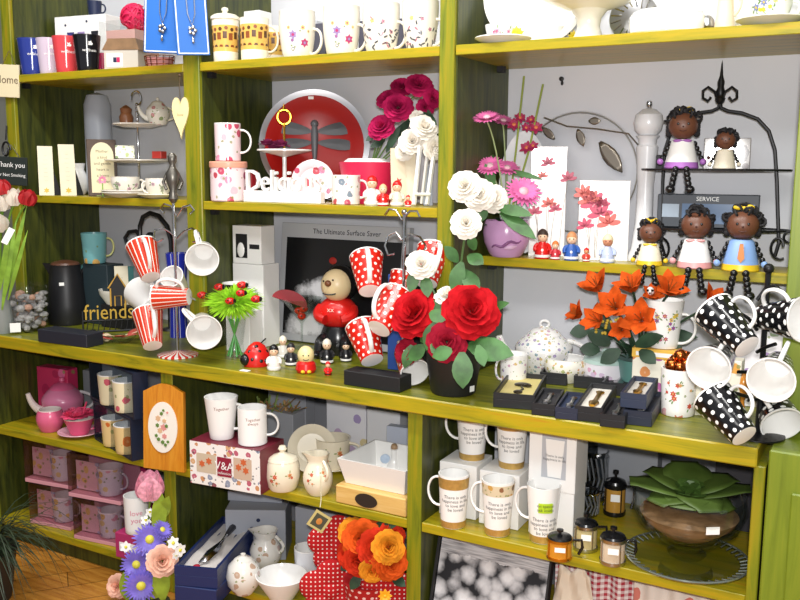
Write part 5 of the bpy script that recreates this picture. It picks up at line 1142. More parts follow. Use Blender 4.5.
leaves(r,[(462,262,452,292,Yp-.03,15),(468,255,482,262,Yp-.03,14),(458,262,446,246,Yp-.02,12),(464,270,478,292,Yp-.02,16),(436,322,426,350,Yp-.06,16),(430,312,446,318,Yp-.05,16),
  (468,345,510,352,Yp-.07,24),(462,352,463,388,Yp-.11,20),(440,346,432,352,Yp-.11,14),(452,350,432,356,Yp-.12,15),(425,345,408,360,Yp-.04,14),(420,340,440,332,Yp-.05,14),(415,270,410,292,Yp-.01,12),(425,275,428,296,Yp-.02,12),
  (488,310,506,302,Yp,9),(478,345,484,365,Yp-.1,12),(475,250,470,236,Yp-.02,10),(440,300,430,318,Yp-.02,18),(412,345,404,368,Yp-.03,12)],LEAFG)
# ================================================================ WORKTOP, right
TP=floral('eeecea',['c9a0b8','8aa4b0','d0b070','b8c090','a090b8'],95,.5,.15)
p,s=put(543,ZW,py=377,w=44); teapot('floral_teapot','white teapot with small pastel flowers and looped knob, right part of the worktop',p,s,29,TP,tall=.66,rz=face(p))
mug('floral_cup','small white flowered cup before the floral teapot, beside the rose pot','cup',513,ZW,29,25,33,py=389,body=TP,inner=WHITE,hd=.2,ha=200)
mug('floral_cup','white flowered sugar bowl between the teapot and jewellery boxes','bowl',565,ZW,40,28,24,py=384,body=floral('f0ecdf',['c9b070','a8b070','d8a070'],90,.4,.15),inner=WHITE,hd=.18,ha=0,belly=4)
# gold-rimmed small tea cup handle near lily pot
p,s=put(604,ZW,py=388,w=40); r=thing('white_tin','round white and pink tin under a pale green glass lid, right of the sugar bowl','tin',p,face(p)); b=MB(); b.lathe([(0,0),(20*s,0),(21*s,2*s),(21*s,22*s),(0,22*s)],32); b.build('body',floral('eeeaf0',['e0a8c0','d8c0d8'],50,.4,.2),r); b=MB(); b.lathe([(21.6*s,22.2*s),(21*s,26*s),(10*s,31*s),(4*s,32*s),(3*s,35*s),(0,36*s)],32); b.build('lid',mat('b9d3cb',.2),r)
p,s=put(640,ZW,.21); r=thing('lily_arrangement','orange lilies and dark foliage in a teal pot at the back of the worktop','flowers',p,face(p)); b=MB(); b.lathe([(0,0),(18*s,0),(23*s,26*s),(24*s,30*s),(22*s,30*s),(0,26*s)],28); b.build('pot',mat('5f8f88',.35),r)
OR=mat('bf4a0a',.8,var=.35,spec=.12); OCN=mat('8a4a18',.5); Yp=p.y
Yq=.125
bloomset(r,[(599,290,20,Yq,(-.5,.75,.35)),(633,291,20,Yq,(-.3,.85,.4)),(668,293,21,Yq,(.2,.7,.6)),(616,309,22,Yq-.02,(-.3,.5,.8)),(642,321,23,Yq-.03,(-.2,.35,.9)),(600,322,18,Yq,(-.6,.4,.6)),(708,306,21,Yq,(.7,.65,.3)),(581,316,15,Yq+.02,(-.8,.5,.3)),(622,330,14,Yq-.02,(-.2,.2,.95)),(652,298,14,Yq+.03,(.1,.7,.6))],[OR,OCN],'lily_bloom',lily_mb)
stems(r,[(599,292,Yq),(633,292,Yq),(668,295,Yq),(616,312,Yq),(642,326,Yq),(706,310,Yq),(598,326,Yq),(580,320,Yq+.02),(652,302,Yq+.03)],(0,0,24*s),DLEAF,.003)
leaves(r,[(610,345,588,330,Yp-.05,16),(620,350,600,362,Yp-.08,15),(635,345,660,335,Yp-.08,14),(640,350,655,362,Yp-.09,14),(612,340,600,310,Yp-.03,14),(650,340,680,345,Yp-.04,14),(625,335,640,300,Yp-.02,12),(600,350,580,348,Yp-.03,14),(655,335,695,335,Yp-.02,14),(590,330,570,332,Yp,14)],DLEAF)
b=MB(); rn=random.Random(5); Mi=rotz(-face(p))
for k in range(30): b.ell(Mi@(W(rn.uniform(596,628),rn.uniform(318,334),Yp-.08)-p),1.6*s,0,6)
b.build('yellow_berries',mat('d8b83a',.5),r)['kind']='stuff'
b=MB(); leaf_mb
for k in range(40): leaf_mb(b,((rn.random()-.5)*30*s,(rn.random()-.5)*24*s,32*s),(rn.uniform(-1,1),rn.uniform(-1,.3),rn.uniform(.1,1)),rn.uniform(14,30)*s,7*s)
b.build('foliage',DLEAF,r)['kind']='stuff'
b=MB(); c=Mi@(W(650,291,Yp-.06)-p); b.ell(c,4.2*s,0,12); b.build('panda_bead',WHITE,r); b=MB(); b.ell(c+Vector((-2*s,-3.6*s,1*s)),1.3*s,0,8); b.ell(c+Vector((2*s,-3.6*s,1*s)),1.3*s,0,8); b.ell(c+Vector((0,-4*s,-1.6*s)),.9*s,0,8); b.build('panda_eyes',BLACK,r)
# floral box, tall mug, canister mug with copper balls
FB=floral('f1ecdc',['e2b93a','d98a4a','b0569a','8a9a5a'],34,.5,.3)
r,w_,d_,h_=carton('floral_box','flower-printed box with golden lid carrying the tall flowered mug','box',652,ZW,42,30,40,py=398,m=FB,rz=.05)
b=MB(); b.box(-w_/2-.002,w_/2+.002,-.002,d_+.002,h_,h_+9*s,b=.001); b.build('lid',mat('e9b94a',.4),r)
b=MB(); b.box(-w_*.42,w_*.42,-.0032,-.0022,h_+2*s,h_+6*s); b.build('lid_band',PAPER,r)
mug('tall_floral_mug','tall white mug with yellow and purple flowers on the golden-lidded box','mug',0,0,35,27,46,loc=Vector(r.location)+Vector((.012,d_*.5,h_+9*s+.001)),s=s,ha=-10,hd=.42,lo=.1,hi=.72,decor=sprig(['e2b93a','8a5aa0','b0406a','d8c04a'],n=14,z0=.12,z1=.75,size=.085,amax=.7,seed=2),rz=face(p))
c=mug('canister_mug','straight white flowered canister filled with copper balls on worktop','canister',677,ZW,35,32,47,py=418,hd=0,body=floral('f2efec',['d8a0a8','d07a5a','a8b898','c8c0a0'],40,.35,.15),decor=sprig(['c8503a','c8503a','d8b070'],n=8,z0=.2,z1=.95,size=.09,seed=12))
s=mpp(c.location); rn=random.Random(3)
for k,(x,y,z_,R) in enumerate(((-8,-4,50,6.5),(0,-7,49,6),(8,-5,51,7),(-4,4,53,7),(5,4,56,7.5),(0,0,59,6.5),(9,3,57,5.5),(-10,3,50,5))):
    b=MB(); b.ell((0,0,0),R*s,0,14); b.tube([(R*.98*s*math.cos(t),R*.98*s*math.sin(t)*.5,R*.86*s*math.sin(t)) for t in [2*PI*i/16 for i in range(16)]],.8*s,5,closed=True)
    o=b.build('copper_ball',COPPER); R_=rotz(c.rotation_euler.z); o.location=c.location+R_@Vector((x*s*.9,y*s*.9,z_*s)); tag(o,'shiny copper ball heaped in the straight white flowered canister','ball','copper balls in the flowered canister')
carton('floral_box','flower-printed box standing behind the spotted mugs, right of the copper balls','box',716,ZW,42,20,60,Y=.02,m=floral('f0ead8',['e2a03a','c86a3a','8a5a9a','7a9a5a'],30,.6,.4))
mug('floral_mug','cream flowered mug in the gap behind the black spotted mugs','mug',708,ZW+.12,34,30,34,Y=.06,body=FB,inner=WHITE,hd=0) if False else None
carton('floral_gift_bag','white bag with violet flowers behind the spotted mugs at right','gift bag',757,ZW,44,18,92,Y=.16,m=floral('ece8ec',['7a5aa0','a080b8','8a9a7a'],28,.5,.5))
# jewellery boxes with charms
def jewel(px,py,w,d,h,lab,pad='e6d9a8',bodyc='17181c',rz=.15,zb=ZW,charm=0,loc=None):
    p,s=put(px,zb,py=py); w*=s*1.12; d*=1.5; h*=s; r=thing('jewellery_box',lab,'jewellery box',p if loc is None else loc,face(p)-rz,'small jewellery boxes on the worktop')
    M1=mat(bodyc,.45); b=MB(); e=.005; b.box(-w/2,w/2,0,d,0,h*.6,b=.001)
    b.box(-w/2,w/2,0,e,h*.6,h); b.box(-w/2,w/2,d-e,d,h*.6,h); b.box(-w/2,-w/2+e,e,d-e,h*.6,h); b.box(w/2-e,w/2,e,d-e,h*.6,h); b.build('box',M1,r)
    b=MB(); b.box(-w/2+e+.0005,w/2-e-.0005,e+.0005,d-e-.0005,h*.6+.0003,h*.6+.002); b.build('pad',mat(pad,.6),r)
    b=MB(); z=h*.6+.0045; k=w*.22
    if charm==0:
        b.ell((0,d*.62,z),(k,k*.8,.004),0,12); b.ell((k*.7,d*.55,z+.002),(k*.5,k*.4,.004),0,8); b.tube([(0,d*.3,z),(k*.4,d*.42,z),(0,d*.52,z)],.0022,6); b.ell((0,d*.28,z),(k*.55,k*.7,.004),0,8)
    else:
        b.lathe([(k*.5,0),(k*.9,d*.14),(k*.4,d*.2),(k*.4,d*.5),(k*.8,d*.56),(0,d*.6)],10,T=tr(0,d*.2,z+.001)@rotx(-PI/2),sy=.4)
    b.build('charm',[mat('4a4438',.3,.7),SILVER,GOLD][charm],r); return r
jewel(513.5,409,37,.145,15,'black jewellery box with cream pad and dark charm, leftmost of the row',pad='e3d38a')
jewel(543,416,21,.10,12,'small black box with silver charm, second from left in the row',pad='2a2b30',charm=1)
jewel(566,420,20,.10,12,'small slate-blue box with silver charm, third from left in the row',pad='2e3a55',bodyc='20263a',charm=1)
jewel(588,422,25,.15,15,'black box with white pad and gold charm, fourth from left in the row',pad='e8e4da',charm=2)
jewel(612,428,22,.10,13,'small black box with silver charm in front, fifth from left',pad='26272c',charm=1)
r=jewel(637,426,25,.13,15,'navy box, lower of the two stacked at the right end of the row',pad='1c2233',bodyc='1c2233',charm=1)
q=r.copy() if False else None
p_,s_=put(633,ZW,py=426); jewel(632,424,23,.115,15,'navy box with silver watch charm, upper of the stacked pair',pad='c9c4bc',bodyc='262f45',charm=2,loc=p_+Vector((-.004,.008,15*s_+.0035)))
jewel(553,385,24,.09,12,'black box with silver charm standing in the back row before the sugar bowl',pad='1f2024',charm=1)
jewel(588,389,26,.09,12,'black box in the back row before the white and pink tin',pad='26272c',charm=1)
jewel(615,396,24,.09,13,'black box in the back row nearest the flowered box',pad='1f2024',charm=1)
# black polka rack
r,p,s=rack('mug_rack','black mug rack hung with black and white polka-dot mugs, right end of worktop',757,440,268,[
   [(757,330,0),(748,318,-.02),(738,312,-.05),(732,306,-.06)],[(757,300,0),(766,288,0),(776,286,-.02),(782,292,-.03)],[(757,380,0),(748,372,-.03),(738,372,-.05)],[(757,352,0),(766,347,-.02),(776,344,-.03)],[(757,400,0),(745,396,-.05),(732,392,-.07)],[(757,400,0),(766,396,0),(774,396,.02)]],m=IRON,base=26,rr=.0045,fin=True)
Y0=p.y; BP=uvmat('dots',(.07,.07,.08),(.96,.96,.95),11,6,.23,.15); G='black polka-dot mugs on the black rack'
hung_mug('polka_dot_mug','black polka-dot mug, biggest in view, tilted with base to lower right, top of rack',730,327,Y0-.07,(-.62,.55,-.62),(.55,.75,.15),22,13.5,56,BP,group=G,hm=WHITE,hd=.36,decor=lambda r_,o_,H:wrapq(r_,o_,H))if False else None
def taged(root,out,H):
    b=MB(); wrap_poly(b,[(-.005,-.009),(.005,-.009),(.005,.009),(-.005,.009)],out,-1.35,H*.5,eps=.001); b.build('price_tag',TAGW,root,smooth=0,recalc=False)
hung_mug('polka_dot_mug','black polka-dot mug, highest and biggest in view, base tipped to lower right',730,328,Y0-.07,(-.62,.55,-.62),(.55,.75,.15),22,13.5,56,BP,group=G,hm=WHITE,hd=.36)
hung_mug('polka_dot_mug','black polka-dot mug lowest on the rack, overhanging the worktop front edge',728,416,Y0-.09,(-.62,.55,-.62),(.55,.75,.15),22,13.5,54,BP,group=G,hm=WHITE,hd=.36)
hung_mug('polka_dot_mug','polka-dot mug with white mouth facing out, left of the black rack pole',716,361,Y0-.04,(-.25,-.10,.95),(.4,.9,0),22,13,52,BP,group=G,hm=WHITE,hd=.36)
hung_mug('polka_dot_mug','polka-dot mug with white mouth facing out, right of the black rack pole',775,372,Y0-.05,(-.12,-.12,.97),(.3,.9,0),23,14,52,BP,group=G,hm=WHITE,hd=.36)
hung_mug('polka_dot_mug','polka-dot mug upper right with white mouth turned right, black spotted side showing',782,318,Y0-.01,(.75,.10,.62),(-.5,.85,.2),23,13,52,BP,group=G,hm=WHITE,hd=.36)
hung_mug('polka_dot_mug','polka-dot mug lower right behind the others, white mouth facing down right',774,408,Y0+.03,(.35,-.45,.82),(-.5,.7,0),21,13,48,BP,group=G,hm=WHITE,hd=.36)
p2,s2=put(741,ZW,.03); r=thing('amber_ornament','small amber and black drop ornament behind the rack of spotted mugs','ornament',p2,0); b=MB(); b.lathe([(0,0),(6*s2,0),(4*s2,4*s2),(2*s2,20*s2),(6*s2,34*s2),(5*s2,44*s2),(0,50*s2)],16); b.build('body',mat('c8822e',.2),r); b=MB(); b.tube([(5*s2,0,20*s2),(10*s2,0,30*s2),(5*s2,0,44*s2)],1.4*s2,7); b.build('handle',BLACK,r)
# ================================================================ BASE CABINET, left bay
ENP=mat('d0587e',.25); ENW=mat('e9dcd6',.2)
carton('pink_gift_box','pink and magenta gift box behind the pink enamel teapot','box',54,ZC,40,14,50,Y=.03,m=floral('c2305e',['d86a9a','a82050','e090b0'],22,.6,.4),rz=.1)
carton('grey_carton','small grey carton behind the teapot handle','box',92,ZC,22,12,42,Y=.14,m=mat('9a9ca2',.6))
p,s=put(64,ZC,py=424,w=34); teapot('enamel_teapot','pink enamel teapot with cream spout and grey-white rim, left lower shelf',p,s,20.5,mat('d27a9c',.25),ml=mat('d9628c',.25),sm=ENW,hm=mat('d8d4d6',.2),knob='ball',tall=.78)
mug('sugar_pot','small pink enamel sugar pot with white rim before the teapot','pot',51,ZC,22,19,22,py=433,body=mat('dc6488',.25),inner=ENW,hd=0,belly=3)
sa=saucer('saucer','pink saucer with white rim under the pink flower-filled cup',80,ZC,42,py=441,m=mat('e4b0c0',.25)); s=mpp(sa.location)
c=mug('pink_cup','pink cup with white rim filled with pink fabric flowers','cup',0,0,30,18,17,loc=sa.location+Vector((0,0,.0046)),s=s,body=mat('d8587e',.25),inner=ENW,hd=.2,ha=0,rz=face(sa.location))
b=MB(); 
for k in range(6): rose_mb(8*s,k,4,tr(9*s*math.cos(k*1.05)*(k>0),7*s*math.sin(k*1.05)*(k>0),18*s)@rotz(k),b)
b.tube([(6*s,0,20*s),(14*s,-2*s,34*s)],1*s,6)
o=b.build('fabric_flowers',mat('d8456e',.6,var=.25)); o.location=Vector(c.location)+Vector((0,0,.002)); tag(o,'heap of pink fabric flowers inside the pink cup on saucer','flowers')
def navybox(px,py,w,h,lab,mugc,zz=ZC,loc=None,rz=-.35):
    p,s=put(px,zz,py=py); p=loc or p; r=thing('navy_window_box',lab,'box',p,face(p)*.0+rz,'navy window boxes with mugs'); w_,h_,d_=w*s,h*s,.045; e=.006; M1=mat('1a2236',.45)
    b=MB(); b.box(-w_/2,w_/2,d_-.003,d_,0,h_); b.box(-w_/2,w_/2,0,d_-.003,0,.003); b.box(-w_/2,w_/2,0,d_-.003,h_-.003,h_); b.box(-w_/2,-w_/2+.002,0,d_-.003,.003,h_-.003); b.box(w_/2-.002,w_/2,0,d_-.003,.003,h_-.003)
    for x0,x1,z0,z1 in ((-w_/2,w_/2,0,e),(-w_/2,w_/2,h_-e,h_),(-w_/2,-w_/2+e,e,h_-e),(w_/2-e,w_/2,e,h_-e)): b.box(x0,x1,-.001,0,z0,z1)
    b.build('box',M1,r)
    b=MB(); b.box(-w_/2+e,w_/2-e,d_-.006,d_-.0035,e,h_-e); b.build('card_insert',mat('8f9aa6',.5),r)
    M=rotz(0)
    for k,xx in enumerate((-w_*.14,w_*.20)):
        out,inn=mug_prof(h_*.30,h_*.26,h_*.68); mb=mug_mesh(out,inn); mb.v=[v+Vector((xx,d_*.48,.004)) for v in mb.v]
        if k==0: mb.tube([Vector(q)+Vector((xx,d_*.48,.004)) for q in [(-a,b_,c_) for a,b_,c_ in handle_pts(out,h_*.68,.2,.8,h_*.22)]],.003,7,m=0)
        mb.build('boxed_mug',[mugc,WHITE],r)
    b=MB(); b.box(-w_/2+e,w_/2-e,-.0006,-.0002,e,h_-e); b.build('window',glassmat('eef0f2',.15,.04,.04),r); return r,s
nb,s=navybox(113,450,92,42,'navy window box of orange flowered mugs, lower of the stacked pair',floral('e2c48a',['c8642a','d98a3a'],26,.5,.2))
navybox(112,404,90,38,'navy window box of cream rose mugs, upper of the stacked pair',floral('e8dcb8',['c8506a','7a8a4a'],26,.5,.2),loc=Vector(nb.location)+Vector((-.003,.004,42*s+.001)))
# orange plaque with oval rose picture
p=W(163,470,PD-.03); s=mpp(p); r=thing('orange_plaque','orange wooden board with arched top and white oval rose picture, left lower shelf','plaque',p,.2); hw=23*s; H=87*s; T=rotx(-.06)
b=MB(); out=[(-hw*.98,0),(hw*1.05,0),(hw*.98,H*.92)]+[(hw*x,H*z_) for x,z_ in ((.72,.945),(.45,.985),(.15,1.0),(-.2,1.0),(-.5,.97),(-.8,.925),(-1,.90))]; b.prism(out,0,.012,T=T); b.build('board',wood('orange_wood',['b86a14','cf8420','d8942c'],.35,(8,8,1)),r)
b=MB(); b.prism([(hw*.72*math.cos(t),H*.50+H*.295*math.sin(t)) for t in [2*PI*i/40 for i in range(40)]],-.003,.0,T=T); b.build('oval_tile',mat('efe8dc',.2),r)
rn=random.Random(8); b=MB()
for k,(x,z_,q,c_) in enumerate([(-.22,.60,.15,1),(.05,.50,.17,0),(-.12,.46,.14,1),(.1,.40,.13,0),(-.25,.52,.10,2),(.2,.52,.09,2),(-.05,.66,.09,2),(.02,.33,.10,2),(.16,.30,.08,2),(.28,.34,.07,2),(-.3,.40,.08,2),(.05,.70,.06,2),(-.18,.36,.09,2),(.1,.58,.10,1),(.25,.68,.05,0)]):
    b.prism([(hw*x+u*hw,H*z_+v*hw) for u,v in blossom(6,q,.7)],-.0036-.0002*k,-.0028,c_,T=T)
b.build('rose_print',[mat('d8908a',.4),mat('d8b08a',.4),mat('5f7f3a',.4)],r,smooth=0)
# pink clear boxes, each with a flowered mug inside
PKB=mat('d99aa4',.45); MF=floral('dfe0e4',['e0c070','d8a0b0','a0a8c8','e0d090'],40,.65,.25)
def pinkbox(px,py,w,h,lab,zz,loc=None,rz=.12):
    p,s=put(px,zz,py=py); p=loc or p; r=thing('pink_mug_box',lab,'box',p,rz,'clear pink boxes with flowered mugs'); w_,h_,d_=w*s,h*s,.10
    b=MB(); b.box(-w_/2,w_/2,0,d_,0,h_*.09,b=.001); b.build('base_tray',PKB,r)
    b=MB(); b.box(-w_/2+.001,w_/2-.001,d_-.003,d_-.001,h_*.1,h_-.003); b.build('back_card',mat('d9a8b4',.5),r)
    b=MB(); b.box(-w_*.46,-w_*.02,d_*.30,d_*.33,h_*.12,h_*.78); b.build('flowered_card',floral('e6c0c4',['e0c070','d890a8','b0b8d0'],34,.7,.4),r)
    out,inn=mug_prof(h_*.29,h_*.26,h_*.62); mb=mug_mesh(out,inn); o_=Vector((w_*.14,d_*.45,h_*.1+.001)); mb.v=[v+o_ for v in mb.v]; mb.tube([Vector(q)+o_ for q in handle_pts(out,h_*.62,.2,.8,h_*.2)],.0035,7); mb.build('boxed_mug',[MF,WHITE],r)
    b=MB()
    b.box(-w_/2,w_/2,0,.0006,h_*.09+.0003,h_); b.box(-w_/2,w_/2,.0006,d_,h_-.0006,h_); b.box(-w_/2,-w_/2+.0006,.0006,d_,h_*.09+.0003,h_-.0006); b.box(w_/2-.0006,w_/2,.0006,d_,h_*.09+.0003,h_-.0006); b.build('clear_cover',glassmat('ece4e8',.2,.04,.05),r,smooth=0); return r,s
a1,s=pinkbox(50,527,52,42,'clear pink mug box, lower left of the four',ZB); a2,s2=pinkbox(96,543,56,43,'clear pink mug box, lower right of the four',ZB)
pinkbox(40,480,52,38,'clear pink mug box, upper left of the four',ZB,loc=Vector(a1.location)+Vector((-.004,.004,42*s+.001))); pinkbox(88,500,58,40,'clear pink mug box, upper right of the four',ZB,loc=Vector(a2.location)+Vector((-.004,.004,43*s2+.001)))
# magenta packages, white mug, tulip, asters in the bottom left bay
r,w_,d_,h_=carton('magenta_box','magenta gift box standing behind the tulip in the bottom left bay','box',138,ZB,26,14,90,Y=.0,m=mat('a8285e',.5),rz=.1)
r,w_,d_,h_=carton('magenta_box','magenta box that the white and pink mug stands on','box',130,ZB,36,20,26,py=560,m=mat('b03066',.5),rz=.1); panel(r,'label',PAPER,-w_*.35,w_*.3,h_*.3,h_*.65)
s=mpp(r.location); mug('white_pink_mug','white mug with faint pink lettering on the magenta box','mug',0,0,25,23,38,loc=Vector(r.location)+Vector((0,d_*.55,h_+.001)),s=s,ha=-10,hd=.4,decor=writing('love\nyou',.2,.5,mat('d87a98',.4)),rz=face(p))
carton('grey_carton','grey patterned carton in the shade behind the pink boxes','box',128,ZB,30,14,80,Y=.15,m=mat('6a6c74',.6))
p,s=put(148,0.0006,Y=PD-.10); r=thing('standing_flower_spray','tall spray of purple asters, pale roses and a pink tulip standing before the left cabinet','flowers',p,face(p))
b=MB(); b.lathe([(0,0),(20*s,0),(22*s,4*s),(17*s,8*s),(0,9*s)],20); b.build('bucket_base',mat('4a4f3a',.6),r)
AST=mat('7a6ad0',.5,var=.25); ACN=mat('e2d84a',.5); Yp=p.y
lst=[(150,539,18,Yp-.03,(-.1,.25,.95)),(137,564,17,Yp-.04,(-.3,.2,.9)),(141,585,19,Yp-.06,(.0,.1,.98)),(162,530,11,Yp-.02,(.4,.6,.6))]
bloomset(r,lst,[AST,ACN],'aster_bloom',daisy_mb,n=26,wd=.17)
bloomset(r,[(162,561,13,Yp-.05,(.1,.4,.9)),(118,586,10,Yp-.02,(-.5,.3,.8))],mat('e8b49c',.5,var=.2),layers=5)
bloomset(r,[(173,543,7,Yp-.03,(.3,.3,.9)),(180,550,7,Yp-.03,(.4,.1,.9)),(150,556,5,Yp-.06,(0,.3,.9)),(146,520,6,Yp-.02,(0,.5,.8)),(150,512,5,Yp-.02,(0,.5,.8)),(126,547,6,Yp-.03,(-.2,.3,.9)),(176,555,5,Yp-.03,(.4,.1,.9))],[WHITE,ACN],'white_blossom',daisy_mb,n=6,wd=.6,rows=1)
c=rotz(-face(p))@(W(150,497,Yp-.02)-p); tulip_mb(11*s,26*s,tr(*c)@rotx(.1)).build('tulip_bloom',mat('e6a0b4',.5,var=.3,vscale=80),r)
stems(r,[(150,545,Yp-.02),(137,570,Yp-.03),(141,592,Yp-.04),(150,500,Yp-.02),(162,568,Yp-.03),(173,548,Yp-.02),(118,592,Yp-.01)],(0,0,6*s),mat('6f8f3a',.5),.003)
leaves(r,[(158,535,160,495,Yp-.01,14),(163,600,160,566,Yp-.05,16),(150,598,166,580,Yp-.04,14),(160,520,167,500,Yp,12),(128,600,124,575,Yp-.02,12),(150,600,152,530,Yp+.01,12)],mat('8fa832',.5,var=.2))
# dark grassy plant at far left
p,s=put(-14,0.0006,Y=PD-.30); r=thing('grassy_plant','dark narrow-leaved potted grass plant at the left edge on the wooden floor','plant',p,0)
b=MB(); b.lathe([(0,0),(.07,0),(.09,.14),(.095,.15),(.08,.15),(0,.13)],24); b.build('pot',mat('2a2620',.6),r)
b=MB(); rn=random.Random(12)
for k in range(150):
    a=rn.uniform(-1.3,1.5); L=rn.uniform(.14,.36); d=Vector((math.cos(a),math.sin(a)*.8,0)); p0=Vector((rn.gauss(0,.02),rn.gauss(0,.02),.13)); p1=p0+d*L*.5+Vector((0,0,L*rn.uniform(.4,.9))); p2_=p0+d*L+Vector((0,0,L*rn.uniform(-.35,.35)))
    P=bez(p0,p1,p2_,7); side=d.cross(Vector((0,0,1)))*.003; o_=len(b.v); vs=[]
    for i,q_ in enumerate(P): w2=1-(i/7)**2; vs+= [q_-side*w2,q_+side*w2]
    b.add(vs,[(2*i,2*i+1,2*i+3,2*i+2) for i in range(7)])
st=b.build('grass_blades',mat('2c3a26',.5,var=.3),r,recalc=False); st['kind']='stuff'
# ================================================================ BASE CABINET, middle bay, upper shelf
VAF=floral('efece8',['b8506a','8a3a4a','c88a5a','8a92a8','d0a070'],52,.72,.35,leaf='4a4a52')
p,s=put(225,ZC,py=489); r=thing('mug_gift_box','flower-patterned white gift box with maroon end and square red V&A emblem','box',p,.10); w_,h_,d_=84*s,45*s,.12
b=MB(); b.box(-w_/2,w_/2,0,d_,0,h_,b=.001); o=b.build('box',[VAF,mat('6f2030',.45)],r)
for pl in o.data.polygons:
    if pl.normal.x>.7 or pl.normal.z>.7: pl.material_index=1
panel(r,'window_picture',mat('c9b8a0',.4),-w_*.40,-w_*.12,h_*.30,h_*.74); panel(r,'window_picture',mat('c9b09a',.4),w_*.13,w_*.38,h_*.28,h_*.76)
for x,z_ in ((-.32,.5),(-.22,.58),(.2,.55),(.3,.5),(.27,.68)):
    b=MB(); b.prism([(w_*x+u,h_*z_+v) for u,v in blossom(6,h_*.09,.6)],-.0016,-.0008); b.build('picture_flower',mat('c8643a',.4),r,smooth=0)
panel(r,'emblem_square',mat('8f1f38',.4),-w_*.10,w_*.10,h_*.28,h_*.72,y=-.0016); text_part(r,'emblem_lettering','V&A',h_*.26,0,h_*.52,-.0022,PAPER); text_part(r,'emblem_lettering','collection',h_*.09,0,h_*.36,-.0022,PAPER)
zt=h_+.001; bp=Vector(r.location)
mug('conical_mug','white conical mug with small lettering, left on the maroon-topped gift box','mug',0,0,34,24,43,loc=bp+rotz(.10)@Vector((-.045,.055,zt)),s=s,ha=-15,hd=.35,decor=writing('Nescafé' if False else 'Together',.10,.78,mat('8a5a4a',.5)),rz=face(p))
mug('straight_mug','white straight mug with small lettering, right on the maroon-topped gift box','mug',0,0,29,29,37,loc=bp+rotz(.10)@Vector((.058,.05,zt)),s=s,ha=-10,hd=.42,decor=writing('Together\nalways',.11,.68,mat('8a5a4a',.5)),rz=face(p))
# potpourri carton behind
r,w_,d_,h_=carton('potpourri_box','grey open carton of green and tan wood shavings behind the two white mugs','box',272,ZC,52,20,34,Y=.17,m=mat('a9abb2',.5))
b=MB(); rn=random.Random(6); b2=MB()
for k in range(46):
    a=Vector((rn.uniform(-.45,.45)*w_,rn.uniform(.1,.9)*d_,h_*rn.uniform(.85,1.05))); e=a+Vector((rn.uniform(-1,1),rn.uniform(-.6,.6),rn.uniform(.1,1))).normalized()*rn.uniform(.02,.06); (b if k%3 else b2).tube([a,e],.004,4,flat=.4)
b.build('wood_shavings',mat('b08a5a',.6,var=.3),r)['kind']='stuff'; b2.build('green_shavings',mat('7c8f4a',.6),r)['kind']='stuff'
carton('grey_carton','tall pale grey carton at the back of the middle bay, left of the flowered box','box',287,ZC,46,16,78,Y=.24,m=mat('9fa1a8',.6))
carton('floral_box','tall white box with lilac flower sprigs at the back of the middle bay','box',346,ZC,44,20,62,Y=.15,m=floral('dcdce2',['9a8ab8','b8a0c0','d0c090'],26,.4,.4),rz=.1)
carton('white_carton','white carton at the back beside the angel bottle','box',383,ZC,36,20,58,Y=.16,m=mat('d5d6da',.5),rz=.1)
r,w_,d_,h_=carton('blue_card','pale blue and white card box leaning behind the angel bottle','box',398,ZC,26,10,50,Y=.12,m=mat('b9c0d0',.5),rz=.1)
p,s=put(394,ZC,.04); r=thing('angel_bottle','white narrow-necked angel bottle with small pale wings','bottle',p,face(p)); b=MB(); b.lathe([(0,0),(11*s,0),(12*s,3*s),(10*s,14*s),(6*s,24*s),(3*s,30*s),(3*s,38*s),(4*s,39*s),(0,40*s)],24); b.build('body',WHITE,r)
for sx in (-1,1):
    b=MB(); b.ell((sx*9*s,2*s,28*s),(5*s,1.6*s,5*s),0,12); b.build('wing',mat('b9cbe0',.3),r)
b=MB(); b.ell((0,0,41*s),3.6*s,0,12); b.build('stopper',mat('a88a6a',.4),r)
# ivory flowered tea things
IV=mat('eee4cc',.18); spr=sprig(['c8503a','d8905a'],leaf='8a9a5a',n=5,z0=.25,z1=.7,size=.10,amax=.7,seed=21)
p,s=put(283,ZC,py=494,w=32); r=thing('sugar_bowl','ivory lidded sugar bowl with red flower sprig at the shelf edge','bowl',p,face(p)); out=[(0.001,0),(13*s,0),(15*s,3*s),(17.5*s,14*s),(16.5*s,26*s),(15*s,30*s)]; b=MB(); b.lathe([(0,0)]+out[1:]+[(0,30*s)],32); b.build('body',IV,r)
b=MB(); b.lathe([(15.6*s,30.2*s),(14*s,33*s),(5*s,36*s),(2.5*s,38*s),(4.5*s,41*s),(3*s,44*s),(0,44.5*s)],28); b.build('lid',IV,r); spr(r,out,30*s)
r=jug('creamer','ivory cream jug with red flower sprig and a hanging card tag',318,ZC,15,42,py=499,m=IV,ha=-60,decor=spr)
p=Vector(r.location); s=mpp(p); b=MB(); b.tube([(3*s,-16*s,24*s),(3*s,-18*s,0*s),(2*s,-22*s,-6*s)],.5*s,5); b.build('tag_string',mat('d8d0b0',.6),r)
b=MB(); T=tr(1*s,-22.5*s,-20*s)@roty(.6); b.box(-9*s,9*s,-.0008,.0008,-9*s,9*s,T=T); b.build('card_tag',mat('c8b878',.5),r,smooth=0)
b=MB(); b.box(-6.5*s,6.5*s,-.0014,-.0009,-6.5*s,6.5*s,m=0,T=T); b.ell((0,-.0016,0),(3*s,.0006,3.4*s),1,10,T=T); b.build('tag_picture',[mat('4a4a3a',.5),mat('c8823a',.5)],r,smooth=0)
standplate('ivory_plate','ivory plate leaning behind the creamer and flowered cup',312,0,24,.03,ZC,IV,lean=.25)
sa=saucer('saucer','ivory saucer under the flowered cup',333,ZC,44,py=476,m=IV); s=mpp(sa.location)
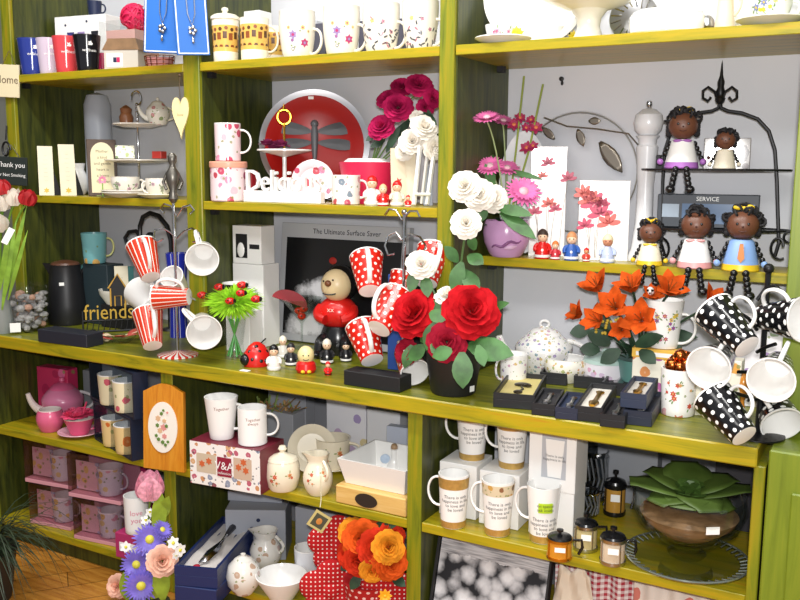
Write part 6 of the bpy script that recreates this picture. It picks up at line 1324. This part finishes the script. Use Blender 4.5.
mug('flowered_cup','ivory cup with red flower sprig on ivory saucer, handle to the right','cup',0,0,34,24,31,loc=Vector(sa.location)+Vector((0,0,.0046)),s=s,body=IV,inner=IV,ha=-10,hd=.4,lip=1,belly=2,decor=spr,rz=face(sa.location))
# white oblong dish on wooden board
xl=F(331,505,ZC).x; xr=-.026; p=Vector(((xl+xr)/2,PD+.006,ZC+.0006)); s=mpp(p); w_=xr-xl; r=thing('wooden_board','pale wooden serving board with dark handle hole under the white dish','board',p,0); d_=.20; b=MB(); b.box(-w_/2,w_/2,0,d_,0,19*s,b=.003); b.build('board',wood('pale_wood',['c99a52','dcb46a','e6c283'],.4,(.6,8,8)),r)
b=MB(); b.lathe([(13*s,0),(13*s,.0012),(0,.0012)],24,T=tr(-4*s,-.0012,9*s)@rotx(PI/2)@Matrix.Diagonal((1,.55,1,1))); b.build('handle_hole',mat('2a2018',.6),r)
q=Vector(p)+Vector((.0,.008,19*s+.001)); r=thing('oblong_dish','white oblong oven dish with sloping sides on the wooden board','dish',q,0)
def frust(w0,d0,w1,d1,z0,z1,cy): return [(-w0/2,cy-d0/2,z0),(w0/2,cy-d0/2,z0),(w0/2,cy+d0/2,z0),(-w0/2,cy+d0/2,z0),(-w1/2,cy-d1/2,z1),(w1/2,cy-d1/2,z1),(w1/2,cy+d1/2,z1),(-w1/2,cy+d1/2,z1)]
w_=w_*.97; H=27*s; t=.005; v=frust(w_*.86,.15,w_,.19,0,H,.09)+frust(w_*.86-2*t,.15-2*t,w_-2*t,.19-2*t,t,H,.09)
b=MB(); b.add(v,[(0,3,2,1)]+[(i,(i+1)%4,4+(i+1)%4,4+i) for i in range(4)]+[(4+i,4+(i+1)%4,12+(i+1)%4,12+i) for i in range(4)]+[(12+i,12+(i+1)%4,8+(i+1)%4,8+i) for i in range(4)]+[(8,9,10,11)]); b.build('dish',WHITE,r,smooth=20)
# ================================================================ BASE CABINET, middle bay, bottom
GB=mat('a4a8b2',.5)
r,w_,d_,h_=carton('grey_glass_box','blue-grey carton, left of the pair in the bottom middle bay','box',256,ZB,60,44,52,Y=.03,m=GB,rz=.5); panel(r,'printed_square',mat('3a3a6a',.5),w_*.2,w_*.36,h_*.35,h_*.6); 
b=MB(); b.lathe([(.006,0),(.006,.001),(0,.001)],12,T=tr(w_*.05,-.0005,h_*.8)@rotx(PI/2)); b.build('emblem',NAVY,r)
carton('grey_flat_box','flat blue-grey box lying on top of the left grey carton','box',255,ZB+h_+.001,56,30,10,Y=.08,m=GB,rz=.4)
r,w_,d_,h_=carton('grey_glass_box','blue-grey carton with purple mug picture, right of the pair','box',330,ZB,82,40,56,Y=.10,m=GB,rz=.05)
b=MB(); b.prism([(-.012,h_*.25),(.012,h_*.25),(.018,h_*.62),(-.018,h_*.62)],-.001,-.0003,T=tr(w_*.12,0,0)); b.build('mug_picture',mat('4a2f7a',.4),r,smooth=0)
b=MB(); b.lathe([(.006,0),(.006,.001),(0,.001)],12,T=tr(-w_*.2,-.0005,h_*.8)@rotx(PI/2)); b.build('emblem',NAVY,r)
# navy presentation boxes with cake server
def navytray(px,py,w,d,h,lab,zz=ZB,loc=None,openb=True,rz=-.12):
    p,s=put(px,zz,py=py); p=loc or p; w*=s; h*=s; r=thing('presentation_box',lab,'box',p,face(p)+rz,'navy presentation boxes'); M1=mat('1d2c5c',.4)
    b=MB(); e=.008; 
    if openb:
        b.box(-w/2,w/2,0,d,0,h*.55,b=.001); b.box(-w/2,w/2,0,e,h*.55,h); b.box(-w/2,w/2,d-e,d,h*.55,h); b.box(-w/2,-w/2+e,e,d-e,h*.55,h); b.box(w/2-e,w/2,e,d-e,h*.55,h)
    else: b.box(-w/2,w/2,0,d,0,h,b=.002)
    b.build('box',M1,r); return r,w,d,h,e,s
A_=F(188,592,ZB+.03); B_=F(240,540,ZB+.03); ang=math.atan2(B_.y-A_.y,B_.x-A_.x)-PI/2; A_.z=ZB+.0006; L_=(B_-A_).xy.length
r0,w_,d_,h_,e,s=navytray(188,592,44,L_,17,'closed navy presentation box underneath the open one, bottom left of middle bay',loc=A_+Vector((.026,0,0)),openb=False,rz=ang-face(A_+Vector((.012,0,0))))
r,w_,d_,h_,e,s=navytray(188,592,44,L_,20,'open navy presentation box with white satin and a cake server',loc=A_+Vector((.026,.004,h_+.001)),rz=ang-face(A_+Vector((.012,.004,0)))+.06)
k_=d_/.30
b=MB(); n=10; vs=[];fs=[]
for i in range(n+1):
    for j in range(n+1):
        x=-w_/2+e+(w_-2*e)*i/n; y=e+(d_-2*e)*j/n; vs.append((x,y,h_*.60+.006*math.sin(i*1.3+j*.4)*math.sin(j*.6)**2+.002))
for i in range(n):
    for j in range(n): a=i*(n+1)+j; fs.append((a,a+n+1,a+n+2,a+1))
b.add(vs,fs); b.build('satin_lining',mat('d9d4d0',.3),r)
b=MB(); z=h_*.6+.014; b.T=Matrix.Diagonal((1,k_,1,1)); b.add([(-.012,.04,z),(.012,.05,z),(.018,.10,z+.002),(.004,.17,z),(-.004,.17,z),(-.016,.10,z+.002)],[(0,1,2,3,4,5)]); b.tube([(0,.165,z),(0,.20,z+.004)],.004,7); b.build('server_blade',CHROME,r,solid=.0015)
b=MB(); b.T=Matrix.Diagonal((1,k_,1,1)); b.tube([(0,.195,z+.003),(0,.23,z+.006),(0,.275,z+.006)],[.006,.010,.012],9); b.build('server_handle',mat('23232a',.3),r)
b=MB(); b.ell((-.01,.03,z-.002),(.010,.010,.004),0,10); b.build('red_seal',mat('b0263a',.4),r)
WF=floral('eae6de',['c0a088','a8907a','c8b0a8'],46,.35,.2)
jug('china_jug','small round white china jug with brown flower print, bottom middle bay',266,ZB,16,38,py=573,m=WF,ha=-30)
p,s=put(244,ZB,py=600,w=32); r=thing('china_pot','round white lidded china pot with brown flower print','pot',p,face(p)); b=MB(); b.lathe([(0,0),(9*s,0),(16*s,10*s),(17.5*s,19*s),(15*s,29*s),(9*s,35*s),(0,35.5*s)],30); b.build('body',WF,r); b=MB(); b.lathe([(9.4*s,35*s),(6*s,37.5*s),(2*s,38.5*s),(2.6*s,41*s),(0,42*s)],20); b.build('lid',WF,r)
p,s=put(282,ZB,py=606,w=40); b=MB(); b.lathe([(0,0),(13*s,0),(14*s,2*s),(24*s,18*s),(26*s,23*s),(25*s,23.5*s),(22*s,17*s),(10*s,5*s),(0,4*s)],40); o=b.build('white_bowl',WHITE); o.location=p; tag(o,'plain white bowl at the bottom edge before the grey mug','bowl')
mug('grey_white_mug','plain pale grey-white mug on the bottom shelf beside the red dotted flowers','mug',308,ZB,27,25,37,py=588,body=mat('dfe0e4',.2),inner=WHITE,ha=-50,hd=.35)
# red dotted fabric flowers and orange bouquet
RD=objdots('b80e14','f0d8d0',85,.19,.9)
def dotflower(px,py,R,Y,lab):
    c=W(px,py,Y); s=mpp(c); r=thing('dotted_fabric_flower',lab,'fabric flower',c,face(c),'red dotted fabric flowers'); b=MB(); R*=s
    for k in range(5):
        a=2*PI*k/5+.3; b.ell((R*.52*math.cos(a),0,R*.52*math.sin(a)),(R*.50,.012,R*.50),0,16)
    b.ell((0,-.004,0),(R*.3,.012,R*.3),0,14); b.build('petals',RD,r); b=MB(); b.tube([(0,.012,0),(0,.03,-.06),(0,.03,min(-.07,(ZB-c.z)+.0006))],.003,6); b.build('stalk',BLACKM,r); return r
dotflower(338,545,31,-.085,'red dotted fabric flower highest of the group, left of the orange bouquet')
dotflower(331,590,32,-.12,'red dotted fabric flower at the bottom edge beside the white bowl')
dotflower(388,590,28,-.125,'red dotted fabric flower at lower right, next to the middle divider')
p,s=put(368,ZB,Y=-.11); r=thing('orange_bouquet','bouquet of orange and yellow fabric blooms in a red dotted pot','flowers',p,face(p)); Yp=p.y
b=MB(); b.lathe([(0,0),(18*s,0),(24*s,40*s),(25*s,44*s),(23*s,44*s),(0,38*s)],28); b.build('pot',uvmat('dots',(.70,.08,.10),(.95,.8,.78),18,7,.22,.7),r)
O1=mat('d0500e',.8,var=.3,spec=.15); O2=mat('c02a0a',.8,var=.3,spec=.15); O3=mat('dc8a1c',.8,var=.3,spec=.15)
bloomset(r,[(362,540,17,Yp-.05,(-.2,.4,.9)),(374,533,14,Yp-.02,(0,.7,.7)),(390,562,16,Yp-.06,(.3,.1,.9))],O1); bloomset(r,[(376,548,16,Yp-.06,(0,.4,.9)),(360,560,14,Yp-.07,(-.3,.1,.9)),(392,535,12,Yp-.02,(.4,.6,.6)),(350,555,12,Yp-.04,(-.5,.2,.8))],O2); bloomset(r,[(388,547,14,Yp-.07,(.2,.4,.9)),(352,532,12,Yp-.03,(-.3,.5,.8)),(372,570,11,Yp-.08,(0,0,1))],O3)
leaves(r,[(370,528,394,524,Yp-.02,10),(360,575,350,590,Yp-.06,10),(392,575,404,585,Yp-.04,10),(352,562,340,570,Yp-.04,9)],DLEAF)
stems(r,[(376,550,Yp-.03),(362,545,Yp-.03),(390,562,Yp-.03)],(0,0,38*s))
b=MB(); cc=rotz(-face(p))@(W(385,596,Yp-.10)-p); daisy_mb(7*s,8,3,tr(*cc)@align((0,-1,.2)),b,0,0,2,.42); b.build('yellow_bloom',mat('f0a818',.5),r)
# ================================================================ BASE CABINET, right bay, upper shelf
quote='There is only\nhappiness in life,\nto love and\nbe loved'
def goldmug(px,py,lab,loc=None,s=None,ha=165,band=True,gb=True,note=False,wt=33,wb=25,h=54,a=.15,zz=ZC,rz=None,txt=quote):
    def dec(root,out,H):
        b=MB(); wrap_text(b,txt,H*.085,out,a,H*(.32 if note else .50),lsp=.95); b.build('lettering',INK,root,smooth=0,recalc=False)
        if note:
            b=MB(); n=6; rr=out[-1][0]
            for i in range(n):
                x0,x1=-.017+.034*i/n,-.017+.034*(i+1)/n; wrap_poly(b,[(x0,-.011),(x1,-.011),(x1,.013),(x0,.013)],out,a,H*.66,0,eps=.0022)
            b.build('green_note',mat('b8d82a',.5),root,smooth=0,recalc=False)
            b=MB(); wrap_text(b,'on special\nask inside',H*.075,out,a,H*.67,eps=.0030); b.build('note_lettering',INK,root,smooth=0,recalc=False)
        z0,z1=(.76,.96)
        if band:
            b=MB(); b.lathe([(rad(out,H*(z0+(z1-z0)*t))+.0004,H*(z0+(z1-z0)*t)) for t in (0,.5,1)],32,cap=False); b.build('gold_band',GB1 if band is True else band,root)
        if gb:
            b=MB(); b.lathe([(rad(out,H*t)+.0004,H*t) for t in (.015,.05,.10,.14)],32,cap=False); b.build('base_band',GB1 if gb is True else gb,root)
    if loc is None: return mug('quote_mug',lab,'mug',px,zz,wt,wb,h,py=py,ha=ha,hd=.42,lo=.35,hi=.90,decor=dec,group='white quotation mugs in the right bay')
    return mug('quote_mug',lab,'mug',0,0,wt,wb,h,loc=loc,s=s,ha=ha,hd=.42,lo=.35,hi=.90,decor=dec,group='white quotation mugs in the right bay',rz=face(loc))
GB1=mat('c9a45c',.35,.5,var=.1,vscale=90); BRB=floral('d8c8a8',['6a4a2a','8a5a3a','c89a4a'],60,.8,.3)
r1,w1,d1,h1=carton('white_mug_box','white mug carton at left in the right bay with a quotation mug on it','box',457,ZC,40,42,55,py=517,m=PAPER,rz=.03)
r2,w2,d2,h2=carton('white_mug_box','white mug carton in the middle of the right bay with a quotation mug on it','box',498,ZC,42,42,56,py=527,m=PAPER,rz=.03)
r3,w3,d3,h3=carton('white_mug_box','white mug carton at right, lower one under the windowed box','box',550,ZC,46,40,48,py=537,m=PAPER,rz=.03)
s3=mpp(r3.location); r4,w4,d4,h4=carton('windowed_mug_box','white box with window showing a quotation mug, topmost at right in the bay','box',0,0,46,42,70,loc=Vector(r3.location)+Vector((0,-.004,h3+.001)),s=s3,m=PAPER,rz=.03) if False else carton('windowed_mug_box','white box with window showing a quotation mug, topmost at right in the bay','box',0,0,48*s3,42*s3,66*s3,loc=Vector(r3.location)+Vector((0,-.004,h3+.001)),m=PAPER,rz=.03)
panel(r4,'window',mat('b9bcc2',.25),-w4*.22,w4*.30,h4*.20,h4*.86)
b=MB(); b.prism([(w4*-.08,h4*.22),(w4*.2,h4*.22),(w4*.26,h4*.80),(w4*-.14,h4*.80)],-.0022,-.001); b.build('mug_picture',WHITE,r4,smooth=0)
text_part(r4,'lettering','There is only\nhappiness in life',h4*.055,w4*.06,h4*.52,-.0028)
text_part(r4,'box_lettering','GIFT MUG',h4*.05,w4*.05,h4*.10,-.0012,mat('9a9a9e',.5)) if False else None
s1=mpp(r1.location); goldmug(0,0,'quotation mug with gold bands standing at left on the white cartons',loc=Vector(r1.location)+Vector((.012,.055,h1+.001)),s=s1)
goldmug(0,0,'quotation mug with gold bands standing at right on the white cartons',loc=Vector(r2.location)+Vector((.008,.055,h2+.001)),s=mpp(r2.location),a=.0)
goldmug(453,530,'front quotation mug with gold rim band, leftmost in the front row',wt=31,wb=25,h=54)
goldmug(497,538,'front quotation mug with brown patterned rim band, middle of the front row',band=BRB,gb=GB1,wt=33,wb=25,h=56)
goldmug(542,545,'front quotation mug wearing a lime green note, right of the front row',note=True,band=False,wt=34,wb=25,h=58)
standplate('grey_picture','dark picture plate in the shade behind the top quotation mugs',500,0,26,.16,ZC,mat('77787c',.4)) if False else None
carton('pale_carton','pale carton at the back between the upper quotation mugs and the windowed box','box',512,ZC+.001,40,18,88,Y=.2,m=mat('c8cacf',.5))
# crystal glass and small presses
SG=glassmat('cfd3d6',.5,.06,.22)
for (px,py,w,h,lab) in ((594,505,26,52,'tall cut-glass tumbler stack, left of the crystal pieces behind the small press'),(612,497,24,44,'cut-glass vase at right of the crystal pieces'),(588,520,22,26,'small cut-glass bowl low among the crystal pieces')):
    p,s=put(px,ZC,py=py,w=w); r=thing('crystal_glass',lab,'glassware',p,face(p)); b=MB(); n=16
    prof=[(w*.34*s,0),(w*.42*s,h*.06*s),(w*.40*s,h*.3*s),(w*.46*s,h*.5*s),(w*.42*s,h*.7*s),(w*.5*s,h*s),(w*.46*s,h*s),(w*.36*s,h*.6*s),(w*.34*s,h*.12*s),(0,h*.1*s)]; b.lathe([(0,0)]+prof,n); b.build('bowl',SG,r,smooth=0)
    b=MB()
    for k in range(16):
        a=2*PI*k/16; b.tube([(w*.44*s*math.cos(a),w*.44*s*math.sin(a),h*.15*s),(w*.46*s*math.cos(a+.35),w*.46*s*math.sin(a+.35),h*.5*s),(w*.48*s*math.cos(a),w*.48*s*math.sin(a),h*.9*s)],.9*s,5)
    b.build('cut_pattern',mat('a8adb2',.15,.7),r)
def press(px,py,w,h,lab,bodym,ringm=GOLD,zz=ZC,Y=None):
    p,s=put(px,zz,Y=Y,py=py,w=w); r=thing('mini_plunger_pot',lab,'coffee pot',p,face(p),'little plunger pots on the right lower shelf'); w*=s; h*=s
    b=MB(); b.lathe([(0,.003),(w*.44,.003),(w*.46,h*.05),(w*.46,h*.68),(w*.44,h*.70),(0,h*.70)],24); b.build('glass_body',bodym,r)
    b=MB(); b.lathe([(w*.48,0),(w*.50,h*.02),(w*.50,h*.10),(w*.47,h*.10)],24); b.lathe([(w*.48,h*.60),(w*.50,h*.62),(w*.50,h*.70),(w*.47,h*.70)],24)
    for a in (0,PI/2,PI,1.5*PI): b.tube([(w*.49*math.cos(a+.6),w*.49*math.sin(a+.6),h*.08),(w*.49*math.cos(a+.6),w*.49*math.sin(a+.6),h*.62)],w*.03,5)
    b.build('metal_frame',ringm,r)
    b=MB(); b.lathe([(w*.48,h*.705),(w*.44,h*.76),(w*.2,h*.81),(w*.06,h*.83),(w*.05,h*.90),(w*.13,h*.92),(w*.13,h*.98),(0,h)],20); b.build('lid',BLACK,r)
    b=MB(); b.tube([(w*.48,0,h*.64),(w*.82,0,h*.66),(w*.86,0,h*.42),(w*.72,0,h*.16)],w*.06,7); b.build('handle',BLACK,r)
    pricetag(r,w*.02,-w*.52,h*.36,w*.4,h*.16); return r
PGL=glassmat('d8d4cc',.3,.05,.12); AMB=mat('d08a2a',.25)
press(559,563,26,30,'gold-framed little plunger pot at the front edge below the green note',AMB)
press(585,554,24,38,'silver-framed little plunger pot with green knob behind the gold one',mat('b8a878',.2),SILVER)
press(612,568,26,38,'silver-framed little plunger pot with picture body, right of the front three',mat('c8b49a',.25),SILVER)
press(614,518,22,46,'tall black and gold little plunger pot, behind beside the glass bowl',mat('b88a3a',.25),BLACK)
press(588,512,20,28,'copper-framed little plunger pot at the back beside the crystal',PGL,COPPER)
# large glass bowl with green bow on glass platter
p,s=put(684,ZC,py=596,w=0); d_=p-CAM; d_.z=0; d_.normalize(); p=p+d_*.118; s=mpp(p); r=thing('glass_platter','large round ribbed clear glass cake platter under the glass bowl','platter',p,face(p)); R=59*s
b=MB(); b.lathe([(0,0),(R*.45,0),(R*.4,8*s),(R*.9,12*s),(R,15*s),(R*.99,17*s),(R*.88,14*s),(0,11*s)],56); b.build('plate',GLASSG,r)
b=MB()
for k in range(44):
    a=2*PI*k/44; b.tube([(R*.86*math.cos(a),R*.86*math.sin(a),14.5*s),(R*1.0*math.cos(a),R*1.0*math.sin(a),17*s)],.9*s,6)
b.tube([(R*math.cos(t),R*math.sin(t),16.5*s) for t in [2*PI*i/56 for i in range(56)]],1.2*s,6,closed=True); b.build('ribbed_rim',mat('8f968c',.12,.7),r)
q=p+Vector((0,0,17.6*s)); r=thing('glass_bowl','big clear glass bowl holding brown potpourri and a wide green ribbon bow','bowl',q,face(q)); R=56*s
b=MB(); b.lathe([(R*.3,0),(R*.34,3*s),(R*.22,8*s),(R*.5,16*s),(R*.85,32*s),(R*.98,50*s),(R*.95,66*s),(R*.93,66*s),(R*.95,50*s),(R*.82,34*s),(R*.4,19*s),(0,15*s)],48); b.build('glass',GLASSG,r)
b=MB(); b.lathe([(0,20*s),(R*.42,22*s),(R*.76,36*s),(R*.84,44*s),(R*.5,47*s),(0,48*s)],40); b.build('potpourri',mat('8a6a4e',.6,var=.35,vscale=40),r)
pricetag(r,0,-R*.965,44*s,.028,.016,T=rotz(.42))
RIB=mat('44591f',.5,var=.25,vscale=12)
def ribbonleaf(a,L,wd,z0,up,curl):
    b=MB(); T=tr(0,0,z0*s)@rotz(a)@tr(0,4*s,0)@rotx(up); b.petal(L*s,wd*s,cup=10*s,curl=curl,tip=.7,T=T,base=.5,point=.5,nu=8,nv=5); b.build('ribbon_tail',RIB,r,solid=.0012)
for a,L,wd,z0,up,cu in ((1.7,56,38,64,.30,-.15),(1.2,44,34,68,.5,-.25),(2.4,44,34,64,.2,-.25),(3.0,38,34,64,.25,-.3),(-2.2,42,34,64,.2,-.3),(-1.55,54,34,64,.32,-.1),(-1.1,44,36,68,.5,-.25),(0.2,38,38,70,.7,-.3),(3.6,42,34,66,.2,-.3),(-.5,40,32,68,.5,-.3)): ribbonleaf(a,L,wd,z0,up,cu)
b=MB(); rose_mb(20*s,3,5,tr(0,-4*s,62*s),b); b.build('ribbon_rosette',mat('3f5a22',.45,var=.2),r)
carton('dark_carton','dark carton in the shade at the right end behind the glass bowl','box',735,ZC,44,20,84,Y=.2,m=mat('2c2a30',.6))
carton('grey_white_carton','grey and white carton at the back behind the crystal glass','box',625,ZC,60,20,88,Y=.24,m=mat('8f9298',.6))
# ================================================================ BASE CABINET, right bay, bottom
p=W(488,548,-.075); s=mpp(p); zb=ZB+.0006; H=(p.z-zb)*.95; r=thing('picture_tray','tray with dark rim and black and white flower photograph, leaning in the bottom right bay','tray',Vector((p.x+.008,p.y-.05,zb+.005)),.02); T=rotx(-.30); hh=H*1.05; w_=118*s
b=MB(); b.box(-w_/2,w_/2,.004,.012,0,hh,b=.002,T=T)
for x0,x1,z0,z1 in ((-w_/2-.006,-w_/2,0,hh),(w_/2,w_/2+.006,0,hh),(-w_/2-.006,w_/2+.006,hh,hh+.006)): b.box(x0,x1,-.010,.014,z0,z1,b=.001,T=T)
b.build('tray_rim',BLACKM,r)
def bwphoto():
    m,N,L,bb_=newmat(.35); tc=N.new('ShaderNodeTexCoord'); v=N.new('ShaderNodeTexVoronoi'); v.inputs['Scale'].default_value=26; nz=N.new('ShaderNodeTexNoise'); nz.inputs['Scale'].default_value=70; L.new(tc.outputs['Object'],nz.inputs['Vector']); L.new(tc.outputs['Object'],v.inputs['Vector'])
    a=mth(N,L,'ADD',v.outputs['Distance'],mth(N,L,'MULTIPLY',nz.outputs[0],.35)); cr=N.new('ShaderNodeValToRGB'); e=cr.color_ramp.elements; e[0].position=.40; e[0].color=lin('d8d8da'); e[1].position=.92; e[1].color=lin('1c1c20'); x=e.new(.62); x.color=lin('b8b8bb'); L.new(a,cr.inputs[0])
    sx=N.new('ShaderNodeSeparateXYZ'); L.new(tc.outputs['Object'],sx.inputs[0]); mp=N.new('ShaderNodeMapping'); mp.inputs['Scale'].default_value=(4,4,60); L.new(tc.outputs['Object'],mp.inputs['Vector']); n2=N.new('ShaderNodeTexNoise'); n2.inputs['Scale'].default_value=4; L.new(mp.outputs[0],n2.inputs['Vector'])
    wd_=N.new('ShaderNodeValToRGB'); wd_.color_ramp.elements[0].color=lin('77777b'); wd_.color_ramp.elements[0].position=.3; wd_.color_ramp.elements[1].color=lin('c4c4c7'); wd_.color_ramp.elements[1].position=.6; L.new(n2.outputs[0],wd_.inputs[0])
    f=mth(N,L,'GREATER_THAN',mth(N,L,'ADD',sx.outputs[2],mth(N,L,'MULTIPLY',nz.outputs[0],.02)),hh*.86); L.new(mix(N,L,f,cr.outputs[0],wd_.outputs[0]),bb_.inputs['Base Color']); return m
b=MB(); b.box(-w_/2+.002,w_/2-.002,.0,.0035,.002,hh-.002,T=T); b.build('photograph',bwphoto(),r,smooth=0)
def cloth(px0,px1,Y,z0,z1,name,lab,m,cat='cloth'):
    p=Sx((px0+px1)/2,Y,z0); a=Sx(px0,Y,z1); c=Sx(px1,Y,z1); w_=(c-a).length; r=MB(); n=24; vs=[]; fs=[]
    for i in range(n+1):
        for j in range(2): vs.append((-w_/2+w_*i/n,.010*math.sin(i*.9),(z1-z0)*j))
    for i in range(n): fs.append((2*i,2*i+2,2*i+3,2*i+1))
    r.add(vs,fs); o=r.build(name,m,solid=.003); o.location=p+Vector((0,0,.0008)); return tag(o,lab,cat)
cloth(551,632,-.02,ZB,.335,'gingham_cloth','red and white gingham cloth folded upright in the bottom right bay',objdots('a82838','e8dcd8',70,.2,.8,True))
cloth(628,716,-.04,ZB,.335,'floral_cloth','cream cloth with red and green flowers in the bottom right bay',floral('e2d4c8',['b83a3a','c86a5a','6a8a5a'],16,.5,.8))
p=W(578,572,-.05); b=MB(); b.petal(.11,.07,cup=.012,curl=-.2,tip=.2,T=rotz(-1.2)); r=thing('cream_napkin','crumpled cream napkin draped on top of the gingham cloth','napkin',Vector((p.x,-.05,ZB+.0006)),0)
b=MB(); n=10; vs=[];fs=[]
for i in range(n+1):
    for j in range(n+1):
        u=i/n-.5; v=j/n; vs.append((u*.12*(1-.4*v),.006*math.sin(u*14+v*5)-.02,.255-.001+(-.14+.14*v)+.01*math.sin(u*9)))
for i in range(n):
    for j in range(n): a=i*(n+1)+j; fs.append((a,a+n+1,a+n+2,a+1))
b.add(vs,fs); b.build('napkin',mat('d8ccba',.7),r,solid=.002); b=MB(); b.box(-.03,.03,-.03,.02,0,.13,b=.002); b.build('napkin_box',mat('b8a894',.6),r)
# ================================================================ hanging signs and tulips at the left edge
p=W(9,81,-.012); s=mpp(p); r=thing('cream_sign','cream hanging sign with brown script, cut off at the left edge of the photo','sign',p,.25); b=MB(); b.box(-13*s,11*s,0,.008,-16*s,16*s,b=.001,T=roty(.06)); b.build('board',mat('e6d9b4',.5),r)
text_part(r,'lettering','Home',11*s,-3*s,1*s,-.0008,mat('6a5440',.6),T=roty(.06)); b=MB(); b.tube([(-8*s,.004,16*s),(0,.009,30*s),(8*s,.004,16*s)],.0012,5); b.build('hanging_cord',mat('6a5a40',.6),r)
p=W(11,171,-.014); s=mpp(p); r=thing('black_sign','small black sign lettered thank you for not smoking, left edge','sign',p,.35); b=MB(); b.box(-18*s,17*s,0,.008,-14*s,14*s,b=.001,T=roty(.05)); b.build('board',mat('1f2723',.5),r)
text_part(r,'lettering','Thank you',7.2*s,0,6*s,-.0008,PAPER,T=roty(.05)); text_part(r,'lettering','for Not Smoking',4.6*s,0,-4*s,-.0008,PAPER,T=roty(.05))
b=MB(); b.tube([(-9*s,.004,14*s),(0,.008,26*s),(9*s,.004,14*s)],.0012,5); b.build('hanging_cord',SILVER,r)
p=W(6,150,.0-.010); b=MB(); s=mpp(p); b.tube([(s*7*math.cos(t)*(1-.08*t),0,s*9*math.sin(t)*(1-.08*t)) for t in [.4*i for i in range(18)]],.0035,6); b.tube([(0,.002,10*s),(0,.008,24*s)],.003,6); b.tube([(-3*s,0,-8*s),(5*s,0,-14*s),(8*s,0,-8*s)],.003,6); o=b.build('iron_hook',IRON); o.location=p; tag(o,'black wrought-iron scroll hook on the left upright above the black sign','hook')
p,s=put(3,ZW,Y=-.125); r=thing('tulip_vase','tall bunch of red and white tulips in a slim grey vase at the left edge','flowers',p,face(p)); b=MB(); b.lathe([(0,0),(9*s,0),(11*s,10*s),(8*s,40*s),(9*s,52*s),(8*s,52*s),(0,44*s)],24); b.build('vase',mat('8a8f8c',.35),r); Yp=p.y
TW=mat('eee6d8',.5); TR=mat('b81a22',.5,var=.2)
for i,(px,py,m_,R,H,tw) in enumerate(((26,196,TR,7,14,(.25,.95,.2)),(14,196,TW,6.5,15,(0,1,.3)),(3,201,TW,7.5,17,(-.1,.98,.3)),(3,186,TR,7,14,(-.2,.98,.1)),(1,221,TW,7,15,(-.2,.9,.5)))):
    c=W(px,py+8,Yp-.01*i); q=rotz(-face(p))@(c-p); tulip_mb(R*s,H*s,tr(*q)@align(rotz(-face(p))@vdir(c,*tw))).build('tulip_bloom',m_,r)
stems(r,[(26,204,Yp),(14,204,Yp-.01),(3,210,Yp-.02),(3,194,Yp-.03),(1,229,Yp-.04)],(0,0,46*s),mat('7fae3a',.5),.0034)
leaves(r,[(4,300,23,212,Yp-.01,5),(2,310,14,226,Yp-.02,5),(8,300,24,236,Yp-.01,4),(0,290,8,232,Yp-.03,5)],mat('86b03a',.5,var=.2))
b=MB(); c=rotz(-face(p))@(W(8,236,Yp-.06)-p); b.box(-3*s,3*s,-.0008,.0008,-8*s,8*s,T=tr(*c)@roty(.5)); b.build('white_tag',TAGW,r,smooth=0)
